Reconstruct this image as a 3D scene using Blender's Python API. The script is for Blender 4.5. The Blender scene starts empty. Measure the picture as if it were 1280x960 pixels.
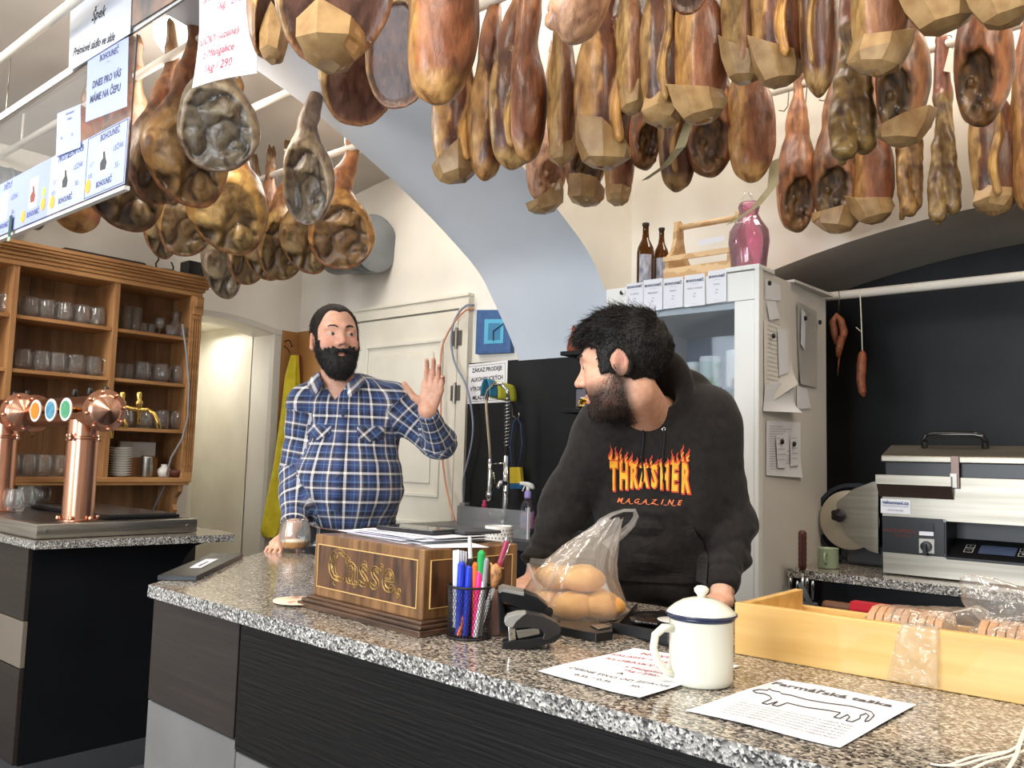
import bpy, bmesh, math, random
import numpy as np
from mathutils import Vector, Matrix, Euler
from mathutils.bvhtree import BVHTree
PI = math.pi
SC = bpy.context.scene
COL = SC.collection
random.seed(7)
RNG = np.random.RandomState(11)

# ------------------------------------------------------------ camera
FPX, PITCH, ROLL, YAW, HC = 1062.9, 0.0910676, 0.0280077, 0.714434, 1.23
def _cam(v):
    x, y, z = v
    c, s = math.cos, math.sin
    X = x*c(YAW)+y*s(YAW); Y = -x*s(YAW)+y*c(YAW)
    F = Y*c(PITCH)+z*s(PITCH); U = -Y*s(PITCH)+z*c(PITCH)
    return (X*c(ROLL)+U*s(ROLL), X*s(ROLL)-U*c(ROLL), F)
MC = np.array([_cam(e) for e in np.eye(3)]).T      # world -> camera (right, down, forward)
CP = np.array([0, 0, HC])
cd = bpy.data.cameras.new('camera'); cam = bpy.data.objects.new('camera', cd); COL.objects.link(cam)
cd.sensor_width = 36.0; cd.lens = FPX*36.0/1280.0; cd.clip_start = 0.02
cam.matrix_world = Matrix((
    (MC[0][0], -MC[1][0], -MC[2][0], 0), (MC[0][1], -MC[1][1], -MC[2][1], 0),
    (MC[0][2], -MC[1][2], -MC[2][2], HC), (0, 0, 0, 1)))
SC.camera = cam

# ------------------------------------------------------------ world, lights, exposure
w = bpy.data.worlds.new('daylight'); SC.world = w; w.use_nodes = True
w.node_tree.nodes['Background'].inputs[0].default_value = (0.86, 0.93, 1.0, 1)
w.node_tree.nodes['Background'].inputs[1].default_value = 1.0
SC.view_settings.view_transform = 'Standard'; SC.view_settings.look = 'None'
SC.view_settings.gamma = 1.0; SC.view_settings.use_curve_mapping = False
SC.view_settings.exposure = 0.24
def area(name, loc, target, sx, sy, power, color, spread=PI):
    l = bpy.data.lights.new(name, 'AREA'); l.shape = 'RECTANGLE'; l.size = sx; l.size_y = sy
    l.energy = power; l.color = color; l.spread = spread
    o = bpy.data.objects.new(name, l); COL.objects.link(o); o.location = loc
    o.rotation_euler = (Vector(target)-Vector(loc)).to_track_quat('-Z', 'Y').to_euler()
    return o
area('window_light', (-1.2, -2.95, 1.75), (-2.0, 2.0, 1.3), 2.6, 1.7, 205, (0.86, 0.93, 1.0))
area('window_light', (-3.6, -2.95, 1.75), (-3.6, 2.0, 1.4), 1.3, 1.7, 60, (0.86, 0.93, 1.0))
area('ceiling_lamp_light', (0.6, 1.2, 3.15), (0.2, 1.8, 0.0), 0.7, 0.7, 36, (1.0, 0.86, 0.70))
area('ceiling_lamp_light', (-1.2, 0.2, 3.15), (-1.3, 1.3, 0.0), 0.6, 0.6, 30, (1.0, 0.88, 0.74))
area('aisle_fill_light', (-3.35, 2.55, 2.78), (-3.3, 2.9, 0.0), 0.5, 0.5, 9, (1.0, 0.95, 0.88))  # added fill without a fixture, evens out the light on the back wall
area('aisle_fill_light', (-1.5, 2.3, 3.2), (-1.5, 2.2, 0.0), 0.9, 0.7, 11, (1.0, 0.93, 0.84))  # second added fill over the aisle, no lamp hangs here
area('passage_light', (-5.15, 2.75, 2.02), (-5.1, 2.75, 0.0), 0.4, 0.3, 4, (1.0, 0.97, 0.92))
area('ceiling_lamp_light', (-3.7, 0.2, 2.78), (-3.7, 1.0, 0.0), 0.9, 0.5, 34, (1.0, 0.94, 0.86))
area('ceiling_lamp_light', (-0.5, 2.9, 3.15), (-0.7, 2.95, 0.0), 0.8, 0.3, 12, (1.0, 0.86, 0.70))

# ------------------------------------------------------------ helpers
def ray(px, py): return MC.T @ np.array([(px-640)/FPX, (py-480)/FPX, 1.0])
def at(px, py, D): return CP + ray(px, py)*D            # point at depth D
def atz(px, py, z): d = ray(px, py); return CP + d*(z-HC)/d[2]
def atx(px, py, x): d = ray(px, py); return CP + d*x/d[0]
def aty(px, py, y): d = ray(px, py); return CP + d*y/d[1]
def lin(c):
    return tuple((v/255/12.92 if v/255 <= 0.04045 else ((v/255+0.055)/1.055)**2.4) for v in c[:3])

MATS = {}
def mat(name, rgb, rough=0.5, metal=0.0, rgb2=None, scale=(8, 8, 8), detail=3, mix=1.0, bump=0, bscale=None,
        alpha=1, trans=0, ior=1.45, emit=0, attr=None, wave=None, coat=0, spec=0.5, sss=0, sheen=0, ramp=(0.35, 0.65), dist=0.0, thick=None, crough=0.05):
    if name in MATS: return MATS[name]
    m = bpy.data.materials.new(name); m.use_nodes = True; nt = m.node_tree; N = nt.nodes; L = nt.links
    b = N['Principled BSDF']
    b.inputs['Base Color'].default_value = (*lin(rgb), 1); b.inputs['Roughness'].default_value = rough
    b.inputs['Metallic'].default_value = metal; b.inputs['Alpha'].default_value = alpha
    b.inputs['Transmission Weight'].default_value = trans; b.inputs['IOR'].default_value = ior
    b.inputs['Coat Weight'].default_value = coat; b.inputs['Coat Roughness'].default_value = crough
    b.inputs['Specular IOR Level'].default_value = spec
    if sss: b.inputs['Subsurface Weight'].default_value = sss; b.inputs['Subsurface Radius'].default_value = (0.02, 0.008, 0.004); b.inputs['Subsurface Scale'].default_value = 0.5
    if sheen: b.inputs['Sheen Weight'].default_value = sheen; b.inputs['Sheen Roughness'].default_value = 0.4
    if emit: b.inputs['Emission Color'].default_value = (*lin(rgb), 1); b.inputs['Emission Strength'].default_value = emit
    tc = N.new('ShaderNodeTexCoord'); mp = N.new('ShaderNodeMapping'); L.new(tc.outputs['Object'], mp.inputs[0])
    mp.inputs['Scale'].default_value = scale
    src = None
    if attr:
        a = N.new('ShaderNodeAttribute'); a.attribute_name = attr; src = a.outputs['Color']
    if rgb2 is not None:
        if wave:
            t = N.new('ShaderNodeTexWave'); t.wave_type = 'BANDS'; t.bands_direction = wave[0]
            t.inputs['Scale'].default_value = wave[1]; t.inputs['Distortion'].default_value = wave[2]; t.inputs['Detail'].default_value = 3
            t.inputs['Detail Scale'].default_value = wave[3] if len(wave) > 3 else 1.0
        else:
            t = N.new('ShaderNodeTexNoise'); t.inputs['Scale'].default_value = 1; t.inputs['Detail'].default_value = detail
            t.inputs['Distortion'].default_value = dist
        L.new(mp.outputs[0], t.inputs['Vector'])
        r = N.new('ShaderNodeMapRange'); r.inputs[1].default_value = ramp[0]; r.inputs[2].default_value = ramp[1]; r.inputs[4].default_value = mix
        L.new(t.outputs[1 if wave else 0], r.inputs[0])
        x = N.new('ShaderNodeMix'); x.data_type = 'RGBA'; L.new(r.outputs[0], x.inputs[0])
        x.inputs[6].default_value = (*lin(rgb), 1); x.inputs[7].default_value = (*lin(rgb2), 1)
        if src is not None:
            y = N.new('ShaderNodeMix'); y.data_type = 'RGBA'; y.blend_type = 'MULTIPLY'; y.inputs[0].default_value = 1
            L.new(src, y.inputs[6]); L.new(x.outputs[2], y.inputs[7]); src = y.outputs[2]
        else: src = x.outputs[2]
    if src is not None: L.new(src, b.inputs['Base Color'])
    if bump:
        t2 = N.new('ShaderNodeTexNoise'); t2.inputs['Scale'].default_value = 1; t2.inputs['Detail'].default_value = 4
        mp2 = N.new('ShaderNodeMapping'); mp2.inputs['Scale'].default_value = bscale or scale; L.new(tc.outputs['Object'], mp2.inputs[0])
        L.new(mp2.outputs[0], t2.inputs['Vector'])
        bp = N.new('ShaderNodeBump'); bp.inputs['Strength'].default_value = bump; bp.inputs['Distance'].default_value = 0.004
        L.new(t2.outputs[0], bp.inputs['Height']); L.new(bp.outputs[0], b.inputs['Normal'])
    MATS[name] = m; return m

def tag(o, label=None, cat=None, group=None, kind=None):
    if label: o['label'] = label
    if cat: o['category'] = cat
    if group: o['group'] = group
    if kind: o['kind'] = kind
    return o
def empty(name, loc, label, cat, group=None, rz=0.0, kind=None):
    o = bpy.data.objects.new(name, None); COL.objects.link(o); o.location = loc; o.rotation_euler = (0, 0, rz)
    o.empty_display_size = 0.05
    return tag(o, label, cat, group, kind)
def link(name, me, parent=None, mats=None, smooth=False):
    o = bpy.data.objects.new(name, me); COL.objects.link(o)
    if parent is not None: o.parent = parent
    if mats is not None:
        for m in (mats if isinstance(mats, (list, tuple)) else [mats]): me.materials.append(m)
    if smooth: me.shade_smooth()
    return o
def kids(o): return [c for c in list(COL.objects) if c.parent == o]
KID = {}
def copy_tree(o, parent=None, skip=()):
    c = o.copy(); COL.objects.link(c); c.parent = parent
    for ch in o.children:
        if ch.name.split('.')[0] not in skip: copy_tree(ch, c, skip)
    return c
def local(pts, o):       # world points into the object's space
    m = Matrix.LocRotScale(o.location, o.rotation_euler, o.scale).inverted()
    return [tuple(m @ Vector(p)) for p in pts]

class MB:
    def __init__(s): s.v = []; s.f = []; s.m = []; s.uv = None
    def add(s, vs, fs, mi=0):
        k = len(s.v); s.v += [tuple(v) for v in vs]; s.f += [tuple(i+k for i in f) for f in fs]; s.m += [mi]*len(fs); return s
    def box(s, x0, x1, y0, y1, z0, z1, mi=0, bev=0):
        if x1 < x0: x0, x1 = x1, x0
        if y1 < y0: y0, y1 = y1, y0
        if bev:
            b = bev; bm = bmesh.new(); bmesh.ops.create_cube(bm, size=1)
            for v in bm.verts: v.co = ((x0+x1)/2+v.co.x*(x1-x0), (y0+y1)/2+v.co.y*(y1-y0), (z0+z1)/2+v.co.z*(z1-z0))
            bmesh.ops.bevel(bm, geom=bm.edges[:], offset=b, segments=2, profile=0.5, affect='EDGES')
            bm.verts.index_update()
            s.add([tuple(v.co) for v in bm.verts], [tuple(v.index for v in f.verts) for f in bm.faces], mi); bm.free(); return s
        vs = [(x, y, z) for x in (x0, x1) for y in (y0, y1) for z in (z0, z1)]
        return s.add(vs, [(0, 1, 3, 2), (4, 6, 7, 5), (0, 4, 5, 1), (2, 3, 7, 6), (0, 2, 6, 4), (1, 5, 7, 3)], mi)
    def obox(s, c, ax, ay, az, hx, hy, hz, mi=0):      # oriented box
        c, ax, ay, az = map(np.array, (c, ax, ay, az))
        vs = [tuple(c+ax*hx*i+ay*hy*j+az*hz*k) for i in (-1, 1) for j in (-1, 1) for k in (-1, 1)]
        return s.add(vs, [(0, 1, 3, 2), (4, 6, 7, 5), (0, 4, 5, 1), (2, 3, 7, 6), (0, 2, 6, 4), (1, 5, 7, 3)], mi)
    def prism(s, poly, z0, z1, mi=0, axis='z'):
        n = len(poly)
        def P(a, b, c): return {'z': (a, b, c), 'x': (c, a, b), 'y': (a, c, b)}[axis]
        vs = [P(a, b, z0) for a, b in poly]+[P(a, b, z1) for a, b in poly]
        fs = [tuple(range(n))[::-1], tuple(range(n, 2*n))]+[(i, (i+1) % n, n+(i+1) % n, n+i) for i in range(n)]
        return s.add(vs, fs, mi)
    def tube(s, pts, r, seg=8, mi=0, caps=True, closed=False):
        pts = [Vector(p) for p in pts]; n = len(pts)
        rs = r if isinstance(r, (list, tuple)) else [r]*n
        k0 = len(s.v); up = None
        for i, p in enumerate(pts):
            if closed: d = pts[(i+1) % n]-pts[i-1]
            else: d = pts[min(i+1, n-1)]-pts[max(i-1, 0)]
            d.normalize()
            if up is None:
                up = Vector((0, 0, 1)) if abs(d.z) < 0.9 else Vector((1, 0, 0))
            a = d.cross(up); a.normalize(); b = a.cross(d); up = b
            for j in range(seg):
                t = 2*PI*j/seg; q = p+(a*math.cos(t)+b*math.sin(t))*rs[i]; s.v.append(tuple(q))
        m = n if closed else n-1
        for i in range(m):
            for j in range(seg):
                i2 = (i+1) % n
                s.f.append((k0+i*seg+j, k0+i*seg+(j+1) % seg, k0+i2*seg+(j+1) % seg, k0+i2*seg+j)); s.m.append(mi)
        if caps and not closed:
            s.f.append(tuple(k0+j for j in range(seg))[::-1]); s.f.append(tuple(k0+(n-1)*seg+j for j in range(seg))); s.m += [mi, mi]
        return s
    def lathe(s, prof, seg=24, c=(0, 0, 0), mi=0, axis=None, rf=None, close=False):
        k0 = len(s.v); n = len(prof); c = Vector(c)
        if axis is not None: q = Vector((0, 0, 1)).rotation_difference(Vector(axis).normalized())
        for i, (r, z) in enumerate(prof):
            for j in range(seg):
                t = 2*PI*j/seg; rr = r*(rf(t, z) if rf else 1); p = Vector((rr*math.cos(t), rr*math.sin(t), z))
                if axis is not None: p = q @ p
                s.v.append(tuple(c+p))
        for i in range(n-1 if not close else n):
            i2 = (i+1) % n
            for j in range(seg):
                s.f.append((k0+i*seg+j, k0+i*seg+(j+1) % seg, k0+i2*seg+(j+1) % seg, k0+i2*seg+j)); s.m.append(mi)
        if not close:
            if prof[0][0] > 1e-5: s.f.append(tuple(k0+j for j in range(seg))[::-1]); s.m.append(mi)
            if prof[-1][0] > 1e-5: s.f.append(tuple(k0+(n-1)*seg+j for j in range(seg))); s.m.append(mi)
        return s
    def cyl(s, a, b, r, seg=16, mi=0): return s.tube([a, b], r, seg, mi)
    def build(s, name, mats, parent=None, smooth=False, ang=None, loc=None):
        vs = s.v
        if loc is not None: vs = [(x-loc[0], y-loc[1], z-loc[2]) for x, y, z in vs]
        me = bpy.data.meshes.new(name); me.from_pydata(vs, [], s.f); me.update()
        o = link(name, me, parent, mats)
        if isinstance(mats, (list, tuple)) and len(mats) > 1: me.polygons.foreach_set('material_index', s.m)
        if smooth: me.shade_smooth()
        if ang is not None:
            me.shade_smooth(); me.set_sharp_from_angle(angle=math.radians(ang))
        if loc is not None: o.location = loc
        return o
def weld(o, d=1e-5):
    bm = bmesh.new(); bm.from_mesh(o.data); bmesh.ops.remove_doubles(bm, verts=bm.verts[:], dist=d)
    bmesh.ops.recalc_face_normals(bm, faces=bm.faces[:]); bm.to_mesh(o.data); bm.free(); return o

TXT = {}
def text_mesh(body, size, bold=0.0, shear=0.0, spacing=1.0, depth=0.0):
    c = bpy.data.curves.new('writing', 'FONT'); c.body = body; c.size = size; c.align_x = 'CENTER'; c.align_y = 'CENTER'
    c.resolution_u = 2; c.offset = bold; c.shear = shear; c.space_character = spacing; c.extrude = depth
    o = bpy.data.objects.new('writing', c); COL.objects.link(o)
    dg = bpy.context.evaluated_depsgraph_get(); me = bpy.data.meshes.new_from_object(o.evaluated_get(dg))
    bpy.data.objects.remove(o); bpy.data.curves.remove(c)
    v = [tuple(q.co) for q in me.vertices]; f = [tuple(p.vertices) for p in me.polygons]; bpy.data.meshes.remove(me)
    return v, f
def writing(name, items, m, parent, frame, off=0.0008, warp=None):
    """items: (body, size, u, v, [bold, shear, sx]); frame: origin, U, V vectors (world or parent space)"""
    O, U, V = [Vector(q) for q in frame]; Nn = U.cross(V).normalized(); mb = MB()
    for it in items:
        body, size, u, v = it[:4]; bold = it[4] if len(it) > 4 else 0; sh = it[5] if len(it) > 5 else 0; sx = it[6] if len(it) > 6 else 1
        vs, fs = text_mesh(body, size, bold, sh)
        out = []
        for x, y, z in vs:
            p = O+U*(u+x*sx)+V*(v+y)
            d = off+(warp(u+x*sx, v+y) if warp else 0)
            out.append(tuple(p+Nn*d))
        mb.add(out, fs)
    return mb.build(name, m, parent)

# ---- numpy value noise and signed distance modelling
_LAT = RNG.rand(32, 32, 32).astype(np.float32)
def noise3(P, s=1.0, off=0.0):
    Q = P*s+off; i = np.floor(Q).astype(np.int32); f = (Q-i).astype(np.float32); f = f*f*(3-2*f); i &= 31; j = (i+1) & 31
    x0, y0, z0 = i.T; x1, y1, z1 = j.T; fx, fy, fz = f.T; A = _LAT
    a = A[x0, y0, z0]*(1-fx)+A[x1, y0, z0]*fx; b = A[x0, y1, z0]*(1-fx)+A[x1, y1, z0]*fx
    c = A[x0, y0, z1]*(1-fx)+A[x1, y0, z1]*fx; d = A[x0, y1, z1]*(1-fx)+A[x1, y1, z1]*fx
    return ((a*(1-fy)+b*fy)*(1-fz)+(c*(1-fy)+d*fy)*fz)*2-1
def fbm(P, s, n=3, off=0.0):
    r = 0; a = 1; t = 0
    for k in range(n): r = r+a*noise3(P, s*2**k, off+k*7.3); t += a; a *= 0.5
    return r/t
def ridge(P, s, n=2, off=0.0):
    r = 0; a = 1; t = 0
    for k in range(n): r = r+a*(1-2*np.abs(noise3(P, s*2**k, off+k*5.1))); t += a; a *= 0.5
    return r/t
def smin(a, b, k):
    if k <= 0: return np.minimum(a, b)
    h = np.maximum(k-np.abs(a-b), 0)/k; return np.minimum(a, b)-h*h*k*0.25
def smax(a, b, k): return -smin(-a, -b, k)
def ell(P, c, r, R=None):
    q = P-np.array(c)
    if R is not None: q = q@R
    r = np.array(r); k0 = np.linalg.norm(q/r, axis=1); k1 = np.linalg.norm(q/(r*r), axis=1)+1e-9
    return k0*(k0-1)/k1
def cap(P, a, b, ra, rb, fl=None):
    a = np.array(a, float); b = np.array(b, float)
    if fl is not None:
        R, sc = fl; S = R*(1/np.array(sc)); P = P@S; a = a@S; b = b@S
    ba = b-a; t = np.clip(((P-a)@ba)/(ba@ba+1e-12), 0, 1)
    d = np.linalg.norm(P-a-t[:, None]*ba, axis=1)-(ra+(rb-ra)*t)
    return d*(min(fl[1]) if fl is not None else 1)
def rotz(a): c, s = math.cos(a), math.sin(a); return np.array([[c, -s, 0], [s, c, 0], [0, 0, 1]])
def rotx(a): c, s = math.cos(a), math.sin(a); return np.array([[1, 0, 0], [0, c, -s], [0, s, c]])
def roty(a): c, s = math.cos(a), math.sin(a); return np.array([[c, 0, s], [0, 1, 0], [-s, 0, c]])
def axis_pts(lo, hi, h, fine=None):
    """coordinates lo..hi with step h, and a finer step inside fine=(a, b, hf)"""
    out = [lo]
    while out[-1] < hi:
        x = out[-1]; out.append(x+(fine[2] if fine and fine[0] <= x <= fine[1] else h))
    while (len(out)) % 8: out.append(out[-1]+h)
    return np.array(out)
def sdf_mesh(fn, X, Y, Z):
    B = 8; nx, ny, nz = len(X), len(Y), len(Z)
    def mids(A): q = A.reshape(-1, B); return (q[:, 0]+q[:, -1])/2, (q[:, -1]-q[:, 0])/2+np.max(np.diff(q, axis=1))
    mx, hx = mids(X); my, hy = mids(Y); mz, hz = mids(Z)
    G = np.stack(np.meshgrid(mx, my, mz, indexing='ij'), -1).reshape(-1, 3)
    Hd = np.stack(np.meshgrid(hx, hy, hz, indexing='ij'), -1).reshape(-1, 3); hd = np.linalg.norm(Hd, axis=1)
    D0 = fn(G); act = np.where(np.abs(D0) < hd*1.6+0.01)[0]
    bx, by, bz = len(mx), len(my), len(mz)
    D = np.repeat(np.repeat(np.repeat(np.sign(D0).reshape(bx, by, bz), B, 0), B, 1), B, 2).astype(np.float32)
    ai, aj, ak = np.unravel_index(act, (bx, by, bz)); ar = np.arange(B)
    CH = 400
    for s in range(0, len(act), CH):
        I = (ai[s:s+CH, None]*B+ar); J = (aj[s:s+CH, None]*B+ar); K = (ak[s:s+CH, None]*B+ar); n = len(I)
        P = np.empty((n, B, B, B, 3)); P[..., 0] = X[I][:, :, None, None]; P[..., 1] = Y[J][:, None, :, None]; P[..., 2] = Z[K][:, None, None, :]
        d = fn(P.reshape(-1, 3)).reshape(n, B, B, B)
        D[I[:, :, None, None], J[:, None, :, None], K[:, None, None, :]] = d
    S = D < 0
    cs = np.zeros((nx-1, ny-1, nz-1), np.int8)
    for a in (0, 1):
        for b in (0, 1):
            for c in (0, 1): cs += S[a:nx-1+a, b:ny-1+b, c:nz-1+c]
    ii, jj, kk = np.where((cs > 0) & (cs < 8)); nv = len(ii)
    idx = np.full((nx-1, ny-1, nz-1), -1, np.int32); idx[ii, jj, kk] = np.arange(nv)
    acc = np.zeros((nv, 3)); cnt = np.zeros(nv)
    cor = [(a, b, c) for a in (0, 1) for b in (0, 1) for c in (0, 1)]
    for p in range(8):
        for q in range(p+1, 8):
            A, Bc = cor[p], cor[q]
            if sum(abs(A[t]-Bc[t]) for t in range(3)) != 1: continue
            da = D[ii+A[0], jj+A[1], kk+A[2]]; db = D[ii+Bc[0], jj+Bc[1], kk+Bc[2]]
            m = (da < 0) != (db < 0); t = np.where(m, da/(da-db+1e-20), 0)
            pa = np.stack([X[ii+A[0]], Y[jj+A[1]], Z[kk+A[2]]], 1); pb = np.stack([X[ii+Bc[0]], Y[jj+Bc[1]], Z[kk+Bc[2]]], 1)
            acc += np.where(m[:, None], pa+(pb-pa)*t[:, None], 0); cnt += m
    V = acc/cnt[:, None]; F = []
    def quads(ax):
        sl0 = [slice(1, -1)]*3; sl1 = [slice(1, -1)]*3; sl0[ax] = slice(0, -1); sl1[ax] = slice(1, None)
        a = S[tuple(sl0)]; b = S[tuple(sl1)]; e = np.argwhere(a != b)
        if not len(e): return
        off = [1, 1, 1]; off[ax] = 0; base = e+np.array(off); fl = a[e[:, 0], e[:, 1], e[:, 2]]
        u, v = [(1, 2), (2, 0), (0, 1)][ax]
        def g(du, dv): q = base.copy(); q[:, u] -= du; q[:, v] -= dv; return idx[q[:, 0], q[:, 1], q[:, 2]]
        q = np.stack([g(1, 1), g(0, 1), g(0, 0), g(1, 0)], 1); q[~fl] = q[~fl][:, ::-1]; F.append(q)
    for ax in range(3): quads(ax)
    F = np.concatenate(F); F = F[(F >= 0).all(1)]
    return V, F
def np_mesh(name, V, F, mats, parent=None, smooth=True, colors=None, uv=None, mi=None):
    me = bpy.data.meshes.new(name); nv, nf = len(V), len(F)
    me.vertices.add(nv); me.vertices.foreach_set('co', np.asarray(V, np.float32).ravel())
    me.loops.add(nf*4); me.loops.foreach_set('vertex_index', np.asarray(F, np.int32).ravel())
    me.polygons.add(nf); me.polygons.foreach_set('loop_start', np.arange(0, nf*4, 4, dtype=np.int32))
    me.update(calc_edges=True); me.validate()
    if colors is not None:
        a = me.color_attributes.new('Col', 'FLOAT_COLOR', 'POINT'); a.data.foreach_set('color', np.concatenate([colors, np.ones((nv, 1))], 1).astype(np.float32).ravel())
    if uv is not None:
        l = me.uv_layers.new(name='UVMap'); l.data.foreach_set('uv', np.asarray(uv, np.float32).ravel())
    o = link(name, me, parent, mats)
    if mi is not None: me.polygons.foreach_set('material_index', np.asarray(mi, np.int32))
    if smooth: me.shade_smooth()
    return o
def relax(V, F, it=1, lam=0.5):
    for _ in range(it):
        acc = np.zeros_like(V); cnt = np.zeros(len(V))
        for a, b in ((0, 1), (1, 2), (2, 3), (3, 0)):
            np.add.at(acc, F[:, a], V[F[:, b]]); np.add.at(acc, F[:, b], V[F[:, a]]); np.add.at(cnt, F[:, a], 1); np.add.at(cnt, F[:, b], 1)
        V = V+(acc/np.maximum(cnt, 1)[:, None]-V)*lam
    return V
def C3(*rgb): return np.array(lin(rgb))
def thin_glass(name, tint, gl=0.5, haze=0.0):
    """clear glass as real panes and walls: straight-through tint plus edge reflection"""
    m = bpy.data.materials.new(name); m.use_nodes = True; N = m.node_tree.nodes; L = m.node_tree.links; N.remove(N['Principled BSDF'])
    t = N.new('ShaderNodeBsdfTransparent'); t.inputs[0].default_value = (*tint, 1); g = N.new('ShaderNodeBsdfGlossy'); g.inputs['Roughness'].default_value = 0.03
    f = N.new('ShaderNodeFresnel'); f.inputs[0].default_value = 1.5; k = N.new('ShaderNodeMath'); k.operation = 'MULTIPLY_ADD'; k.inputs[1].default_value = gl*1.6; k.inputs[2].default_value = 0.01; L.new(f.outputs[0], k.inputs[0])
    x = N.new('ShaderNodeMixShader'); L.new(k.outputs[0], x.inputs[0]); L.new(t.outputs[0], x.inputs[1]); L.new(g.outputs[0], x.inputs[2]); out = x.outputs[0]
    if haze:
        d = N.new('ShaderNodeBsdfDiffuse'); d.inputs[0].default_value = (0.8, 0.8, 0.8, 1); y = N.new('ShaderNodeMixShader'); y.inputs[0].default_value = haze; L.new(out, y.inputs[1]); L.new(d.outputs[0], y.inputs[2]); out = y.outputs[0]
    L.new(out, N['Material Output'].inputs[0]); MATS[name] = m; return m

# ------------------------------------------------------------ materials
M_wall = mat('plaster_wall', (228, 224, 214), 0.9, rgb2=(216, 211, 201), scale=(2.5, 2.5, 2.5), bump=0.15, bscale=(60, 60, 60))
M_ceil = mat('plaster_ceiling', (214, 208, 200), 0.9, rgb2=(200, 194, 186), scale=(1.5, 1.5, 1.5), bump=0.1, bscale=(50, 50, 50))
M_arch = mat('plaster_arch_daylit', (222, 229, 238), 0.85, rgb2=(213, 221, 231), scale=(2, 2, 2), bump=0.1, bscale=(50, 50, 50))  # blue tint is window daylight on the soffit, put into the plaster colour
M_cream = mat('cream_paint', (226, 221, 206), 0.45, rgb2=(214, 208, 192), scale=(3, 3, 3))
M_floor = mat('grey_floor', (105, 106, 108), 0.5, rgb2=(85, 86, 90), scale=(4, 4, 4))
M_black = mat('black_board', (19, 20, 22), 0.5, spec=0.3, rgb2=(26, 28, 30), scale=(5, 5, 5), bump=0.1, bscale=(90, 90, 90))
M_dark = mat('black_plastic', (22, 22, 24), 0.35)
M_steel = mat('brushed_steel', (176, 174, 168), 0.34, 1.0, rgb2=(150, 148, 142), scale=(3, 3, 120), bump=0.04, bscale=(4, 4, 300))
M_chrome = mat('chrome', (200, 202, 204), 0.12, 1.0)
M_white = mat('white_enamel', (226, 224, 216), 0.25)
M_rod = mat('white_painted_rod', (226, 220, 208), 0.4)
M_paper = mat('white_paper', (218, 219, 225), 0.8)
M_ink = mat('black_ink', (40, 40, 46), 0.8)
M_grey = mat('galvanised_metal', (126, 131, 136), 0.5, 0.5, rgb2=(140, 146, 152), scale=(6, 6, 6))

# ------------------------------------------------------------ the room
LX, BY, X2, X1 = -4.6, 3.2, -2.72, -2.08          # left wall, back wall, the two faces of the arch
def struct(mb, name, m, smooth=False, **k): o = mb.build(name, m, None, smooth, **k); o['kind'] = 'structure'; return o
struct(MB().box(-6.2, 3.4, -3.4, 4.4, -0.1, 0), 'floor', M_floor)
# back room vault, a shallow barrel running front to back
def vault(x): return 2.9-0.104*(x+3.3)**2
mb = MB(); xs = np.linspace(LX-0.3, X2+0.1, 17); n = len(xs)
for x in xs: mb.v += [(x, -3.2, vault(x)), (x, BY+0.02, vault(x)), (x, BY+0.02, vault(x)+0.15), (x, -3.2, vault(x)+0.15)]
for i in range(n-1):
    a, b = 4*i, 4*i+4
    for p, q in ((0, 1), (1, 2), (2, 3), (3, 0)): mb.f.append((a+p, a+q, b+q, b+p)); mb.m.append(0)
struct(mb, 'ceiling_back', M_ceil, smooth=False, ang=30)
struct(MB().box(X1-0.3, 3.4, -3.2, 4.3, 3.32, 3.45), 'ceiling_front', M_ceil)
# arch between the two bays
prof = [(3.2, 1.70), (3.12, 1.83), (2.99, 1.99), (2.88, 2.12), (2.70, 2.225), (2.54, 2.31), (2.35, 2.40), (2.13, 2.49), (1.92, 2.57), (1.64, 2.65), (1.3, 2.71), (1.0, 2.73)]
def smoothp(pr, it=2):
    for _ in range(it):
        o = [pr[0]]
        for a, b in zip(pr, pr[1:]): o += [((a[0]*3+b[0])/4, (a[1]*3+b[1])/4), ((a[0]+b[0]*3)/4, (a[1]+b[1]*3)/4)]
        pr = o+[pr[-1]]
    return pr
half = smoothp(prof, 2); full = half+[(2.0-y, z) for y, z in reversed(half[:-1])]
mb = MB(); n = len(full)
for y, z in full: mb.v += [(X2, y, z), (X1, y, z), (X1, y, 3.4), (X2, y, 3.4)]
for i in range(n-1):
    a, b = 4*i, 4*i+4
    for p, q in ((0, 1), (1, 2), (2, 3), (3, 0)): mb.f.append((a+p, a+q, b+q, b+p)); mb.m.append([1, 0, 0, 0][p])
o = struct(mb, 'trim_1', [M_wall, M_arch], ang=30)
struct(MB().box(X2, X1, -3.2, -1.2, 0, 3.4), 'wall_pier', M_wall)
# walls
mb = MB().box(LX-0.3, X1, BY, BY+0.3, 0, 3.4)                      # back wall of the left bay (door stands in front of it)
struct(mb, 'wall_back', M_wall)
# wall above and beside the alcove, with a segmental arch
def alc(x): return 2.155-0.145*(x+0.45)**2
XA0, XA1, YA = -1.52, 1.7, 3.78
mb = MB(); xs = np.linspace(XA0, XA1, 25)
mb.box(X1, XA0, BY, YA+0.1, 0, 3.4)
mb.box(XA1, 3.4, BY, YA+0.1, 0, 3.4)
for i, x in enumerate(xs):
    z = alc(min(x, 0.62-(x+0.45)*0+0)) if False else alc(x)
    z = max(z, 1.7)
    mb.v += [(x, BY, z), (x, YA+0.02, z-0.01), (x, YA+0.02, 3.4), (x, BY, 3.4)]
k0 = 16
for i in range(len(xs)-1):
    a, b = k0+4*i, k0+4*i+4
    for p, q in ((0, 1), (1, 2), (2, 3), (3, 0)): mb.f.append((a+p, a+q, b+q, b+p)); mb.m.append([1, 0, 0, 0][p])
M_soff = mat('alcove_soffit', (176, 172, 166), 0.9, rgb2=(160, 156, 150), scale=(2, 2, 2))
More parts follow.
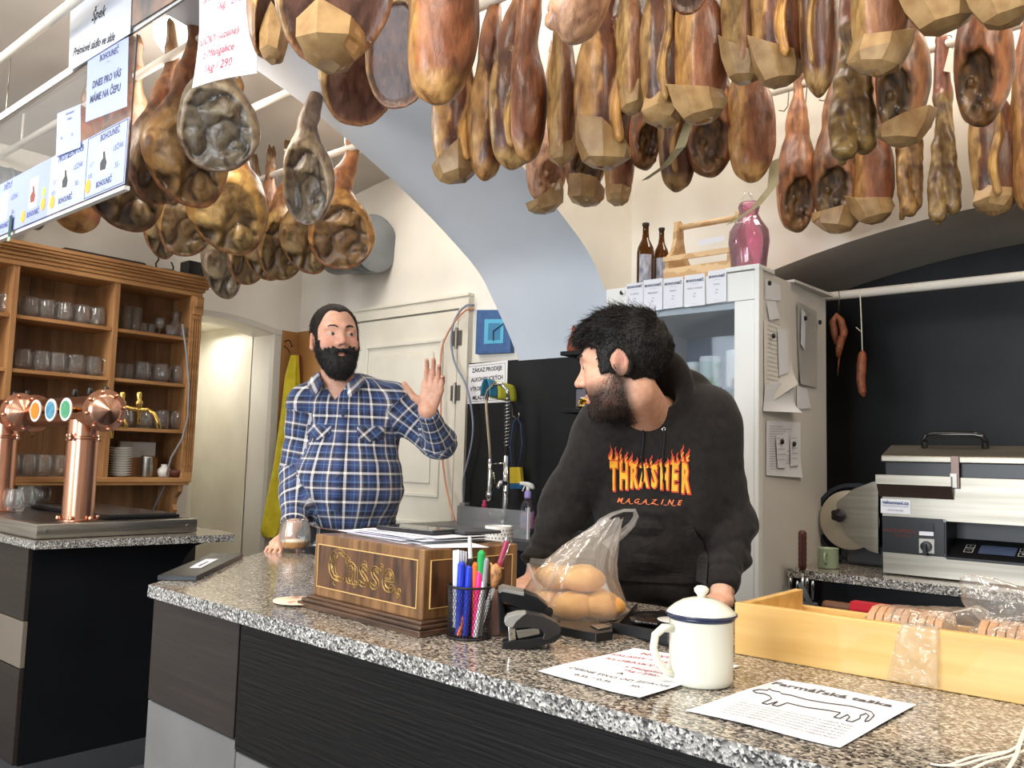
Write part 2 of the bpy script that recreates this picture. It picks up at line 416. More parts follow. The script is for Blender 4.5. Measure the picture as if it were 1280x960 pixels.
struct(mb, 'wall_alcove', [M_wall, M_soff], ang=30)
mb = MB().box(-1.53, 1.75, YA, YA+0.05, 0, 2.3)
struct(mb, 'wall_alcove_back', M_black)
# left wall with a doorway (cream recess) and the plain wall the shelf hangs on
mb = MB()
mb.box(LX-0.25, LX, -3.2, 2.50, 0, 3.4); mb.box(LX-0.25, LX, 3.02, BY, 0, 3.4)
ys = np.linspace(2.50, 3.02, 9); k0 = len(mb.v)
for y in ys:
    t = (y-2.5)/0.52; z = 2.035-0.05*t+0.02*math.sin(PI*t)
    mb.v += [(LX-0.25, y, z), (LX, y, z), (LX, y, 3.4), (LX-0.25, y, 3.4)]
for i in range(8):
    a, b = k0+4*i, k0+4*i+4
    for p, q in ((0, 1), (1, 2), (2, 3), (3, 0)): mb.f.append((a+p, a+q, b+q, b+p)); mb.m.append(0)
struct(mb, 'wall_left', M_wall)
mb = MB().box(LX-0.9, LX-0.24, 2.30, 2.505, 0, 2.2).box(LX-0.9, LX-0.24, 3.02, 3.2, 0, 2.2).box(LX-0.95, LX-0.9, 2.3, 3.2, 0, 2.2).box(LX-0.95, LX-0.24, 2.3, 3.2, 2.07, 2.2)
struct(mb, 'wall_passage', M_cream)
# casing of that doorway
mb = MB().box(LX-0.02, LX+0.022, 3.005, 3.055, 0, 2.0)
k0 = len(mb.v)
for y in np.linspace(2.42, 3.055, 9):
    t = (y-2.5)/0.52; z = 2.035-0.05*t+0.02*math.sin(PI*max(0, min(1, t)))
    mb.v += [(LX-0.01, y, z-0.006), (LX+0.026, y, z-0.006), (LX+0.026, y, z+0.028), (LX-0.01, y, z+0.034)]
for i in range(8):
    a, b = k0+4*i, k0+4*i+4
    for p, q in ((0, 1), (1, 2), (2, 3), (3, 0)): mb.f.append((a+p, a+q, b+q, b+p)); mb.m.append(0)
struct(mb, 'trim_2', mat('grey_white_casing', (196, 192, 184), 0.5))
# outer walls behind the camera with window openings the daylight comes through
mb = MB().box(-6.2, 3.4, -3.2, -3.05, 0, 0.85).box(-6.2, 3.4, -3.2, -3.05, 2.65, 3.4).box(-6.2, -4.3, -3.2, -3.05, 0.85, 2.65).box(0.2, 3.4, -3.2, -3.05, 0.85, 2.65).box(-2.9, -2.55, -3.2, -3.05, 0.85, 2.65)
struct(mb, 'wall_front', M_wall)
struct(MB().box(3.25, 3.4, -3.2, 4.3, 0, 3.4), 'wall_right', M_wall)

# ---- door in the back wall: frame, leaf with two raised panels, hinges
d = empty('door_1', (-3.53, BY, 0), None, None); d['kind'] = 'structure'
mb = MB().box(-0.53, -0.46, -0.035, 0, 0, 2.03).box(0.40, 0.47, -0.035, 0, 0, 2.03).box(-0.53, 0.47, -0.037, 0, 2.03, 2.09).box(-0.535, 0.475, -0.045, 0, 2.09, 2.105)
mb.build('door_frame', M_cream, d)
mb = MB().box(-0.45, 0.39, -0.03, -0.002, 0.01, 2.02, bev=0.003)
for z0, z1 in ((0.25, 0.88), (1.05, 1.86)):
    x0, x1 = -0.33, 0.27
    mb.box(x0-0.02, x1+0.02, -0.040, -0.03, z0-0.02, z0, bev=0.003).box(x0-0.02, x1+0.02, -0.040, -0.03, z1, z1+0.02, bev=0.003)
    mb.box(x0-0.02, x0, -0.040, -0.03, z0, z1, bev=0.003).box(x1, x1+0.02, -0.040, -0.03, z0, z1, bev=0.003)
    mb.box(x0+0.05, x1-0.05, -0.038, -0.03, z0+0.05, z1-0.05, bev=0.006)
mb.build('door_leaf', M_cream, d)
M_hinge = mat('hinge_steel', (150, 146, 138), 0.35, 0.9)
for z in (1.87, 1.58, 0.35):
    MB().cyl((0.395, -0.042, z-0.055), (0.395, -0.042, z+0.055), 0.009, 10).box(0.36, 0.43, -0.038, -0.034, z-0.04, z+0.04).build('hinge', M_hinge, d)

# ---- hanging rods, one thing each
rods = [(1.02, -4.6, 1.3, 'white painted rod high over the hanging menu board'),
        (1.40, -4.6, 1.3, 'white rod carrying the big hams beside the bright lamp'),
        (1.84, -4.6, X2, 'white rod ending at the arch, with the ham in front of the arch edge'),
        (2.37, -4.6, X2, 'white rod in front of the grey pipe, its end tucked behind the arch'),
        (1.84, X1, 1.6, 'white rod at the top centre carrying the ridged red hams'),
        (2.37, X1, 1.7, 'white rod between the front hams and the back wall'),
        (2.97, X1, 1.9, 'white rod nearest the pale wall above the fridge and the slicer')]
M_hook = mat('dull_hook_steel', (120, 116, 108), 0.35, 1.0)
for i, (y, a, b, lab) in enumerate(rods):
    o = MB().cyl((a, 0, 0), (b, 0, 0), 0.0155, 14).build('hanging_rod', M_rod, None, smooth=True); o.location = (0, y, 2.65)
    weld(o); tag(o, lab, 'rod', 'ham rods')
    hx = [x for x in np.arange(a+0.3, b-0.3, 1.6)]
    for x in hx:
        zc = vault(x) if x < X2 else (2.66 if x < X1 else 3.32)
        if zc > 2.7: MB().tube([(x, 0, 0.0), (x, 0, zc-2.65)], 0.006, 8).build('rod_hanger', M_rod, o)
r = MB().cyl((-1.5, 0, 0), (1.69, 0, 0), 0.017, 14).build('hanging_rod', M_rod, None, smooth=True); r.location = (0, 3.27, 1.905); weld(r)
tag(r, 'white rod across the black alcove with two small sausages', 'rod')

# ---- ventilation pipes
p = aty(430, 303, BY)
o = empty('ventilation_pipe', (-4.02, 3.06, 2.46), 'short grey galvanised pipe stub high on the wall above the door', 'pipe')
q0, q1 = Vector((0, 0.10, 0)), Vector((0.36, 0.02, 0))
mb = MB().lathe([(0.155, -0.05), (0.155, 0.2), (0.158, 0.2), (0.158, 0.31), (0.14, 0.31), (0.14, 0.0)], 40, (0.0, 0, 0), axis=(1, 0.0, -0.06))
mb.build('pipe_body', M_grey, o, ang=40)
for t in (0.19, 0.225, 0.26, 0.305):
    MB().lathe([(0.157, t), (0.166, t+0.005), (0.157, t+0.010)], 40, (0, 0, 0), axis=(1, 0, -0.06)).build('pipe_bead', M_grey, o, smooth=True)
o = empty('ventilation_duct', (-4.42, 1.0, 2.42), 'ribbed shiny metal duct under the ceiling at the left edge', 'pipe')
MB().lathe([(0.13, -1.4), (0.13, 0.55)], 32, (0, 0, 0), axis=(0, 1, 0)).build('duct_body', M_grey, o, ang=40)
for k in range(26):
    t = -1.3+k*0.07
    MB().lathe([(0.13, t), (0.136, t+0.012), (0.13, t+0.024)], 32, (0, 0, 0), axis=(0, 1, 0)).build('duct_rib', M_grey, o, smooth=True)

# ---- back room lamp
lp = atz(246, 52, 2.80)
o = empty('ceiling_lamp', tuple(lp), 'bright white bowl lamp glowing behind the pointed ham trotters', 'lamp')
M_glow = mat('lamp_glass', (255, 246, 232), 0.4, emit=9)
MB().lathe([(0.0, -0.085), (0.06, -0.08), (0.115, -0.055), (0.15, -0.015), (0.158, 0.02), (0.0, 0.02)], 32).build('lamp_bowl', M_glow, o, smooth=True)
MB().lathe([(0.16, 0.02), (0.165, 0.03), (0.06, 0.055), (0.05, 0.07), (0.0, 0.07)], 32).build('lamp_base', M_white, o, smooth=True)
l = bpy.data.lights.new('bulb', 'POINT'); l.energy = 10; l.color = (1.0, 0.93, 0.82); l.shadow_soft_size = 0.14
lo = bpy.data.objects.new('bulb', l); COL.objects.link(lo); lo.parent = o; lo.location = (0, 0, -0.26)

# ------------------------------------------------------------ granite, counters
def granite(name, base, rim):
    m = bpy.data.materials.new(name); m.use_nodes = True; N = m.node_tree.nodes; L = m.node_tree.links; b = N['Principled BSDF']
    tc = N.new('ShaderNodeTexCoord'); v = N.new('ShaderNodeTexVoronoi'); v.inputs['Scale'].default_value = 230 if not rim else 260
    L.new(tc.outputs['Object'], v.inputs['Vector'])
    cr = N.new('ShaderNodeValToRGB'); e = cr.color_ramp.elements
    e[0].position = 0.0; e[0].color = (*lin(base[0]), 1); e[1].position = 1.0; e[1].color = (*lin(base[3]), 1)
    for p, c in ((0.28, base[0]), (0.32, base[1]), (0.6, base[1]), (0.66, base[2]), (0.85, base[2]), (0.9, base[3])):
        q = e.new(p); q.color = (*lin(c), 1)
    sx = N.new('ShaderNodeSeparateColor'); L.new(v.outputs['Color'], sx.inputs[0])
    L.new(sx.outputs[0], cr.inputs[0])
    n = N.new('ShaderNodeTexNoise'); n.inputs['Scale'].default_value = 3; L.new(tc.outputs['Object'], n.inputs['Vector'])
    L.new(cr.outputs[0], b.inputs['Base Color']); b.inputs['Roughness'].default_value = 0.5 if rim else 0.13
    b.inputs['Specular IOR Level'].default_value = 0.6
    if rim:
        bp = N.new('ShaderNodeBump'); bp.inputs['Strength'].default_value = 0.55; bp.inputs['Distance'].default_value = 0.004
        L.new(v.outputs['Distance'], bp.inputs['Height']); L.new(bp.outputs[0], b.inputs['Normal'])
    return m
GB = [(58, 54, 52), (128, 120, 110), (160, 151, 139), (196, 188, 175)]
M_gran = granite('polished_granite', GB, False)
M_grim = granite('rough_granite_edge', [(50, 48, 48), (125, 122, 118), (170, 166, 160), (212, 210, 204)], True)
M_lam = mat('black_brown_wood_grain', (19, 17, 17), 0.5, spec=0.25, rgb2=(10, 9, 9), wave=('Z', 16, 9, 1.2), scale=(0.6, 0.6, 1.8), bump=0.5, bscale=(3, 3, 160))
M_lam2 = mat('dark_brown_laminate', (48, 41, 38), 0.5, spec=0.3, rgb2=(40, 34, 32), scale=(3, 3, 60), bump=0.1, bscale=(3, 3, 150))
M_lamb = mat('black_laminate', (11, 13, 17), 0.45, spec=0.3, rgb2=(15, 17, 21), scale=(5, 5, 5))
M_gband = mat('grey_laminate', (112, 110, 108), 0.5, rgb2=(102, 100, 98), scale=(5, 5, 5))
M_tband = mat('taupe_laminate', (118, 108, 97), 0.5)

def slab(name, poly, z0, z1, parent, rim_rough=0.0016):
    """stone slab: polished top, chiselled rim"""
    mb = MB(); pts = []
    n = len(poly)
    for i in range(n):
        a, b = poly[i], poly[(i+1) % n]; L = math.dist(a, b); k = max(1, int(L/0.012))
        for j in range(k): pts.append((a[0]+(b[0]-a[0])*j/k, a[1]+(b[1]-a[1])*j/k))
    m = len(pts); rows = [(z1, 0), (z1-0.003, 0.6), (z1-0.012, 1), (z1-0.02, 1), (z0+0.003, 0.7), (z0, 0)]
    cx = sum(p[0] for p in pts)/m; cy = sum(p[1] for p in pts)/m
    rnd = random.Random(3)
    for z, w in rows:
        for (x, y) in pts:
            d = Vector((x-cx, y-cy)).normalized(); o = w*rim_rough*(rnd.random()*2-0.6)
            mb.v.append((x+d.x*o, y+d.y*o, z))
    for r in range(len(rows)-1):
        for i in range(m):
            j = (i+1) % m; mb.f.append((r*m+i, (r+1)*m+i, (r+1)*m+j, r*m+j)); mb.m.append(1)
    mb.f.append(tuple(range(m))); mb.m.append(0); mb.f.append(tuple(range((len(rows)-1)*m, len(rows)*m))[::-1]); mb.m.append(0)
    o = mb.build(name, [M_gran, M_grim], parent); weld(o); return o
# main counter, front edge slightly skew to the room
def fy(x): return 1.045-0.036*(x+2.085)
ctr = empty('bar_counter', (-0.8, 1.4, 0), 'long serving counter with speckled granite top and black grained front', 'counter')
def rel(mb, o): mb.v = [(x-o.location.x, y-o.location.y, z-o.location.z) for x, y, z in mb.v]; return mb
P = [(-2.085, 1.045), (1.2, fy(1.2)), (1.2, 1.80), (-1.17, 1.785), (-2.62, 1.76)]
s_ = slab('worktop', [(x+0.8, y-1.4) for x, y in P], 0.87, 0.90, ctr)
IN = 0.012
def fp(x0, x1, z0, z1, m, name='front_panel', out=0.0):
    a = (x0, fy(x0)+IN-out); b = (x1, fy(x1)+IN-out)
    mb = MB(); mb.prism([a, b, (b[0], b[1]+0.02+out), (a[0], a[1]+0.02+out)], z0, z1)
    o = rel(mb, ctr).build(name, m, ctr)
    bv = o.modifiers.new('b', 'BEVEL'); bv.width = 0.0015; bv.segments = 1
    return o
z_a = float(aty(182, 871, 1.06)[2])
fp(-2.075, -1.664, z_a, 0.868, M_lam2); fp(-1.656, 0.1, z_a-0.02, 0.868, M_lam); fp(0.108, 1.2, z_a-0.02, 0.868, M_lam)
fp(-2.08, -1.66, 0.12, z_a-0.005, M_gband, 'kick_panel', -0.004); fp(-1.656, 1.2, 0.12, z_a-0.026, M_gband, 'kick_panel', -0.004)
mb = MB().prism([(-2.07, 1.08), (1.2, fy(1.2)+0.04), (1.2, 1.76), (-1.17, 1.75), (-2.45, 1.70)], 0.0, 0.868)
rel(mb, ctr).build('cabinet_body', M_lamb, ctr)
fp(-2.09, 1.2, 0.0, 0.115, mat('dark_plinth', (40, 38, 38), 0.5), 'plinth', -0.03)

# tap counter on the left
tc = empty('tap_counter', (-4.0, 1.6, 0), 'black and brown bar counter under the copper beer towers, granite top', 'counter')
P = [(-3.27, 1.215), (-3.17, 1.94), (-3.30, 1.99), (-4.58, 2.02), (-4.58, 1.215)]
slab('worktop', [(x+4.0, y-1.6) for x, y in P], 0.872, 0.90, tc)
mb = MB().prism([(-3.36, 1.245), (-3.36, 1.80), (-4.56, 1.86), (-4.56, 1.245)], 0.10, 0.871); rel(mb, tc).build('cabinet_body', M_lamb, tc)
mb = MB().prism([(-3.36, 1.80), (-3.36, 1.815), (-3.40, 1.90), (-3.6, 1.92), (-3.6, 1.80)], 0.10, 0.871); rel(mb, tc).build('side_post', M_lamb, tc)
mb = MB().prism([(1.815, 0.871), (1.93, 0.871), (1.93, 0.855), (1.87, 0.84), (1.835, 0.80), (1.815, 0.76)], -3.38, -3.36, axis='x')
mb.v = [(x, y, z) for x, y, z in mb.v]; rel(mb, tc).build('bracket', M_lamb, tc)
for z0, z1, m in ((0.61, 0.868, M_lam2), (0.442, 0.606, M_tband), (0.105, 0.438, M_lam2)):
    rel(MB().box(-4.56, -3.362, 1.228, 1.245, z0, z1, bev=0.002), tc).build('front_panel', m, tc)
mb = MB().box(-4.5, -3.40, 1.28, 1.80, 0.0, 0.10); rel(mb, tc).build('plinth', mat('grey_plinth', (88, 90, 94), 0.4, 0.5), tc)
rel(MB().box(-3.40, -3.352, 1.26, 1.84, 0.0, 0.10), tc).build('side_plinth', mat('grey_plinth'
, (88, 90, 94)), tc)

# drip station
dt = empty('drip_station', (-3.7, 1.5, 0.9), 'low stainless steel drip box on the tap counter granite', 'drip tray')
hb = 0.055
mb = MB().box(-4.55, -3.325, 1.235, 1.86, 0.902, 0.902+hb, bev=0.004)
rel(mb, dt).build('steel_body', M_steel, dt, ang=40)
rel(MB().box(-4.50, -3.36, 1.26, 1.84, 0.902+hb, 0.9035+hb), dt).build('drip_plate', mat('drip_steel', (120, 120, 120), 0.28, 1.0), dt)
for sy in (1.25, 1.80):
    rel(MB().cyl((-3.326, sy+0.02, 0.93), (-3.321, sy+0.02, 0.93), 0.008, 10), dt).build('screw', M_steel, dt)
ZT = 0.9036+hb
q = [atz(118, 632, ZT+0.012), atz(165, 629, ZT+0.012), atz(243, 641, ZT+0.012), atz(180, 648, ZT+0.012)]
lid = empty('plastic_slab', (float(np.mean([p[0] for p in q])), float(np.mean([p[1] for p in q])), ZT), 'flat black rectangular lid lying on the steel drip box right of the tower', 'lid')
c_ = lid.location
x0, x1 = -4.18, -3.40
rel(MB().box(x0, x1, 1.52, 1.82, ZT+0.001, ZT+0.014, bev=0.003), lid).build('tray_body', M_dark, lid)
rel(MB().box(x0+0.01, x1-0.01, 1.53, 1.81, ZT+0.014, ZT+0.019, bev=0.002), lid).build('tray_top', mat('smoke_plastic', (60, 60, 60), 0.25), lid)

# copper towers
M_cop = mat('brushed_copper', (226, 176, 150), 0.26, 1.0, rgb2=(204, 148, 122), scale=(40, 40, 1.5))
M_cop2 = mat('dark_copper', (188, 138, 114), 0.28, 1.0)
M_brass = mat('brass', (205, 168, 92), 0.25, 1.0)
def tower(x, y, lab, badges):
    t = empty('beer_tower', (x, y, ZT), lab, 'beer tower', 'copper beer towers')
    H = 0.385
    MB().lathe([(0.056, 0.0), (0.056, H)], 36).build('column', M_cop, t, smooth=False, ang=40)
    MB().lathe([(0.066, 0.0), (0.066, 0.006), (0.058, 0.008)], 32).build('base_flange', M_cop2, t, ang=40)
    for k in range(6):
        a = k*PI/3+0.3; MB().lathe([(0.008, 0), (0.009, 0.004), (0.008, 0.012), (0, 0.015)], 10, (0.068*math.cos(a), 0.068*math.sin(a), 0.006)).build('cap_nut', M_cop, t, smooth=True)
    MB().lathe([(0.058, H-0.075), (0.062, H-0.072), (0.062, H-0.064), (0.058, H-0.061)], 32).build('clamp_ring', M_cop2, t, ang=40)
    for k in range(4):
        a = k*PI/2+0.5; c, s = math.cos(a), math.sin(a)
        MB().lathe([(0, -0.014), (0.009, -0.012), (0.006, -0.002), (0.006, 0.004), (0.009, 0.008), (0, 0.02)], 10, (0.07*c, 0.07*s, H-0.068)).build('cap_nut', M_cop, t, smooth=True)
    # horizontal drum, axis along x
    zc = H+0.035; r = 0.058
    MB().lathe([(r, -0.50), (r, 0.16)], 36, (0, 0, zc), axis=(1, 0, 0)).build('cross_tube', M_cop2, t, ang=40)
    for sx, x0 in ((1, 0.16), (-1, -0.50)):
        c = (x0, 0, zc)
        MB().lathe([(0.0, 0.0), (0.078, 0.0), (0.08, 0.004), (0.08, 0.012), (0.062, 0.014), (0.058, 0.02), (0.05, 0.024), (0.0, 0.055)], 40, c, axis=(sx, 0, 0)).build('end_cap', M_cop, t, ang=30)
        for k in range(8):
            a = k*PI/4+0.2
            MB().lathe([(0.0065, 0), (0.007, 0.004), (0.005, 0.010), (0, 0.012)], 8, (x0+sx*0.012, 0.07*math.cos(a), zc+0.07*math.sin(a)), axis=(sx, 0, 0)).build('rivet', M_cop, t, smooth=True)
    # taps on the camera side with round badges
    for k, (xo, col) in enumerate(badges):
        MB().lathe([(0.012, 0.0), (0.012, 0.03), (0.02, 0.032), (0.02, 0.036)], 14, (xo, -r, zc), axis=(0.3, -1, 0)).build('badge_stem', M_brass, t, smooth=True)
        c = Vector((xo, -r, zc))+Vector((0.3, -1, 0)).normalized()*0.037
        b = MB(); b.lathe([(0.0, 0.0), (0.036, 0.0), (0.037, 0.005), (0.0, 0.006)], 28, c, axis=(0.18, -1, 0)); b.v = [(x_, y_, zc+(z_-zc)*1.18) for x_, y_, z_ in b.v]
        bb = b.build('tap_badge', M_white, t, smooth=False)
        b = MB(); b.lathe([(0.0, 0.006), (0.028, 0.006), (0.028, 0.0075), (0.0, 0.0075)], 24, c, axis=(0.18, -1, 0)); b.v = [(x_, y_, zc+(z_-zc)*1.18) for x_, y_, z_ in b.v]
        b.build('badge_face', col, bb)
    # faucets on the far side
    for xo in (-0.36, -0.21, -0.06):
        g = MB().cyl((xo, 0.05, zc), (xo, 0.10, zc), 0.011, 10).cyl((xo, 0.10, zc-0.03), (xo, 0.10, zc+0.06), 0.009, 10)
        g.tube([(xo, 0.10, zc-0.02), (xo, 0.13, zc-0.04), (xo, 0.135, zc-0.10)], 0.007, 8).build('faucet', M_brass, t, smooth=True)
        MB().lathe([(0.009, 0.06), (0.013, 0.09), (0.010, 0.105), (0, 0.11)], 12, (xo, 0.10, zc)).build('faucet_lever', M_dark, t, smooth=True)
    return t
B_o = mat('orange_badge', (238, 126, 34), 0.5); B_b = mat('teal_badge', (58, 120, 150), 0.5, rgb2=(90, 150, 175), scale=(60, 60, 60)); B_g = mat('green_badge', (52, 138, 96), 0.5, rgb2=(90, 160, 120), scale=(60, 60, 60)); B_y = mat('yellow_badge', (214, 205, 50), 0.5)
TX, TY = atz(90, 651, ZT)[:2]
tower(TX, TY+0.02, 'copper beer tower with orange, teal and green oval badges, right one of the pair', [(-0.24, B_o), (-0.09, B_b), (0.05, B_g)])
T2 = atz(-4, 640, ZT)[:2]
tower(T2[0]-0.05, T2[1]+0.02, 'copper beer tower cut by the left edge of the photo', [(-0.24, B_y), (-0.1, B_b)])
# brass faucets standing out to the right of the tower
for k, (px, py, lab) in enumerate(((170, 510, 'double brass tap with curved spout right of the copper tower'),)):
    D = 3.45
    def A(x, y): return at(x, y, D)
    o = empty('brass_tap', tuple(at(160, 512, D)), lab, 'tap')
    L = lambda pts: local(pts, o)
    MB().tube(L([at(140, 507, 3.3), at(150, 508, D), A(172, 512), A(186, 513)]), 0.009, 10).build('tap_arm', M_brass, o, smooth=True)
    MB().tube(L([A(186, 513), A(193, 518), A(197, 527), A(198, 536)]), [0.009, 0.009, 0.008, 0.01], 10).build('spout', M_brass, o, smooth=True)
    for px_ in (153, 174):
        MB().tube(L([A(px_, 490), A(px_, 493), A(px_, 500), A(px_, 503), A(px_, 508), A(px_-0.5, 522), A(px_-0.5, 530)]), [0.008, 0.011, 0.008, 0.015, 0.009, 0.007, 0.008], 12).build('tap_valve', M_brass, o, smooth=True)
    MB().tube(L([A(153, 521), A(157, 530), A(157, 536)]), 0.007, 10).build('spout', M_brass, o, smooth=True)
    # fed from the tower

# ------------------------------------------------------------ hams
# one signed-distance model per kind of leg; hook point at z=0, trotter above, lowest point at z=-0.56, front = -y
M_ham = mat('cured_ham', (255, 252, 244), 0.42, rgb2=(158, 140, 128), scale=(26, 26, 14), detail=8, attr='Col', bump=0.8, bscale=(55, 55, 30), spec=0.5, coat=0.30, crough=0.28, ramp=(0.40, 0.68), dist=0.6)
M_cup = mat('parchment_drip_cup', (192, 158, 110), 0.4, rgb2=(160, 124, 80), scale=(16, 16, 16), trans=0.25, spec=0.4, bump=0.3, bscale=(40, 40, 40))
M_cup2 = mat('pale_parchment_cup', (186, 176, 140), 0.38, rgb2=(160, 148, 110), scale=(12, 12, 12), trans=0.15)
M_str = mat('white_string', (214, 204, 184), 0.8)

def leg_base(P, fl=0.68, w=1.0, butt=0.118, hoof=True, up=0.0, so=3.0):
    P = P+np.stack([fbm(P, 4.5, 1, so), fbm(P, 5, 1, so+9)*0.5, fbm(P, 4, 1, so+5)], 1)*0.026
    f = (np.eye(3), (1, fl, 1))
    d = cap(P, (0, 0, 0.03), (0.0, 0, -0.14), 0.024, 0.036)
    d = smin(d, cap(P, (0, 0, -0.12+up*0.5), (0.0, 0, -0.30), 0.036+up*0.3, 0.085*w, f), 0.05)
    d = smin(d, ell(P, (0.0, 0.0, -0.40), (butt*w, butt*fl, 0.155)), 0.07)
    if hoof:
        d = smin(d, cap(P, (0, 0.0, 0.04), (-0.004, -0.006, 0.115), 0.025, 0.021), 0.02)
        for s in (-1, 1): d = smin(d, cap(P, (s*0.008, -0.006, 0.11), (s*0.012-0.004, -0.008, 0.15), 0.013, 0.006), 0.008)
        d = smin(d, cap(P, (-0.018, -0.01, 0.07), (-0.024, -0.018, 0.098), 0.009, 0.005), 0.008)
    return d+fbm(P, 9, 3, so)*0.009+ridge(P*np.array([1, 1, 0.45]), 15, 2, so+2)*0.0035
def mk(kind):
    sc = {'n': np.array([0, -0.95, -0.32])}
    so = 3.0 if kind != 'face2' else 17.5
    def fn(P):
        if kind[:4] == 'face':        # big oval wrinkled cut face turned to the front
            d = leg_base(P, 0.75, 1.05, 0.122, so=so)
            n = np.array([0, -0.96, -0.28]); n = n/np.linalg.norm(n)
            pl = (P-np.array([0, -0.048, -0.34]))@n
            Pw = P+np.stack([fbm(P, 11, 2, so), fbm(P, 11, 2, so+3), fbm(P, 11, 2, so+6)], 1)*0.03
            wr = (np.abs(fbm(Pw, 11, 2, so+2))-0.22)*-0.045+fbm(P, 34, 2, 9)*0.005
            edge = np.clip((-d-0.010)/0.012, 0, 1); rim = np.clip(1-np.abs(-d-0.010)/0.010, 0, 1)
            pl = pl+wr*edge+0.001*edge-0.002+fbm(P, 6, 2, so+1)*0.010
            pl = np.where(P[:, 2] > -0.2, pl-(P[:, 2]+0.2)*0.8, pl)
            return smax(d, pl, 0.012)
        if kind == 'skin':            # smooth rind side with fat flank
            d = leg_base(P, 0.8, 0.92, 0.105, up=0.07)
            d = smax(d, (P-np.array([-0.05, -0.03, -0.38]))@np.array([-0.75, -0.66, 0])+fbm(P, 14, 2, 4)*0.005-0.018, 0.02)
            return d+fbm(P, 30, 2, 5)*0.0015
        if kind == 'ridge':           # two red lobes with a yellow bone ridge between
            d = leg_base(P, 0.75, 0.85, 0.10, up=0.05)
            d = smin(d, ell(P, (-0.035, -0.02, -0.38), (0.05, 0.05, 0.15)), 0.03)
            d = smin(d, ell(P, (0.045, -0.01, -0.38), (0.05, 0.055, 0.16)), 0.03)
            q = P.copy(); q[:, 0] += 0.012*np.sin(P[:, 2]*26)+fbm(P, 20, 2)*0.006
            r1 = cap(q, (0.002, -0.075, -0.22), (-0.012, -0.088, -0.5), 0.010, 0.017)
            r2 = cap(q, (0.002, -0.072, -0.21), (0.004, -0.076, -0.25), 0.016, 0.012)
            return smin(d, smin(r1, r2, 0.01)+fbm(P, 40, 2)*0.002, 0.008)
        if kind == 'lobe':            # wide smooth dark face rimmed with yellow fat
            d = leg_base(P, 0.62, 1.12, 0.128)
            n = np.array([0.12, -0.95, -0.3]); n = n/np.linalg.norm(n)
            pl = (P-np.array([0, -0.035, -0.34]))@n; edge = np.clip((-d-0.010)/0.012, 0, 1)
            pl = pl+0.010*edge+fbm(P, 8, 2, 2)*0.006
            pl = np.where(P[:, 2] > -0.2, pl-(P[:, 2]+0.2)*0.6, pl)
            return smax(d, pl, 0.012)
        if kind == 'open':            # rind leg whose butt end shows an open cavity with bones
            d = leg_base(P, 0.8, 0.95, 0.11, up=0.03, so=8)
            cav = ell(P, (0.01, -0.07, -0.44), (0.065, 0.034, 0.085))
            d = smax(d, -cav, 0.02)
            wr = fbm(P, 22, 3, 7)*0.026; near = np.clip(1-np.abs(cav)/0.02, 0, 1)
            d = d+wr*near
            for c, r in (((0.02, -0.055, -0.47), 0.018), ((-0.02, -0.05, -0.42), 0.014), ((0.045, -0.05, -0.5), 0.016)): d = smin(d, np.linalg.norm(P-np.array(c), axis=1)-r, 0.01)
            return d
        if kind == 'slim':            # thin leg, twisted meat and bone
            q = P@rotz(0); a = P[:, 2]*7; c, s = np.cos(a), np.sin(a)
            q = np.stack([P[:, 0]*c-P[:, 1]*s, P[:, 0]*s+P[:, 1]*c, P[:, 2]], 1)
            d = cap(P, (0, 0, 0.02), (0.0, 0, -0.16), 0.022, 0.032)
            d = smin(d, cap(q, (0.018, 0, -0.15), (0.028, 0, -0.52), 0.024, 0.03), 0.02)
            d = smin(d, cap(q, (-0.022, 0, -0.17), (-0.03, 0, -0.50), 0.022, 0.026), 0.014)
            d = smin(d, cap(q, (0, -0.02, -0.2), (0.0, -0.03, -0.54), 0.012, 0.014), 0.01)
            return d+fbm(P, 26, 3, 6)*0.010*np.clip((-P[:, 2]-0.1)*6, 0, 1)
    hh = 0.0055 if kind[:4] == 'face' else 0.007; X = axis_pts(-0.16, 0.16, hh); Y = axis_pts(-0.14, 0.14, hh); Z = axis_pts(-0.62, 0.185, hh*1.15)
    V, F = sdf_mesh(fn, X, Y, Z)
    V = relax(V, F, 1, 0.2)
    z = V[:, 2]; n = len(V)
    nz = fbm(V, 10, 3, 20)[:, None]*0.5+0.5; nf = fbm(V, 34, 3, 31)[:, None]*0.5+0.5
    def mixc(a, b, t): t = np.clip(t, 0, 1); t = t[:, None] if t.ndim == 1 else t; return a*(1-t)+b*t
    st = fbm(V*np.array([1, 1, 0.25]), 40, 3, 15)[:, None]*0.5+0.5
    skin = mixc(C3(190, 136, 98), C3(134, 90, 60), nz*1.9-0.45); skin = mixc(skin, C3(104, 68, 46), np.clip(st*2.4-1.2, 0, 0.7))
    skin = mixc(skin, C3(206, 160, 116), np.clip((nf[:, 0]-0.55)*2.4, 0, 0.6))
    hock = mixc(C3(150, 112, 66), C3(96, 68, 40), nf)
    col = mixc(skin, hock, np.clip((z+0.04)/0.10, 0, 1))
    fat = mixc(C3(216, 182, 122), C3(170, 130, 76), nf*1.8-0.4)
    low = np.clip((-z-0.19)/0.03, 0, 1)
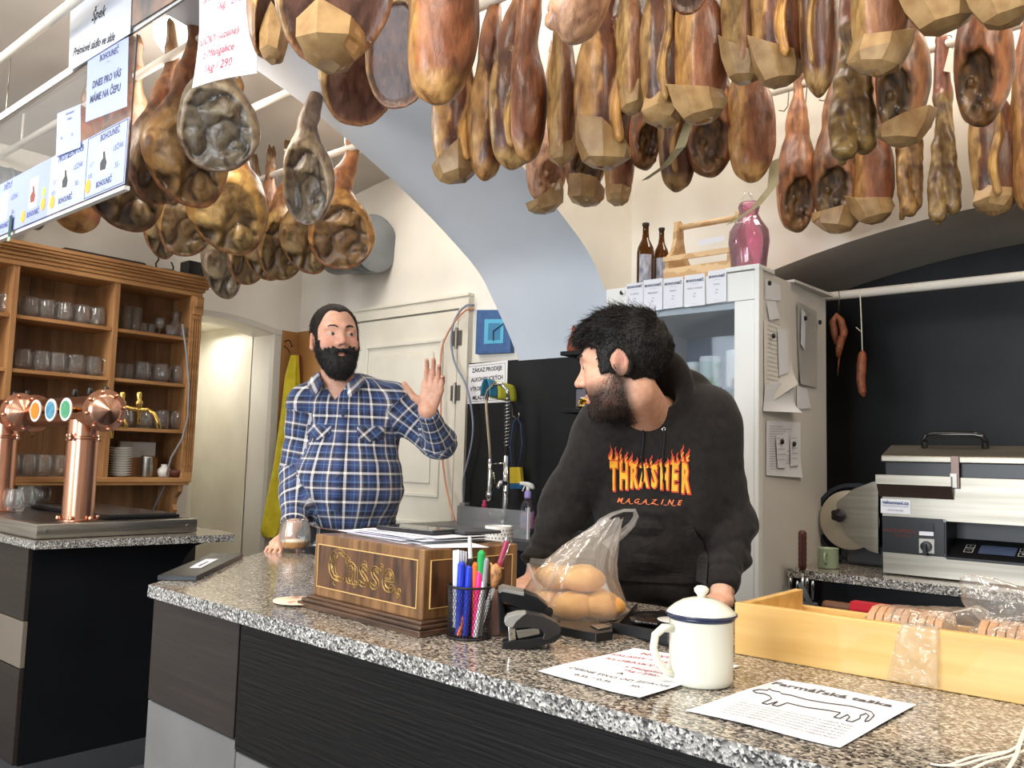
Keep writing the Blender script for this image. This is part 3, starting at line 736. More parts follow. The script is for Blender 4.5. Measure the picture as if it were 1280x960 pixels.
    if kind[:4] == 'face':
        nn = np.array([0, -0.96, -0.28]); nn = nn/np.linalg.norm(nn); d = leg_base(V, 0.75, 1.05, 0.122, so=so); pl = (V-np.array([0, -0.048, -0.34]))@nn
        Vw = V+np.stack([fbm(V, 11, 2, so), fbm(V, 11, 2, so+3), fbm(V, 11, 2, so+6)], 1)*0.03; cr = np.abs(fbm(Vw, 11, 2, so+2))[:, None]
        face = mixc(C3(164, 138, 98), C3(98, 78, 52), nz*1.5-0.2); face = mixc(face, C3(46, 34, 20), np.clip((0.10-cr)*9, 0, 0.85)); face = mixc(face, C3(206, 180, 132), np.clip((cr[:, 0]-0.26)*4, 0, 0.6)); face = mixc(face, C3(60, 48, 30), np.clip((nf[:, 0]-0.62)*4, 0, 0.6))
        front = np.clip((pl+0.045)/0.012, 0, 1)*low; inn = np.clip((-d-0.004-0.012*nf[:, 0]*nz[:, 0]*2)/0.004, 0, 1)
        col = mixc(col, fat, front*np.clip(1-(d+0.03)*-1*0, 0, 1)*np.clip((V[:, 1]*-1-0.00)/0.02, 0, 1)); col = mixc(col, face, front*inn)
    elif kind == 'skin':
        side = np.clip((((V-np.array([-0.05, -0.03, -0.38]))@np.array([-0.75, -0.66, 0])-0.018)+0.014)/0.01, 0, 1)*np.clip((-z-0.12)/0.04, 0, 1)
        col = mixc(col, C3(120, 72, 48), np.clip((V[:, 0]+0.02)*14, 0, 0.75)*np.clip((-z-0.12)/0.08, 0, 1)); col = mixc(col, fat, side)
        col = mixc(col, fat, np.clip((-z-0.50)/0.03, 0, 0.8))
    elif kind == 'ridge':
        col = mixc(col, mixc(C3(140, 84, 58), C3(88, 52, 38), nz*1.5-0.2), np.clip((-z-0.05)/0.12, 0, 0.9))
        col = mixc(col, fat, np.clip((-V[:, 0]-0.058-nf[:, 0]*0.02)/0.006, 0, 1)*np.clip((-z-0.14)/0.05, 0, 1))
        q = V.copy(); q[:, 0] += 0.012*np.sin(V[:, 2]*26); r1 = cap(q, (0.002, -0.075, -0.22), (-0.012, -0.088, -0.5), 0.010, 0.017)
        col = mixc(col, mixc(C3(214, 172, 96), C3(160, 116, 56), nf), np.clip((0.010-r1)/0.008, 0, 1)); col = mixc(col, fat, np.clip((-z-0.50)/0.03, 0, 0.9))
    elif kind == 'lobe':
        nn = np.array([0.12, -0.95, -0.3]); nn = nn/np.linalg.norm(nn); d = leg_base(V, 0.62, 1.12, 0.128); pl = (V-np.array([0, -0.035, -0.34]))@nn
        face = mixc(C3(120, 80, 66), C3(72, 48, 42), nz*1.6-0.3); face = mixc(face, C3(150, 112, 100), np.clip((nf[:, 0]-0.62)*3, 0, 0.5))
        front = np.clip((pl+0.022)/0.008, 0, 1)*low; inn = np.clip((-d-0.010)/0.006, 0, 1)
        col = mixc(col, fat, np.clip((V[:, 1]*-1+0.01)/0.02, 0, 1)*low); col = mixc(col, face, front*inn)
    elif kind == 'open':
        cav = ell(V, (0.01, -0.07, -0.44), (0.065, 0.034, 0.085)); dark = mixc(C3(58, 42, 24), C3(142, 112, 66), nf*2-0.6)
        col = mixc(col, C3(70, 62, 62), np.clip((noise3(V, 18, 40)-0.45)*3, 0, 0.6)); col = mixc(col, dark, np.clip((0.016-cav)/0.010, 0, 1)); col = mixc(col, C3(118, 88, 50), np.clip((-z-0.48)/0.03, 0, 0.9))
    elif kind == 'slim':
        t = np.clip(nf[:, 0]*2.4-0.7, 0, 1); m2 = mixc(C3(92, 62, 40), C3(182, 156, 100), t); col = mixc(mixc(C3(150, 88, 64), C3(110, 64, 46), nz), m2, np.clip((-z-0.15)/0.03, 0, 1))
    return V, F, col*0.86
HAMS = {}
def ham_mesh(kind):
    if kind not in HAMS:
        V, F, c = mk(kind); o = np_mesh('ham_meat', V, F, M_ham, None, True, c); HAMS[kind] = o.data; bpy.data.objects.remove(o)
    return HAMS[kind]
def tinted(kind, tint):
    key = (kind, tint)
    if key not in HAMS:
        me = ham_mesh(kind).copy(); a = me.color_attributes['Col']; n = len(me.vertices); c = np.empty(n*4, np.float32); a.data.foreach_get('color', c)
        c = c.reshape(-1, 4); g = c[:, :3].mean(1, keepdims=True); T = {'warm': (1.18, 1.02, 0.88), 'pale': None, 'dark': (0.70, 0.66, 0.62), 'red': (0.94, 0.80, 0.72), 'grey': None, 'yellow': (1.0, 0.98, 0.80)}[tint]
        if tint == 'pale': c[:, :3] = c[:, :3]*0.55+np.array(lin((222, 176, 148)))*0.62
        elif tint == 'grey': c[:, :3] = (c[:, :3]*0.5+g*0.5)*np.array([0.92, 0.92, 0.85])
        else: c[:, :3] *= np.array(T)
        a.data.foreach_set('color', np.clip(c, 0, 1).ravel()); HAMS[key] = me
    return HAMS[key]
def cup_mesh(seed):
    """folded parchment pocket that catches the drips: faceted open shell"""
    key = ('cup', seed)
    if key in HAMS: return HAMS[key]
    r = random.Random(seed); vs = []; fs = []; n = 7
    tilt = r.uniform(-0.05, 0.05); tx = r.choice((-1, 1))
    rings = [(1.12, 0.050), (1.10, 0.008), (0.86, -0.034), (0.34, -0.052)]
    for k, (s, z) in enumerate(rings):
        for j in range(n):
            a = 2*PI*j/n+0.35; x = 0.092*s*math.cos(a)*1.08; y = 0.070*s*math.sin(a)
            zz = z+(tilt*x*8*(1 if k < 2 else 0.3))+r.uniform(-0.008, 0.008)*(1.6 if k == 0 else 0.6)
            if k == 0: zz += 0.022*math.sin(a*1.0+1.2*tx)+(0.018 if j % 3 == 0 else -0.006)
            vs.append((x+r.uniform(-.006, .006), y+r.uniform(-.006, .006), zz))
    for k in range(3):
        for j in range(n): fs.append((k*n+j, k*n+(j+1) % n, (k+1)*n+(j+1) % n, (k+1)*n+j))
    fs.append(tuple(3*n+j for j in range(n))[::-1])
    m = len(vs); vv = list(vs)+[(x*0.975, y*0.975, z+0.0015) for x, y, z in vs]
    ff = [f[::-1] for f in fs]+[tuple(i+m for i in f) for f in fs]+[(j, (j+1) % n, m+(j+1) % n, m+j) for j in range(n)]
    me = bpy.data.meshes.new('drip_cup'); me.from_pydata(vv, [], ff); me.materials.append(M_cup); me.update(); me.shade_smooth(); me.set_sharp_from_angle(angle=math.radians(27)); HAMS[key] = me
    return me
_hk = MB().tube([(0, 0.0, 0.022), (0.012, 0, 0.034), (0.03, 0, 0.036), (0.038, 0, 0.02), (0.034, 0, -0.02), (0.03, -0.0, -0.07), (0.016, -0.0, -0.086), (-0.004, 0, -0.078)], 0.0022, 6)
_ho = _hk.build('hook', M_hook, None, True); HOOK = _ho.data; bpy.data.objects.remove(_ho)
_t = MB().box(-0.022, 0.022, -0.0006, 0.0006, -0.085, -0.005).tube([(0, 0, -0.005), (0.004, 0, 0.02), (0, 0, 0.045)], 0.0009, 5)
_to = _t.build('string_tag', mat('white_tag', (214, 210, 200), 0.7), None); TAGM = _to.data; bpy.data.objects.remove(_to)

def ham(px, pyb, wpx, ry, kind, rz, label, group, cup=None, tint=None, tagl=False, zsq=None, roll=0):
    """px centre and pyb lowest image row give the place under the rod at y=ry; wpx the width"""
    pb = aty(px, pyb, ry); D = float((MC@(pb-CP))[2]); x = pb[0]
    # aim the front to the viewer, then turn by rz
    front = Vector((-x, -ry)).normalized(); th = math.atan2(front.x, -front.y)
    L = 2.65-pb[2]; sz = L/0.56; wreal = wpx*D/FPX
    W0 = {'face': 0.245, 'face2': 0.245, 'skin': 0.20, 'ridge': 0.19, 'lobe': 0.265, 'open': 0.215, 'slim': 0.12}[kind]
    sxy = wreal/W0
    z0 = 2.65
    if sz > 1.15: z0 = 2.65-(sz-1.1)*0.56; sz = 1.1
    o = empty('ham', (x, ry, z0), label, 'ham', group, th+math.radians(rz)); o.rotation_euler.y = roll
    me = tinted(kind, tint) if tint else ham_mesh(kind)
    m = bpy.data.objects.new('ham_meat', me); COL.objects.link(m); m.parent = o; m.scale = (sxy, max(0.75, min(1.15, sxy)), sz)
    h = bpy.data.objects.new('hook', HOOK); COL.objects.link(h); h.parent = o; h.rotation_euler = (0, 0, 0.6-th)
    if z0 < 2.64:
        MB().tube([(0.0, 0, 0.03), (0.004, 0, 2.65-z0)], 0.0016, 6).build('string', M_str, o)
    if cup is not None:
        c = bpy.data.objects.new('drip_cup', cup_mesh(cup % 4)); COL.objects.link(c); c.parent = o
        c.location = (0, -0.006, -0.505*sz-0.016); kq = 0.72 if kind == 'lobe' else 1; c.scale = (kq*sxy*W0/0.225, kq*sxy*W0/0.185, max(0.7, min(1.1, sxy))); c.rotation_euler = (0, (cup*37 % 40-20)/75.0, cup*0.7)
        if cup >= 10: c.rotation_euler = (0, (-1 if cup % 2 else 1)*0.3, 0.4)
    if tagl:
        t = bpy.data.objects.new('string_tag', TAGM); COL.objects.link(t); t.parent = o; t.location = (0.045, -0.03, -0.03); t.rotation_euler = (0, 0.25, 0.3)
    return o
G1 = 'hams hanging in the left bay'; G2 = 'hams hanging over the counter'
# left bay: rod 1.40 (front), 1.84 (middle), 2.37 (rear)
ham(95, 290, 96, 1.40, 'skin', 60, 'orange ham leg showing only below the price signs, left one', G1, tint='warm')
ham(152, 287, 96, 1.40, 'face2', 10, 'dark cut ham face peeping out just under the right price sign', G1, tint='dark')
ham(196, 256, 78, 1.40, 'face', 35, 'ham with pointed trotter beside the sign edge, cut face half hidden', G1)
ham(231, 257, 96, 1.40, 'face2', 4, 'tall ham with split trotter crossing the glowing lamp', G1, tint='warm')
ham(270, 214, 96, 1.40, 'face', -8, 'ham with round wrinkled face right below the curled white price sheet', G1, tint='grey')
ham(200, 323, 46, 1.84, 'face2', 25, 'small ham face hanging over the pan on the shelf cabinet, left of two', G1)
ham(229, 321, 66, 1.84, 'face', 5, 'small ham face over the cabinet end, right of the two above the iron pan', G1)
ham(283, 317, 90, 1.84, 'face2', 0, 'yellow brown ham face tucked below the ham with the round wrinkled face', G1, tint='yellow')
ham(383, 282, 66, 1.84, 'face', -30, 'slender pale ham hanging free against the ceiling at the arch edge', G1, tint='grey')
ham(278, 373, 52, 2.37, 'face2', 30, 'lowest ham of the cluster, touching the corner of the shelf cabinet', G1, tint='grey')
ham(308, 357, 50, 2.37, 'face', 25, 'ham second from the cabinet in the rear cluster', G1)
ham(330, 350, 54, 2.37, 'face2', 15, 'rear ham with thin hooked shank left of the slender pale ham', G1)
ham(350, 351, 56, 2.37, 'face', 5, 'rear ham just under the slender pale ham, left side', G1, tint='yellow')
ham(382, 342, 60, 2.37, 'face2', 0, 'rear ham with golden rim directly below the slender pale ham', G1)
ham(425, 337, 80, 2.37, 'face', -6, 'rear ham with long pink shank in front of the grey pipe', G1, tint='warm')
# over the counter: rods 1.02, 1.40, 1.84, 2.37, 2.97
ham(338, 79, 60, 1.02, 'lobe', 30, 'nearest ham at the edge of the curled white price sheet, in parchment', G2, cup=1)
ham(412, 86, 140, 1.02, 'lobe', -5, 'nearest big dark ham in a wide tan parchment cup at top left', G2, cup=2)
ham(447, 161, 98, 1.40, 'lobe', 12, 'ham with broad purple brown face hanging alone before the pale arch', G2)
ham(496, 138, 88, 1.40, 'lobe', -28, 'dark faced ham with slanting yellow rim, right of the broad purple one', G2, tint='dark')
ham(548, 130, 104, 1.22, 'skin', -30, 'large light orange grained ham at the top centre', G2, tint='warm')
ham(570, 225, 66, 1.84, 'ridge', 28, 'narrow red ham in a parchment cup, lowest in front of the pale arch', G2, cup=3, tint='warm')
ham(606, 226, 44, 1.84, 'ridge', 40, 'thin dark shanked ham with pointed tip beside the ridged pair', G2, tint='red')
ham(640, 212, 62, 1.84, 'ridge', 0, 'dark red ham with a long yellow bone ridge down the front', G2)
ham(658, 203, 40, 1.80, 'skin', -50, 'smooth brown red ham touching the one with the yellow bone ridge', G2, tint='red')
ham(682, 264, 54, 2.37, 'open', 20, 'pink ham with a hairy trotter, its butt in torn white paper', G2, cup=0, tint='pale')
ham(702, 208, 40, 1.84, 'skin', 5, 'narrow ham with a golden fat strip and parchment cup', G2, cup=5)
ham(720, 71, 106, 1.22, 'open', -120, 'big pale marbled ham cut off by the top edge near the centre', G2, tint='pale')
ham(752, 210, 74, 1.84, 'ridge', 42, 'wide dark red ham with a gnarled yellow left edge and parchment', G2, cup=4, tint='red')
ham(731, 256, 54, 2.37, 'open', 0, 'ham whose open stony butt shows above a long parchment strip', G2, cup=6)
ham(773, 257, 40, 2.37, 'skin', -15, 'small red ham in a folded tan paper above the brown bottles', G2, cup=7)
ham(790, 140, 44, 1.84, 'skin', 0, 'golden edged ham in parchment, left of the big pale green paper cup', G2, cup=8)
ham(828, 160, 58, 1.84, 'ridge', 10, 'ham with creamy bone ridge and brown parchment, left of the pale green cup', G2, cup=10, tint='dark')
ham(876, 155, 70, 1.84, 'skin', -4, 'orange ham in the big pale green paper cup', G2, cup=11, tint='red')
ham(806, 222, 42, 2.37, 'open', 10, 'orange rear ham with blackened butt and no paper', G2, tint='warm')
ham(846, 240, 48, 2.37, 'ridge', 0, 'rear ham with orange bone ridge behind a slanting paper strip', G2, tint='dark')
ham(890, 233, 66, 2.37, 'open', -18, 'pink orange rear ham ending in a small paper bag', G2, tint='warm')
ham(940, 228, 62, 2.37, 'skin', 0, 'bright orange ham with pale yellow flank above the pink bottle', G2, tint='warm')
ham(928, 103, 52, 1.84, 'skin', 12, 'top ham in brown paper right of the pale green cup', G2, cup=9)
ham(972, 108, 66, 1.84, 'ridge', 18, 'top ham in a large smooth tan paper with a cut corner', G2, cup=13, tint='warm')
ham(1024, 121, 46, 1.84, 'ridge', -10, 'very dark top ham with a ragged black tip and no paper', G2, tint='dark')
ham(997, 301, 52, 2.97, 'open', 0, 'hanging ham with narrow yellow shank and gaping bony butt near the fridge', G2, tint='warm')
ham(1046, 290, 60, 2.97, 'open', -20, 'rear ham with grey spots leaning on the one with the gaping butt', G2, cup=12)
ham(1066, 206, 64, 2.37, 'slim', 10, 'pale yellow ham with a long fatty bone, ending in a blunt cream tip', G2, tint='yellow')
ham(1100, 95, 74, 1.84, 'skin', -14, 'top ham in a crumpled light brown paper right of the dark tipped one', G2, cup=14)
ham(1092, 279, 54, 2.97, 'skin', -10, 'small red rear ham in a pointed paper bag over the arch', G2, cup=15, tint='red')
ham(1130, 182, 64, 2.37, 'open', -35, 'ham with black hollow cut side above a tan paper cup', G2, cup=16)
ham(1138, 277, 38, 2.97, 'slim', 40, 'small curved orange and green ham end without paper', G2, tint='warm')
ham(1178, 38, 86, 1.84, 'skin', 0, 'near ham in a huge light paper cup at the top right', G2, cup=17, tint='yellow')
ham(1181, 283, 42, 2.97, 'slim', 0, 'long thin twisted ham with a white string tag', G2, tagl=True)
ham(1232, 172, 68, 2.37, 'open', -30, 'plump orange ham with hollow grey right side near the right edge', G2, tint='warm')
ham(1243, 270, 54, 2.97, 'ridge', 14, 'rear ham in pinkish paper below the plump orange one', G2, cup=18)
ham(1286, 265, 40, 2.97, 'skin', 0, 'red ham cut off by the right edge of the photo', G2, tint='red')
ham(1256, 33, 80, 1.84, 'skin', 0, 'near ham in golden brown paper at the top right corner', G2, cup=19)
for px, pyb in ((862, 18),): ham(px, pyb, 60, 1.60, 'lobe', 0, 'dark round ham butt just showing at the top edge above the pale green cup', G2, tint='dark')
# empty hooks on the rear rod
for px in (975, 1025):
    p = aty(px, 120-(px-960)*0.258, 2.97); o = bpy.data.objects.new('empty_hook', HOOK); COL.objects.link(o); o.location = (p[0], 2.97, 2.65)
    tag(o, 'bare wire hook on the rear rod, %s the ham with the gaping butt' % ('left of' if px < 1000 else 'right of'), 'hook', 'empty hooks')
# loose paper strips
def strip(pts, wv, lab):
    o = MB(); P = [Vector(p) for p in pts]; wv = Vector(wv)
    for i, p in enumerate(P):
        s = 1-abs(i/(len(P)-1)-0.4)*0.5; o.v += [tuple(p-wv*s), tuple(p+wv*s), tuple(p+wv*s+Vector((0.001, -0.001, 0))), tuple(p-wv*s+Vector((0.001, -0.001, 0)))]
    for i in range(len(P)-1):
        a, b = 4*i, 4*i+4
        for p_, q_ in ((0, 1), (1, 2), (2, 3), (3, 0)): o.f.append((a+p_, a+q_, b+q_, b+p_)); o.m.append(0)
    o.f += [(0, 1, 2, 3), tuple(4*(len(P)-1)+k for k in range(4))[::-1]]; o.m += [0, 0]
    c = sum(P, Vector())/len(P); o = o.build('paper_strip', M_cup2, None, loc=tuple(c)); weld(o); tag(o, lab, 'paper'); return o
strip([at(862, 150, 2.22), at(850, 185, 2.25), at(832, 207, 2.3), at(806, 225, 2.34)], (0.012, 0.008, 0.004), 'long slanting paper strip hanging from the pale green paper cup')
strip([at(968, 200, 2.63), at(966, 232, 2.61), at(945, 258, 2.6), at(912, 280, 2.6)], (0.014, 0.01, 0.006), 'long paper strip crossing in front of the pink bottle')

# ------------------------------------------------------------ people
M_skin = mat('skin', (255, 255, 255), 0.48, rgb2=(244, 232, 226), scale=(60, 60, 60), attr='Col', bump=0.12, bscale=(240, 240, 240), sss=0.12, spec=0.4)
M_eyew = mat('eye_white', (182, 170, 164), 0.15); M_iris = mat('brown_iris', (52, 34, 24), 0.1)
M_hair1 = mat('dark_brown_hair', (40, 30, 24), 0.6, spec=0.3, rgb2=(24, 18, 15), scale=(160, 160, 24), bump=0.9, bscale=(220, 220, 40))
M_beard = mat('black_brown_beard', (34, 28, 26), 0.6, rgb2=(18, 15, 14), scale=(150, 150, 60), bump=1.0, bscale=(260, 260, 90))
M_hair2 = mat('black_hair', (15, 13, 12), 0.5, spec=0.3, rgb2=(27, 23, 21), scale=(140, 140, 40), bump=0.9, bscale=(180, 180, 60))
def headf(p):
    """head in its own space: x to its left, -y face, z up, origin between the ears"""
    d = ell(p, (0, 0.012, 0.038), (0.074, 0.094, 0.086))
    d = smin(d, ell(p, (0, -0.022, -0.012), (0.064, 0.068, 0.085)), 0.03)
    d = smin(d, ell(p, (0, -0.038, -0.066), (0.048, 0.046, 0.048)), 0.03)
    d = smin(d, np.linalg.norm(p-np.array([0, -0.074, -0.094]), axis=1)-0.017, 0.025)
    for s in (-1, 1):
        d = smin(d, ell(p, (s*0.040, -0.060, -0.026), (0.024, 0.024, 0.024)), 0.02)        # cheek
        d = smin(d, cap(p, (s*0.012, -0.086, 0.030), (s*0.044, -0.070, 0.030), 0.009, 0.008), 0.018)  # brow
        d = smax(d, -(np.linalg.norm(p-np.array([s*0.031, -0.097, 0.012]), axis=1)-0.016), 0.014)  # socket
        d = smin(d, np.linalg.norm(p-np.array([s*0.031, -0.0745, 0.009]), axis=1)-0.0128, 0.004)   # lids
        d = smin(d, ell(p, (s*0.077, 0.012, -0.002), (0.010, 0.020, 0.031), rotz(s*0.35)), 0.006)  # ear
        d = smax(d, -ell(p, (s*0.087, 0.008, 0.002), (0.008, 0.012, 0.020), rotz(s*0.35)), 0.004)
        d = smin(d, np.linalg.norm(p-np.array([s*0.078, 0.004, -0.027]), axis=1)-0.008, 0.008)
    d = smin(d, cap(p, (0, -0.080, 0.022), (0, -0.108, -0.020), 0.007, 0.0105), 0.012)      # nose
    for s in (-1, 1): d = smin(d, np.linalg.norm(p-np.array([s*0.0125, -0.096, -0.025]), axis=1)-0.0085, 0.006)
    d = smin(d, ell(p, (0, -0.086, -0.055), (0.024, 0.012, 0.0065)), 0.006)
    d = smin(d, ell(p, (0, -0.084, -0.066), (0.021, 0.012, 0.0065)), 0.006)
    d = smax(d, -cap(p, (-0.022, -0.094, -0.0605), (0.022, -0.094, -0.0605), 0.002, 0.002), 0.004)
    # eye opening
    for s in (-1, 1): d = smax(d, -ell(p, (s*0.031, -0.090, 0.008), (0.0105, 0.012, 0.0029)), 0.002)
    return d
def hand_caps(W, Fd, Nn, S, curl=0.25, spread=1.0, k=1.0, thumb=(0.75, 0.6, 0.25), curls=None):
    """capsules of a hand: wrist W, finger direction Fd, palm normal Nn, thumb side S"""
    W, Fd, Nn, S = [np.array(q, float) for q in (W, Fd, Nn, S)]
    Fd /= np.linalg.norm(Fd); Nn -= Fd*(Nn@Fd); Nn /= np.linalg.norm(Nn); S -= Fd*(S@Fd)+Nn*(S@Nn); S /= np.linalg.norm(S)
    palm = []; fing = []
    for so, L, lens, r in ((0.028, 0.088, (0.042, 0.026, 0.020), 0.0088), (0.0095, 0.092, (0.046, 0.030, 0.021), 0.009), (-0.0095, 0.088, (0.042, 0.028, 0.021), 0.0086), (-0.027, 0.080, (0.033, 0.021, 0.018), 0.0078)):
        idx = len(fing); b = W+Fd*L*k+S*so*k
        palm.append((W+S*so*0.55*k+Fd*0.005, b, 0.0165*k, 0.0125*k))
        a = curls[idx] if curls else curl; ang = a*0.6; p = b; dirS = S*so*3.2*spread
        for li, l in enumerate(lens):
            dv = Fd*math.cos(ang)+Nn*math.sin(ang)+dirS*math.cos(ang); dv /= np.linalg.norm(dv); q = p+dv*l*k
            fing.append((p, q, (r-0.0006*li)*k, (r-0.0006*(li+1))*k)) if li else fing.append((p, q, r*1.03*k, r*k))
            p = q; ang += a
        fing[idx:] = [fing[idx:]]
    t0 = W+Fd*0.022*k+S*0.016*k; tv = S*thumb[0]+Fd*thumb[1]+Nn*thumb[2]; tv /= np.linalg.norm(tv)
    t1 = t0+tv*0.042*k; tv2 = tv+Fd*0.5; tv2 /= np.linalg.norm(tv2); t2 = t1+tv2*0.033*k; t3 = t2+tv2*0.024*k
    fing.append([(t0, t1, 0.0155*k, 0.0125*k), (t1, t2, 0.0115*k, 0.0102*k), (t2, t3, 0.0102*k, 0.0085*k)])
    return palm, fing
def hand_sdf(P, H):
    palm, fing = H; d = None
    for a, b, ra, rb in palm: e = cap(P, a, b, ra, rb); d = e if d is None else smin(d, e, 0.012)
    for F_ in fing:
        f = None
        for a, b, ra, rb in F_: e = cap(P, a, b, ra, rb); f = e if f is None else smin(f, e, 0.003)
        d = smin(d, f, 0.006)
    return d
def head_R(yaw, pitch=0, roll=0): return rotz(yaw)@roty(roll)@rotx(pitch)      # columns: head axes in world
def strands(name, V, F, mask, n, lf, df, w, m, parent, org, hc, hR, hs, rand=0.3):
    """fine tapering hair strands rooted on a surface"""
    r = np.random.RandomState(3); c = V[F]; ce = c.mean(1); N = np.cross(c[:, 2]-c[:, 0], c[:, 3]-c[:, 1]); N /= np.linalg.norm(N, axis=1)[:, None]+1e-12
    p = ((ce-hc)@hR)/hs; near = np.where((np.abs(p) < 0.16).all(1))[0]; i = near[r.randint(0, len(near), n*6)]; i = i[mask(p[i])][:n]
    k = len(i); pl = p[i]; root = ce[i]+(c[i, 0]-ce[i])*r.rand(k, 1)+(c[i, 1]-ce[i])*r.rand(k, 1); nl = N[i]@hR
    d = df(pl, nl)+r.randn(k, 3)*rand; d /= np.linalg.norm(d, axis=1)[:, None]; d = d@hR.T; L = (lf(pl)*hs*(0.6+0.8*r.rand(k)))[:, None]
    s = np.cross(d, r.randn(k, 3)); s /= np.linalg.norm(s, axis=1)[:, None]; bend = r.randn(k, 3)*0.25-N[i]*0.35; vs = []
    for t, ww in ((0, 1), (0.4, 0.9), (0.75, 0.6), (1.0, 0.12)): q = root+d*L*t+bend*L*t*t; vs += [q-s*w*0.5*ww, q+s*w*0.5*ww]
    V_ = np.stack(vs, 1).reshape(-1, 3)-org; b = np.arange(k)[:, None]*8; F_ = np.concatenate([b+np.array([j, j+1, j+3, j+2]) for j in (0, 2, 4)])
    o = np_mesh(name, V_, F_, m, parent, False); o['kind'] = 'stuff'; return o
def skin_cols(V, hc, hR, hs, stub=0.0, base=(214, 164, 140), red=0.5):
    p = ((V-hc)@hR)/hs; n = len(V); col = np.tile(C3(*base), (n, 1))
    def bl(c, t): nonlocal col; t = np.clip(t, 0, 1)[:, None]; col = col*(1-t)+np.array(c)*t
    nz = fbm(V, 40, 2, 8)*0.5+0.5
    for c, r in (((0.042, -0.07, -0.02), 0.030), ((-0.042, -0.07, -0.02), 0.030), ((0, -0.105, -0.02), 0.018), ((0.08, 0.01, 0), 0.032), ((-0.08, 0.01, 0), 0.032)):
        bl(C3(206, 124, 108), (1-np.linalg.norm(p-np.array(c), axis=1)/r)*1.2*red)
    lip = ((np.abs(p[:, 0]) < 0.024) & (np.abs(p[:, 2]+0.0605) < 0.0115-0.0002*0) & (p[:, 1] < -0.082)); bl(C3(190, 124, 112), lip*0.6)
    if stub:
        s = np.clip((-0.030-p[:, 2]+np.clip(p[:, 1]+0.03, 0, 1)*1.3)/0.03, 0, 1)*np.clip((0.03-p[:, 1])/0.03, 0, 1)*np.clip((p[:, 2]+0.135)/0.02, 0, 1)*np.clip((-p[:, 1]+0.035)/0.02, 0, 1)
        s = s*(1-lip); bl(C3(60, 44, 38), s*stub*(0.75+0.5*nz))
        m = (np.abs(p[:, 0]) < 0.026) & (p[:, 2] < -0.034) & (p[:, 2] > -0.05) & (p[:, 1] < -0.08); bl(C3(84, 60, 50), m*stub)
    return col*(0.94+0.12*nz[:, None])
def plaidable(name, V, F, m, parent, segs, bodyR, bc):
    """UV from the nearest sleeve segment or the torso"""
    n = len(V); best = np.full(n, 1e9); U = np.zeros((n, 2)); q = (V-bc)@bodyR
    U[:, 0] = np.arctan2(q[:, 0], -q[:, 1])*0.19+0.003; U[:, 1] = V[:, 2]
    dt = None
    for (a, b, r, k) in segs:
        a = np.array(a); b = np.array(b); ba = b-a; L = np.linalg.norm(ba); t = ((V-a)@ba)/L/L; tc = np.clip(t, -0.05, 1.05); pr = a+tc[:, None]*ba; d = np.linalg.norm(V-pr, axis=1)
        w = ba/L; u = np.cross(w, bodyR[:, 1]); u /= np.linalg.norm(u); v = np.cross(w, u); rel_ = V-a
        ang = np.arctan2(rel_@u, rel_@v); m_ = (d < r*1.25) & (d < best) & (t > k)
        U[m_, 0] = ang[m_]*r; U[m_, 1] = (t[m_]*L); best[m_] = d[m_]
    fu = U[F]          # per face, 4 corners
    du = fu[:, :, 0]; rng_ = du.max(1)-du.min(1); per = 0.19*2*PI
    bad = rng_ > 0.1
    fu[bad, :, 0] = fu[bad][:, :1, 0]
    return np_mesh(name, V, F, m, parent, True, uv=fu.reshape(-1, 2))
def shell(name, fn, lo, hi, h, parent, m, org, fine=None, colors=None, rel_=1, build=True):
    X = axis_pts(lo[0], hi[0], h); Y = axis_pts(lo[1], hi[1], h); Z = axis_pts(lo[2], hi[2], h)
    V, F = sdf_mesh(fn, X, Y, Z); V = relax(V, F, rel_, 0.4)
    if not build: return V, F
    return np_mesh(name, V-np.array(org), F, m, parent, True)
def eyes(parent, org, hc, hR, hs, gaze):
    for s in (-1, 1):
        c = hc+hR@(np.array([s*0.031, -0.0745, 0.009])*hs)-org; g = hR@np.array(gaze); g /= np.linalg.norm(g); R0 = 0.0120*hs
        mb = MB(); mb.lathe([(0.0, -R0)]+[(R0*math.sin(t), -R0*math.cos(t)) for t in np.linspace(0.3, 2.65, 10)], 18, tuple(c), axis=tuple(g))
        mb.lathe([(R0*math.sin(2.42), -R0*math.cos(2.42)*1.01), (R0*math.sin(2.75), -R0*math.cos(2.75)*1.01), (0.0, R0*1.03)], 16, tuple(c), mi=1, axis=tuple(g))
        mb.build('eye', [M_eyew, M_iris], parent, smooth=True)
def brows(parent, org, hc, hR, hs, m, th=0.0034):
    for s in (-1, 1):
        pts = [hc+hR@(np.array([s*x, y, z])*hs)-org for x, y, z in ((0.013, -0.0965, 0.030), (0.024, -0.0955, 0.036), (0.037, -0.087, 0.037), (0.049, -0.074, 0.031))]
        MB().tube([tuple(p) for p in pts], [th, th*1.3, th*1.1, th*0.5], 8).build('eyebrow', m, parent, True)

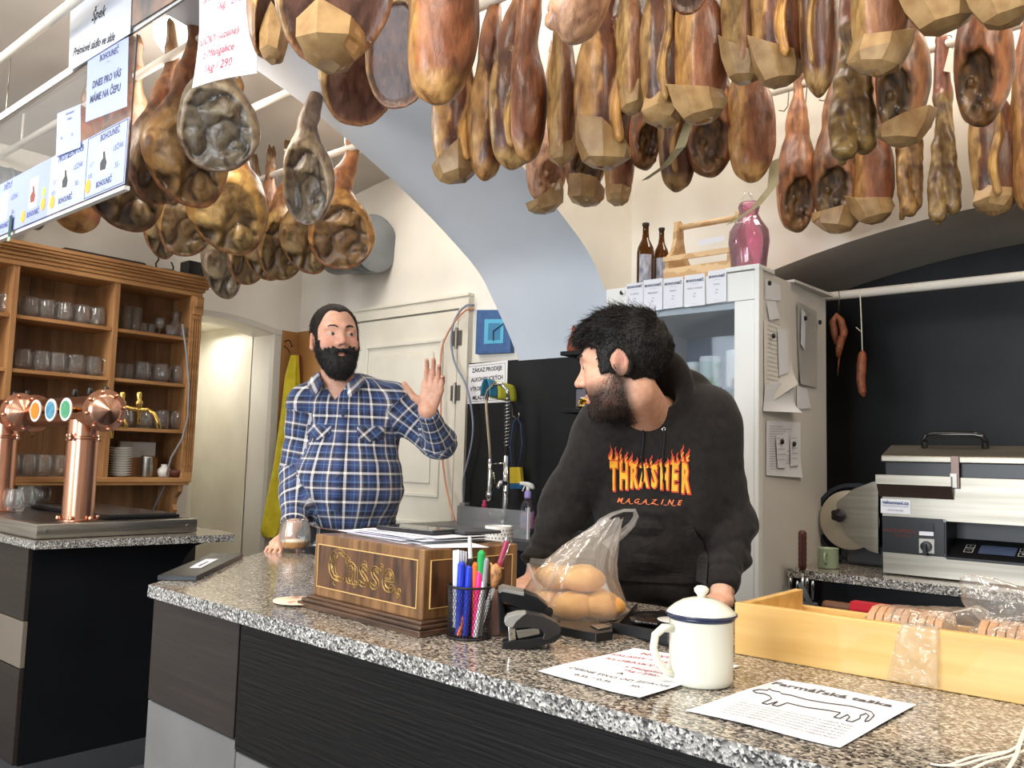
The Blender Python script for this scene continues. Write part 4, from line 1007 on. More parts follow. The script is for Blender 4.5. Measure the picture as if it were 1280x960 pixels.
# ======== the bearded man in the plaid shirt
B1 = at(430, 600, 3.22); org = np.array([B1[0], B1[1], 0.0])
man = empty('person', tuple(org), 'bearded person in blue plaid shirt raising an open hand behind the counter', 'person')
yawT = math.radians(42); RT = rotz(yawT)
hc = at(419, 426, 3.22); hR = head_R(math.radians(66), math.radians(-3), math.radians(-3)); hs = 1.10
rtv = RT[:, 0]; fwd = -RT[:, 1]
chest = at(436, 532, 3.27); belly = at(432, 607, 3.22); hip = at(436, 665, 3.27)
shL, shR = at(385, 506, 3.24), at(490, 503, 3.27); elR, wrR = at(549, 556, 3.24), at(534, 514, 3.08)
elL, wrL = at(369, 590, 3.22), at(367, 655, 3.04)
neck = at(424, 481, 3.25)
handL = at(356, 672, 2.97)
rt_img = MC[0]; dn = MC[1]; fw = MC[2]
H1 = hand_caps(wrR+np.array([0, 0, 0.0]), -dn*1.0+rt_img*0.24, -fw*0.9-rt_img*0.12+dn*0.1, -rt_img, curls=[0.30, 0.36, 0.46, 0.58], spread=1.0, k=1.08, thumb=(0.95, 0.35, 0.35))
H1b = hand_caps(at(362, 668, 3.02), (handL-wrL)*1.0+np.array([0.02, -0.05, 0.0]), np.array([0, 0, -1.0]), rt_img, curl=0.3, k=0.95)
def torso1(P, e=0.0):
    d = ell(P, chest, (0.185, 0.125, 0.20), RT)
    d = smin(d, ell(P, belly, (0.205, 0.165, 0.17), RT), 0.10)
    d = smin(d, ell(P, hip, (0.180, 0.135, 0.14), RT), 0.08)
    d = smin(d, cap(P, shL, shR, 0.058, 0.058), 0.07)
    return d-e
def legs1(P, e=0.0):
    d = ell(P, hip, (0.178, 0.135, 0.13), RT); d2 = None
    for s in (-1, 1):
        a = hip+RT@np.array([s*0.085, 0, -0.05]); b = np.array([a[0], a[1], 0.48])+RT@np.array([s*0.02, -0.02, 0]); c = np.array([b[0], b[1], 0.08])+RT@np.array([s*0.01, 0.03, 0])
        q = smin(cap(P, a, b, 0.088, 0.062), cap(P, b, c, 0.062, 0.042), 0.02); d2 = q if d2 is None else np.minimum(d2, q)
    return smin(d, d2, 0.03)-e
def arms1(P, e=0.0):
    d = smin(cap(P, shR, elR, 0.058, 0.048), cap(P, elR, wrR, 0.046, 0.030), 0.02)
    f = smin(cap(P, shL, elL, 0.056, 0.045), cap(P, elL, wrL, 0.045, 0.032), 0.02)
    return np.minimum(d, f)-e
def body1(P):
    d = smin(torso1(P, -0.012), arms1(P), 0.03)
    d = smin(d, legs1(P, -0.012), 0.03)
    d = smin(d, cap(P, neck-np.array([0, 0, 0.03]), hc-hR@np.array([0, -0.01, 0.06]), 0.062, 0.056), 0.03)
    d = smin(d, headf(((P-hc)@hR)/hs)*hs, 0.012)
    d = smin(d, hand_sdf(P, H1), 0.012); d = smin(d, hand_sdf(P, H1b), 0.012)
    return d
lo = np.minimum.reduce([chest, belly, hip, elL, elR, handL, wrR])-0.20; hi = np.maximum.reduce([chest, belly, hip, elL, elR])+0.20
X = axis_pts(lo[0], hi[0], 0.0048); Y = axis_pts(lo[1], hi[1], 0.0048); Z = axis_pts(0.03, 1.90, 0.014, (1.30, 1.85, 0.0036))
V, F = sdf_mesh(body1, X, Y, Z)
V = relax(V, F, 1, 0.25)
np_mesh('body', V-org, F, M_skin, man, True, skin_cols(V, hc, hR, hs, 0.0, (216, 168, 144), 0.6))
eyes(man, org, hc, hR, hs, (0.55, -1, 0.02))
brows(man, org, hc, hR, hs, M_hair1, 0.0022)
# shirt
def cutneck(P, d):
    q = (P-(neck+fwd*0.075+np.array([0, 0, -0.012])))@RT
    v = np.maximum(np.abs(q[:, 0])*1.55-(q[:, 2]+0.055), -q[:, 2]-0.055)          # V opening
    return smax(d, -np.maximum(v, q[:, 1]-0.06), 0.006)
hemz = lambda P: ((P-belly)@RT)[:, 0]
def shirt1(P):
    wr = fbm(P, 7, 3, 2)*0.012+ridge(P*np.array([1, 1, 1.6]), 7, 2, 5)*0.011
    d = smin(torso1(P, 0.014), arms1(P, 0.016), 0.035)+wr*0.9
    q = (P-belly)@RT; hem = hip[2]+0.018+0.025*np.abs(q[:, 0])/0.2
    d = smin(d, d, 0.0); d = smax(d, hem-P[:, 2]+np.where(np.linalg.norm(P-elL, axis=1) < 0.34, np.where(q[:, 0] < -0.19, -1.0, 0), 0), 0.006)
    # cuffs
    a = wrR-elR; a = a/np.linalg.norm(a); d = smax(d, np.where(np.linalg.norm(P-wrR, axis=1) < 0.14, (P-(wrR-a*0.005))@a, -1), 0.004)
    b = wrL-elL; b = b/np.linalg.norm(b); d = smax(d, np.where(np.linalg.norm(P-wrL, axis=1) < 0.12, (P-(wrL-b*0.0))@b, -1), 0.004)
    return cutneck(P, d)
def plaid():
    m = bpy.data.materials.new('blue_plaid_flannel'); m.use_nodes = True; N = m.node_tree.nodes; L = m.node_tree.links; b = N['Principled BSDF']
    uv = N.new('ShaderNodeUVMap'); uv.uv_map = 'UVMap'; sp = N.new('ShaderNodeSeparateXYZ'); L.new(uv.outputs[0], sp.inputs[0])
    out = []
    for k, per in ((0, 0.112), (1, 0.104)):
        d = N.new('ShaderNodeMath'); d.operation = 'DIVIDE'; d.inputs[1].default_value = per; L.new(sp.outputs[k], d.inputs[0])
        f = N.new('ShaderNodeMath'); f.operation = 'FRACT'; L.new(d.outputs[0], f.inputs[0])
        r = N.new('ShaderNodeValToRGB'); r.color_ramp.interpolation = 'CONSTANT'; e = r.color_ramp.elements
        nv, bl, wh, lb, gr = (22, 26, 48), (42, 60, 106), (232, 226, 222), (92, 118, 158), (92, 86, 94)
        st = [(0, bl), (0.11, nv), (0.23, wh), (0.31, nv), (0.43, bl), (0.54, lb), (0.57, bl), (0.66, gr), (0.71, wh), (0.765, gr), (0.82, nv), (0.94, lb)]
        e[0].position = 0; e[0].color = (*lin(bl), 1); e[1].position = 0.13; e[1].color = (*lin(nv), 1)
        for p, c in st[2:]: q = e.new(p); q.color = (*lin(c), 1)
        L.new(f.outputs[0], r.inputs[0]); out.append(r.outputs[0])
    x = N.new('ShaderNodeMix'); x.data_type = 'RGBA'; x.inputs[0].default_value = 0.5; L.new(out[0], x.inputs[6]); L.new(out[1], x.inputs[7])
    L.new(x.outputs[2], b.inputs['Base Color']); b.inputs['Roughness'].default_value = 0.85; b.inputs['Sheen Weight'].default_value = 0.2
    return m
M_plaid = plaid()
V, F = shell('shirt', shirt1, (lo[0], lo[1], 0.84), (hi[0], hi[1], 1.66), 0.0062, man, M_plaid, org, build=False)
sh = plaidable('shirt', V-org, F, M_plaid, man, [(shR-org, elR-org, 0.075, 0.12), (elR-org, wrR-org, 0.07, -0.2), (shL-org, elL-org, 0.072, 0.12), (elL-org, wrL-org, 0.068, -0.2)], RT, chest-org)
# collar: two leaves round the neck
mb = MB(); K = 26; rows = []
for i in range(K+1):
    a = -2.55+5.1*i/K; tip = max(0, (abs(a)-1.9)/0.65)
    ca, sa = math.sin(a), math.cos(a)     # a=0 at the nape
    base = neck+RT@np.array([ca*0.074, sa*0.070-0.012, 0.006-0.050*tip**1.5])
    top = neck+RT@np.array([ca*0.077, sa*0.073-0.016-0.012*tip, 0.042-0.050*tip])
    outp = neck+RT@np.array([ca*0.112, sa*0.104-0.030-0.04*tip, 0.004-0.070*tip])
    rows.append([base, top, top+(outp-top)*0.15+np.array([0, 0, 0.003]), outp])
for r_ in rows: mb.v += [tuple(p-org) for p in r_]
for i in range(K):
    for j in range(3): mb.f.append((i*4+j, i*4+j+1, (i+1)*4+j+1, (i+1)*4+j)); mb.m.append(0)
co = mb.build('collar', M_plaid, man, smooth=True)
uvl = co.data.uv_layers.new(name='UVMap')
for lp in co.data.loops: vi = lp.vertex_index; uvl.data[lp.index].uv = ((vi//4)*0.012, 0.02+(vi % 4)*0.022)
s_ = co.modifiers.new('s', 'SOLIDIFY'); s_.thickness = 0.003
def on_shirt(u, v, off=0.003, obj=sh, c0=chest, R=RT, bvh={}):
    """point on the garment in front of body-space (u across, v up from the chest centre), plus normal"""
    k = obj.name
    if k not in bvh: bvh[k] = BVHTree.FromObject(obj, bpy.context.evaluated_depsgraph_get())
    O = c0+R@np.array([u, -0.5, v])-np.array(obj.parent.location); h = bvh[k].ray_cast(Vector(O), Vector(R@np.array([0, 1.0, 0])), 1.0)
    if h[0] is None: return O+R@np.array([0, 0.35, 0]), -R[:, 1]
    return np.array(h[0])+np.array(h[1])*off, np.array(h[1])
bpy.context.view_layer.update()
# button placket, buttons, pocket flaps
mb = MB(); k0 = 0; N_ = 22
for i in range(N_+1):
    v = 0.055-0.37*i/N_
    for u in (-0.017, 0.017): p, n_ = on_shirt(u, v, 0.003); mb.v.append(tuple(p))
for i in range(N_): mb.f.append((2*i, 2*i+2, 2*i+3, 2*i+1)); mb.m.append(0)
pk = mb.build('button_placket', M_plaid, man, smooth=True); uvl = pk.data.uv_layers.new(name='UVMap')
for lp in pk.data.loops: vi = lp.vertex_index; uvl.data[lp.index].uv = ((vi % 2)*0.006+0.065, pk.data.vertices[vi].co.z)
s_ = pk.modifiers.new('s', 'SOLIDIFY'); s_.thickness = 0.002
M_btn = mat('dark_blue_button', (46, 50, 66), 0.3)
for i in range(5):
    p, n_ = on_shirt(0.0, 0.03-0.075*i, 0.005); MB().lathe([(0.0, 0), (0.0058, 0), (0.0058, 0.002), (0, 0.0025)], 12, tuple(p), axis=tuple(n_)).build('shirt_button', M_btn, man)
for u0, nm in ((-0.135, 0), (0.055, 1)):
    mb = MB(); Wd = 0.095; cols = 10
    for i in range(cols+1):
        u = u0+Wd*i/cols; dip = 0.018*(1-abs(i/cols-0.5)*2)
        for v in (-0.005, -0.03-dip*0.5, -0.045-dip): p, n_ = on_shirt(u, v, 0.0045); mb.v.append(tuple(p))
    for i in range(cols):
        for j in (0, 1): mb.f.append((i*3+j, i*3+j+1, (i+1)*3+j+1, (i+1)*3+j)); mb.m.append(0)
    pf = mb.build('pocket_flap', M_plaid, man, smooth=True); uvl = pf.data.uv_layers.new(name='UVMap')
    for lp in pf.data.loops: q = pf.data.vertices[lp.vertex_index].co; a_ = (q.x*rtv[0]+q.y*rtv[1]); uvl.data[lp.index].uv = (a_*0.7+q.z*0.7, q.z*0.7-a_*0.7)
    s_ = pf.modifiers.new('s', 'SOLIDIFY'); s_.thickness = 0.0025
M_trou = mat('black_trousers', (30, 31, 36), 0.8, rgb2=(40, 41, 47), scale=(30, 30, 30), bump=0.3, bscale=(50, 50, 50))
def trou1(P): return smax(legs1(P, 0.008)+fbm(P, 8, 2, 3)*0.006, np.maximum(P[:, 2]-(hip[2]+0.075), 0.09-P[:, 2]), 0.01)
shell('trousers', trou1, (lo[0], lo[1], 0.07), (hi[0], hi[1], 1.14), 0.011, man, M_trou, org)
for k in (0, 1):
    p, n_ = on_shirt(-0.02+0.045*k, -0.335, 0.004); p = p.copy(); p[2] = hip[2]-0.0
    MB().tube([tuple(p+RT@np.array([-0.004, -0.022, 0.006])), tuple(p+RT@np.array([0.004, -0.022, 0.006]))], 0.003, 8).build('trouser_eyelet', M_chrome, man)
def shoes(parent, org, R, pts, m):
    for c in pts:
        c = np.array(c)
        def f(P):
            d = smin(ell(P, c+R@np.array([0, -0.06, 0.035]), (0.048, 0.125, 0.042), R), ell(P, c+R@np.array([0, 0.03, 0.06]), (0.043, 0.06, 0.06), R), 0.03); return smax(d, 0.003-P[:, 2], 0.004)
        X = axis_pts(c[0]-0.2, c[0]+0.2, 0.01); Y = axis_pts(c[1]-0.2, c[1]+0.2, 0.01); Z = axis_pts(-0.01, 0.16, 0.01); V, F = sdf_mesh(f, X, Y, Z); np_mesh('shoe', V-org, F, m, parent, True)
M_shoe = mat('black_shoe', (26, 26, 28), 0.5)
shoes(man, org, RT, [(hip+RT@np.array([s*0.115, 0.01, 0]))*np.array([1, 1, 0]) for s in (-1, 1)], M_shoe)
# hair and beard, in head space
def hspace(P): return ((P-hc)@hR)/hs
def hair1(P):
    p = hspace(P); n = fbm(P*np.array([1, 1, 0.5]), 90, 2, 4)*0.0016
    d = ell(p, (0, 0.017, 0.041), (0.0795, 0.0965, 0.090))-0.0005
    # hair line: high forehead, temples, down to the nape
    line = -p[:, 1]*1.0-0.048-np.clip((p[:, 2]-0.085)*0.2, 0, 1)-0.020*np.clip(1-np.abs(p[:, 0])/0.03, 0, 1)*(p[:, 2] > 0.06)
    d = smax(d, line, 0.006); d = smax(d, -(p[:, 2]+0.045-np.clip((p[:, 1]+0.02)*-0.5, -0.02, 0.02)), 0.006)
    d = smin(d, smax(headf(p)-0.0035, np.maximum(np.maximum(-p[:, 1]-0.036, p[:, 1]+0.012), np.maximum(-0.045-p[:, 2], p[:, 2]-0.07)), 0.003), 0.003)
    d = smax(d, -cap(p, (-0.1, 0.016, -0.005), (0.1, 0.016, -0.005), 0.027, 0.027), 0.004)
    return (d+n)*hs
hb = 0.17
Va, Fa = shell('hair', hair1, hc-hb, hc+hb, 0.0036, man, M_hair1, org, build=False); np_mesh('hair', Va-org, Fa, M_hair1, man, True)
strands('hair_strands', Va, Fa, lambda p: p[:, 2] > -0.05, 9000, lambda p: 0.008+0*p[:, 0], lambda p, n_: n_*0.25+np.stack([0.4*p[:, 0]/0.08, 0.2+0*p[:, 0], -0.6+0*p[:, 0]], 1), 0.0009, M_hair1, man, org, hc, hR, hs, 0.25)
def beard1(P):
    p = hspace(P); n = fbm(P*np.array([1, 1, 0.6]), 70, 3, 4)*0.005+fbm(P, 200, 1, 3)*0.002
    d = ell(p, (0, -0.026, -0.030), (0.0725, 0.072, 0.086)); d = smin(d, ell(p, (0, -0.060, -0.094), (0.050, 0.050, 0.048)), 0.03)
    d = smin(d, cap(p, (-0.024, -0.092, -0.050), (0, -0.1, -0.040), 0.010, 0.010), 0.006); d = smin(d, cap(p, (0.024, -0.092, -0.050), (0, -0.1, -0.040), 0.010, 0.010), 0.006)
    top = p[:, 2]+0.050-np.clip((np.abs(p[:, 0])-0.026)*1.15, -0.01, 0.055)-0.016*(np.abs(p[:, 0]) < 0.032)*(p[:, 1] < -0.075)
    d = smax(d, top, 0.006); d = smax(d, p[:, 1]-0.008, 0.01)
    d = smax(d, -ell(p, (0, -0.1, -0.061), (0.019, 0.03, 0.0062)), 0.003)
    d = smax(d, -(headf(p)+0.006), 0.003)
    return (d+n)*hs
Va, Fa = shell('beard', beard1, hc-hb, hc+hb, 0.0036, man, M_beard, org, build=False); np_mesh('beard', Va-org, Fa, M_beard, man, True)
strands('beard_strands', Va, Fa, lambda p: p[:, 2] < 0.02, 11000, lambda p: 0.009+0*p[:, 0], lambda p, n_: n_*0.5+np.array([0, -0.15, -0.8]), 0.0009, M_beard, man, org, hc, hR, hs, 0.4)
MAN1 = man

# ======== the man in the dark hoodie
D0 = 2.05; B2 = at(830, 700, 2.26); org = np.array([B2[0], B2[1], 0.0])
man = empty('person', tuple(org), 'dark haired person in charcoal hoodie with flame lettering leaning on the counter', 'person')
yawT = math.radians(30); RT = rotz(yawT); fwd = -RT[:, 1]
hc = at(779, 459, 2.02); hR = head_R(math.radians(33.4-101), math.radians(10), math.radians(-3)); hs = 1.04
chest = at(824, 590, 2.20); belly = at(828, 690, 2.22); hip = at(838, 770, 2.32)
shL, shR = at(758, 543, 2.16), at(884, 525, 2.20)
elR, wrR = at(912, 648, 2.16), at(903, 738, 2.01); elL, wrL = at(708, 632, 2.22), at(672, 712, 2.14)
neck = at(818, 508, 2.19)
rtv = RT[:, 0]
H2 = hand_caps(at(904, 750, 1.99), np.array([-0.1, -0.97, -0.16]), np.array([0, -0.1, -1.0]), -rtv, curl=0.15)
H2b = hand_caps(at(668, 726, 2.12), np.array([0.1, -0.97, -0.2]), np.array([0, -0.1, -1.0]), rtv, curl=0.15)
def torso2(P, e=0.0):
    d = ell(P, chest, (0.175, 0.120, 0.20), RT); d = smin(d, ell(P, belly, (0.168, 0.125, 0.17), RT), 0.10); d = smin(d, ell(P, hip, (0.165, 0.125, 0.14), RT), 0.08)
    d = smin(d, cap(P, shL, shR, 0.064, 0.064), 0.09); return d-e
def arms2(P, e=0.0, k=0.02):
    d = smin(cap(P, shR, elR, 0.054, 0.045), cap(P, elR, wrR, 0.044, 0.029), k); f = smin(cap(P, shL, elL, 0.054, 0.045), cap(P, elL, wrL, 0.044, 0.029), k)
    return np.minimum(d, f)-e
def legs2(P, e=0.0):
    d = ell(P, hip, (0.165, 0.125, 0.12), RT); d2 = None
    for s in (-1, 1):
        a = hip+RT@np.array([s*0.085, 0.0, -0.05]); b = np.array([a[0], a[1], 0.46])+RT@np.array([s*0.02, 0.02, 0]); c = np.array([b[0], b[1], 0.08])+RT@np.array([s*0.01, 0.05, 0])
        q = smin(cap(P, a, b, 0.082, 0.058), cap(P, b, c, 0.058, 0.040), 0.02); d2 = q if d2 is None else np.minimum(d2, q)
    return smin(d, d2, 0.03)-e
def body2(P):
    d = smin(torso2(P, -0.012), arms2(P), 0.03); d = smin(d, legs2(P, -0.012), 0.03)
    d = smin(d, cap(P, neck+np.array([0, 0.02, -0.06]), hc+hR@np.array([0, 0.015, -0.06]), 0.060, 0.055), 0.03)
    d = smin(d, headf(((P-hc)@hR)/hs)*hs, 0.012)
    d = smin(d, hand_sdf(P, H2), 0.012); d = smin(d, hand_sdf(P, H2b), 0.012); return d
lo = np.minimum.reduce([chest, belly, hip, elL, elR, wrL, wrR, hc])-0.18; hi = np.maximum.reduce([chest, belly, hip, elL, elR, wrR])+0.18
X = axis_pts(lo[0], hi[0], 0.0042); Y = axis_pts(lo[1], hi[1], 0.0042); Z = axis_pts(0.03, 1.66, 0.014, (1.28, 1.62, 0.003))
V, F = sdf_mesh(body2, X, Y, Z); V = relax(V, F, 1, 0.25); V2b, F2b = V, F
np_mesh('body', V-org, F, M_skin, man, True, skin_cols(V, hc, hR, hs, 1.0, (206, 162, 138), 0.5))
eyes(man, org, hc, hR, hs, (0.1, -1, -0.1)); brows(man, org, hc, hR, hs, M_hair2, 0.0022)
M_hood = mat('charcoal_fleece', (40, 37, 35), 0.95, spec=0.15, rgb2=(33, 30, 29), scale=(60, 60, 60), bump=0.25, bscale=(180, 180, 180), sheen=0.15)
up = np.array([0, 0, 1.0])
ncz = at(814, 490, 2.13)
def hood(P):
    # thick folded ring round the neck, low in front, high at the nape, and the bag of the hood behind
    q = (P-ncz)@RT; t = rotx(math.radians(42)); q = q@t
    ang = np.arctan2(q[:, 0], q[:, 1]); back = np.clip(np.cos(ang), -1, 1)
    rr = np.sqrt((q[:, 0]/1.0)**2+(q[:, 1]/1.0)**2); R0 = 0.084+0.006*back
    dd = np.sqrt((rr-R0)**2+((q[:, 2]+0.004-0.030*back)/1.75)**2)-(0.021+0.010*np.clip(back, -0.4, 1))
    bag = ell(P, ncz+RT@np.array([0.05, 0.135, -0.005]), (0.115, 0.075, 0.085), RT)
    return smin(dd, bag, 0.035)
def hoodie(P):
    wr = fbm(P, 6, 3, 12)*0.014+ridge(P*np.array([1, 1, 1.5]), 8, 2, 15)*0.016*np.clip((1.35-P[:, 2])*4, 0.2, 1)
    d = smin(torso2(P, 0.020), smin(cap(P, shR, elR, 0.080, 0.072), cap(P, elR, wrR, 0.071, 0.047), 0.03), 0.02)
    d = smin(d, smin(cap(P, shL, elL, 0.078, 0.071), cap(P, elL, wrL, 0.070, 0.048), 0.03), 0.02)+wr
    d = smax(d, (hip[2]-0.06)-P[:, 2], 0.01)
    for w_, e_ in ((wrR, elR), (wrL, elL)):
        a = (w_-e_)/np.linalg.norm(w_-e_); d = smax(d, np.where(np.linalg.norm(P-w_, axis=1) < 0.12, (P-(w_+a*0.0))@a, -1), 0.008)
        c_ = w_-a*0.045; rib = np.abs((P-c_)@a)-0.0; d = d+np.where(np.linalg.norm(P-w_, axis=1) < 0.1, 0.004*np.exp(-(rib/0.006)**2), 0)
    q = (P-(ncz+fwd*0.02))@RT
    d = smax(d, -(np.sqrt(q[:, 0]**2+q[:, 1]**2+(q[:, 2])**2)-0.074), 0.01)
    hd = hood(P)+fbm(P, 12, 2, 9)*0.004
    return smin(d, hd, 0.014)
V, F = shell('hoodie', hoodie, (lo[0], lo[1], 0.72), (hi[0], hi[1], 1.56), 0.0060, man, M_hood, org, build=False)
hd_ = np_mesh('hoodie', V-org, F, M_hood, man, True)
bpy.context.view_layer.update()
bvh2 = BVHTree.FromObject(hd_, bpy.context.evaluated_depsgraph_get())
def on_hood(u, v, off=0.002):
    O = chest+RT@np.array([u, -0.6, v])-org; h = bvh2.ray_cast(Vector(O), Vector(RT@np.array([0, 1.0, 0])), 1.2)
    if h[0] is None: return O+RT@np.array([0, 0.46, 0]), -RT[:, 1]
    return np.array(h[0])+np.array(h[1])*off, np.array(h[1])
def chest_print(name, vs, fs, m, off):
    mb = MB(); mb.add([tuple(on_hood(x, y, off)[0]) for x, y in vs], fs); return mb.build(name, m, man)
def densify(vs, fs, h=0.006):
    bm = bmesh.new(); bv = [bm.verts.new((x, y, 0)) for x, y, *_ in vs]
    for f in fs:
        try: bm.faces.new([bv[i] for i in f])
        except ValueError: pass
    bmesh.ops.triangulate(bm, faces=bm.faces[:])
    for _ in range(3):
        es = [e for e in bm.edges if e.calc_length() > h]
        if not es: break
        bmesh.ops.subdivide_edges(bm, edges=es, cuts=1); bmesh.ops.triangulate(bm, faces=bm.faces[:])
    bm.verts.index_update(); v2 = [(v.co.x, v.co.y) for v in bm.verts]; f2 = [tuple(v.index for v in f.verts) for f in bm.faces]; bm.free(); return v2, f2
M_yel = mat('print_yellow', (242, 186, 56), 0.7, rgb2=(236, 150, 40), scale=(30, 30, 30)); M_red = mat('print_red', (196, 66, 42), 0.7); M_org = mat('print_orange', (214, 110, 62), 0.7)
u0, v0 = -0.022, -0.012
def flame(x, y0, h, wd, lean):
    L_ = [(x-wd/2, y0)]; n = 5
    for i in range(1, n): t = i/n; L_.append((x-wd/2*(1-t)+lean*t*t+0.003*math.sin(t*7+x*90), y0+h*t))
    L_.append((x+lean, y0+h))
    for i in range(n-1, 0, -1): t = i/n; L_.append((x+wd/2*(1-t)**1.3+lean*t*t+0.003*math.sin(t*7+x*90+0.6), y0+h*t))
    L_.append((x+wd/2, y0)); return L_
word = 'THRASHER'; nL = len(word); total = 0.172
yv, yf, rv, rf = [], [], [], []
for i, ch in enumerate(word):
    t = (i-(nL-1)/2)/((nL-1)/2); x = t*total/2; arc = 0.012*(t*t); hgt = 0.058+0.020*abs(t)
    vs, fs = text_mesh(ch, 0.060, 0.0024)
    vs = [(x+vx*0.50, arc*0.6+vy*hgt/0.045*0.92-0.010*t*t) for vx, vy, _ in vs]
    vs, fs = densify(vs, fs); k = len(yv); yv += [(a+u0, b+v0) for a, b in vs]; yf += [tuple(q+k for q in f) for f in fs]
    for dx, hh in ((-0.007, 0.030), (0.006, 0.022)):
        fl = flame(x+dx, arc+hgt*0.38, hh+0.010*abs(t), 0.011, 0.002); v2, f2 = densify(fl, [tuple(range(len(fl)))]); k = len(rv); rv += [(a+u0, b+v0) for a, b in v2]; rf += [tuple(q+k for q in f) for f in f2]
        fl = flame(x+dx, arc+hgt*0.36, (hh+0.010*abs(t))*0.62, 0.006, 0.0015); v2, f2 = densify(fl, [tuple(range(len(fl)))]); k = len(yv); yv += [(a+u0, b+v0) for a, b in v2]; yf += [tuple(q+k for q in f) for f in f2]
    vs, fs = text_mesh(ch, 0.060, 0.0052); vs = [(x+0.0016+vx*0.50, arc*0.6+vy*hgt/0.045*0.92-0.010*t*t) for vx, vy, _ in vs]
    vs, fs = densify(vs, fs); k = len(rv); rv += [(a+u0, b+v0) for a, b in vs]; rf += [tuple(q+k for q in f) for f in fs]
chest_print('flame_lettering', yv, yf, M_yel, 0.0030); chest_print('lettering_outline', rv, rf, M_red, 0.0018)
mv, mf = [], []
for i, ch in enumerate('MAGAZINE'):
    x = (i-3.5)*0.0205; vs, fs = text_mesh(ch, 0.017, 0.0004, 0.35); vs = [(x+vx, -0.060+vy) for vx, vy, _ in vs]; vs, fs = densify(vs, fs, 0.004); k = len(mv); mv += [(a+u0, b+v0) for a, b in vs]; mf += [tuple(q+k for q in f) for f in fs]
    if i < 7: bx = [(x+0.005, -0.0675), (x+0.0135, -0.0675), (x+0.0135, -0.0662), (x+0.005, -0.0662)]; vs, fs = densify(bx, [(0, 1, 2, 3)]); k = len(mv); mv += [(a+u0, b+v0) for a, b in vs]; mf += [tuple(q+k for q in f) for f in fs]
chest_print('small_lettering', mv, mf, M_org, 0.002)
# drawstring eyelets, strings, pocket
for u in (-0.038, 0.012):
    p, n_ = on_hood(u, 0.105, 0.001); MB().lathe([(0.0022, 0), (0.0055, 0), (0.005, 0.0022), (0.0022, 0.0022)], 16, tuple(p), axis=tuple(n_), close=True).build('eyelet', M_chrome, man, True)
    pts = [tuple(on_hood(u+0.002*math.sin(k), 0.103-k*0.014, 0.003)[0]) for k in range(10)]; MB().tube(pts, 0.0024, 8).build('drawstring', mat('black_cord', (20, 20, 20), 0.8), man, True)
mb = MB(); n = 12; pr = [(-0.11, -0.27), (-0.115, -0.20), (-0.075, -0.125), (0.085, -0.125), (0.125, -0.20), (0.12, -0.27)]
v2, f2 = densify(pr, [tuple(range(6))], 0.012); chest_print('pouch_pocket', v2, f2, M_hood, 0.006)
def trou2(P): return smax(legs2(P, 0.010)+fbm(P, 8, 2, 3)*0.006, np.maximum(P[:, 2]-(hip[2]+0.02), 0.09-P[:, 2]), 0.01)
shell('trousers', trou2, (lo[0], lo[1], 0.07), (hi[0], hi[1], 0.95), 0.011, man, M_trou, org)
shoes(man, org, RT, [(hip+RT@np.array([s*0.115, 0.06, 0]))*np.array([1, 1, 0]) for s in (-1, 1)], M_shoe)
hc2, hR2, hs2 = hc, hR, hs
def hair2(P):
    p = ((P-hc2)@hR2)/hs2
    n = ridge(P*np.array([1, 1, 1.5]), 26, 2, 6)*0.006*np.clip((p[:, 2]-0.03)*14, 0.15, 1)+fbm(P, 90, 2, 4)*0.0022
    d = ell(p, (0, 0.020, 0.040), (0.0815, 0.100, 0.088))
    d = smin(d, ell(p, (0, -0.004, 0.088), (0.072, 0.088, 0.044)), 0.03)           # volume on top
    d = smin(d, ell(p, (0.0, -0.074, 0.082), (0.050, 0.028, 0.026)), 0.02)         # fringe
    d = smin(d, headf(p)-0.0050, 0.006)
    line = -p[:, 1]-0.052-np.clip((p[:, 2]-0.045)*1.6, -0.008, 0.10)
    d = smax(d, line, 0.006)
    d = smax(d, -(p[:, 2]+0.052-np.clip((-p[:, 1]+0.05)*0.45, 0, 0.032)), 0.006)      # sideburns, down at the nape
    d = smax(d, -ell(p, (0.09, 0.004, -0.006), (0.03, 0.024, 0.036)), 0.004); d = smax(d, -ell(p, (-0.09, 0.004, -0.006), (0.03, 0.024, 0.036)), 0.004)
    return (d+n)*hs2
V2h, F2h = shell('hair', hair2, hc-0.18, hc+0.18, 0.0034, man, M_hair2, org, build=False); V2h = V2h-org; np_mesh('hair', V2h, F2h, M_hair2, man, True)
r5 = np.random.RandomState(5)
strands('hair_strands', V2h+org, F2h, lambda p: (p[:, 2] > -0.05), 15000, lambda p: 0.006+0.019*np.clip((p[:, 2]-0.02)*14, 0, 1), lambda p, n_: n_*0.22+np.stack([0.3*p[:, 0]/0.08+0.25*np.sin(p[:, 1]*90), -0.7*np.clip(p[:, 2]*14, 0, 1)+0.25*np.sin(p[:, 0]*80+p[:, 2]*60), -0.6+0.8*np.clip(p[:, 2]*9, 0, 1)*np.clip(p[:, 1]*10+1.0, 0, 1)], 1), 0.0011, M_hair2, man, org, hc, hR, hs, 0.26)
def stubm(p):
    m = -(p[:, 2]+0.066-np.clip((p[:, 1]+0.075)*1.0, 0, 0.062)); k = np.clip(m/0.014+0.35, 0, 1)*(p[:, 1] < 0.006)*(p[:, 2] > -0.125)
    mo = (np.abs(p[:, 0]) < 0.030)*(p[:, 2] < -0.034)*(p[:, 2] > -0.052)*(p[:, 1] < -0.075); lip = (np.abs(p[:, 0]) < 0.024)*(np.abs(p[:, 2]+0.0605) < 0.010)*(p[:, 1] < -0.08)
    return np.maximum(k, mo*0.8)*(1-lip) > r5.rand(len(p))
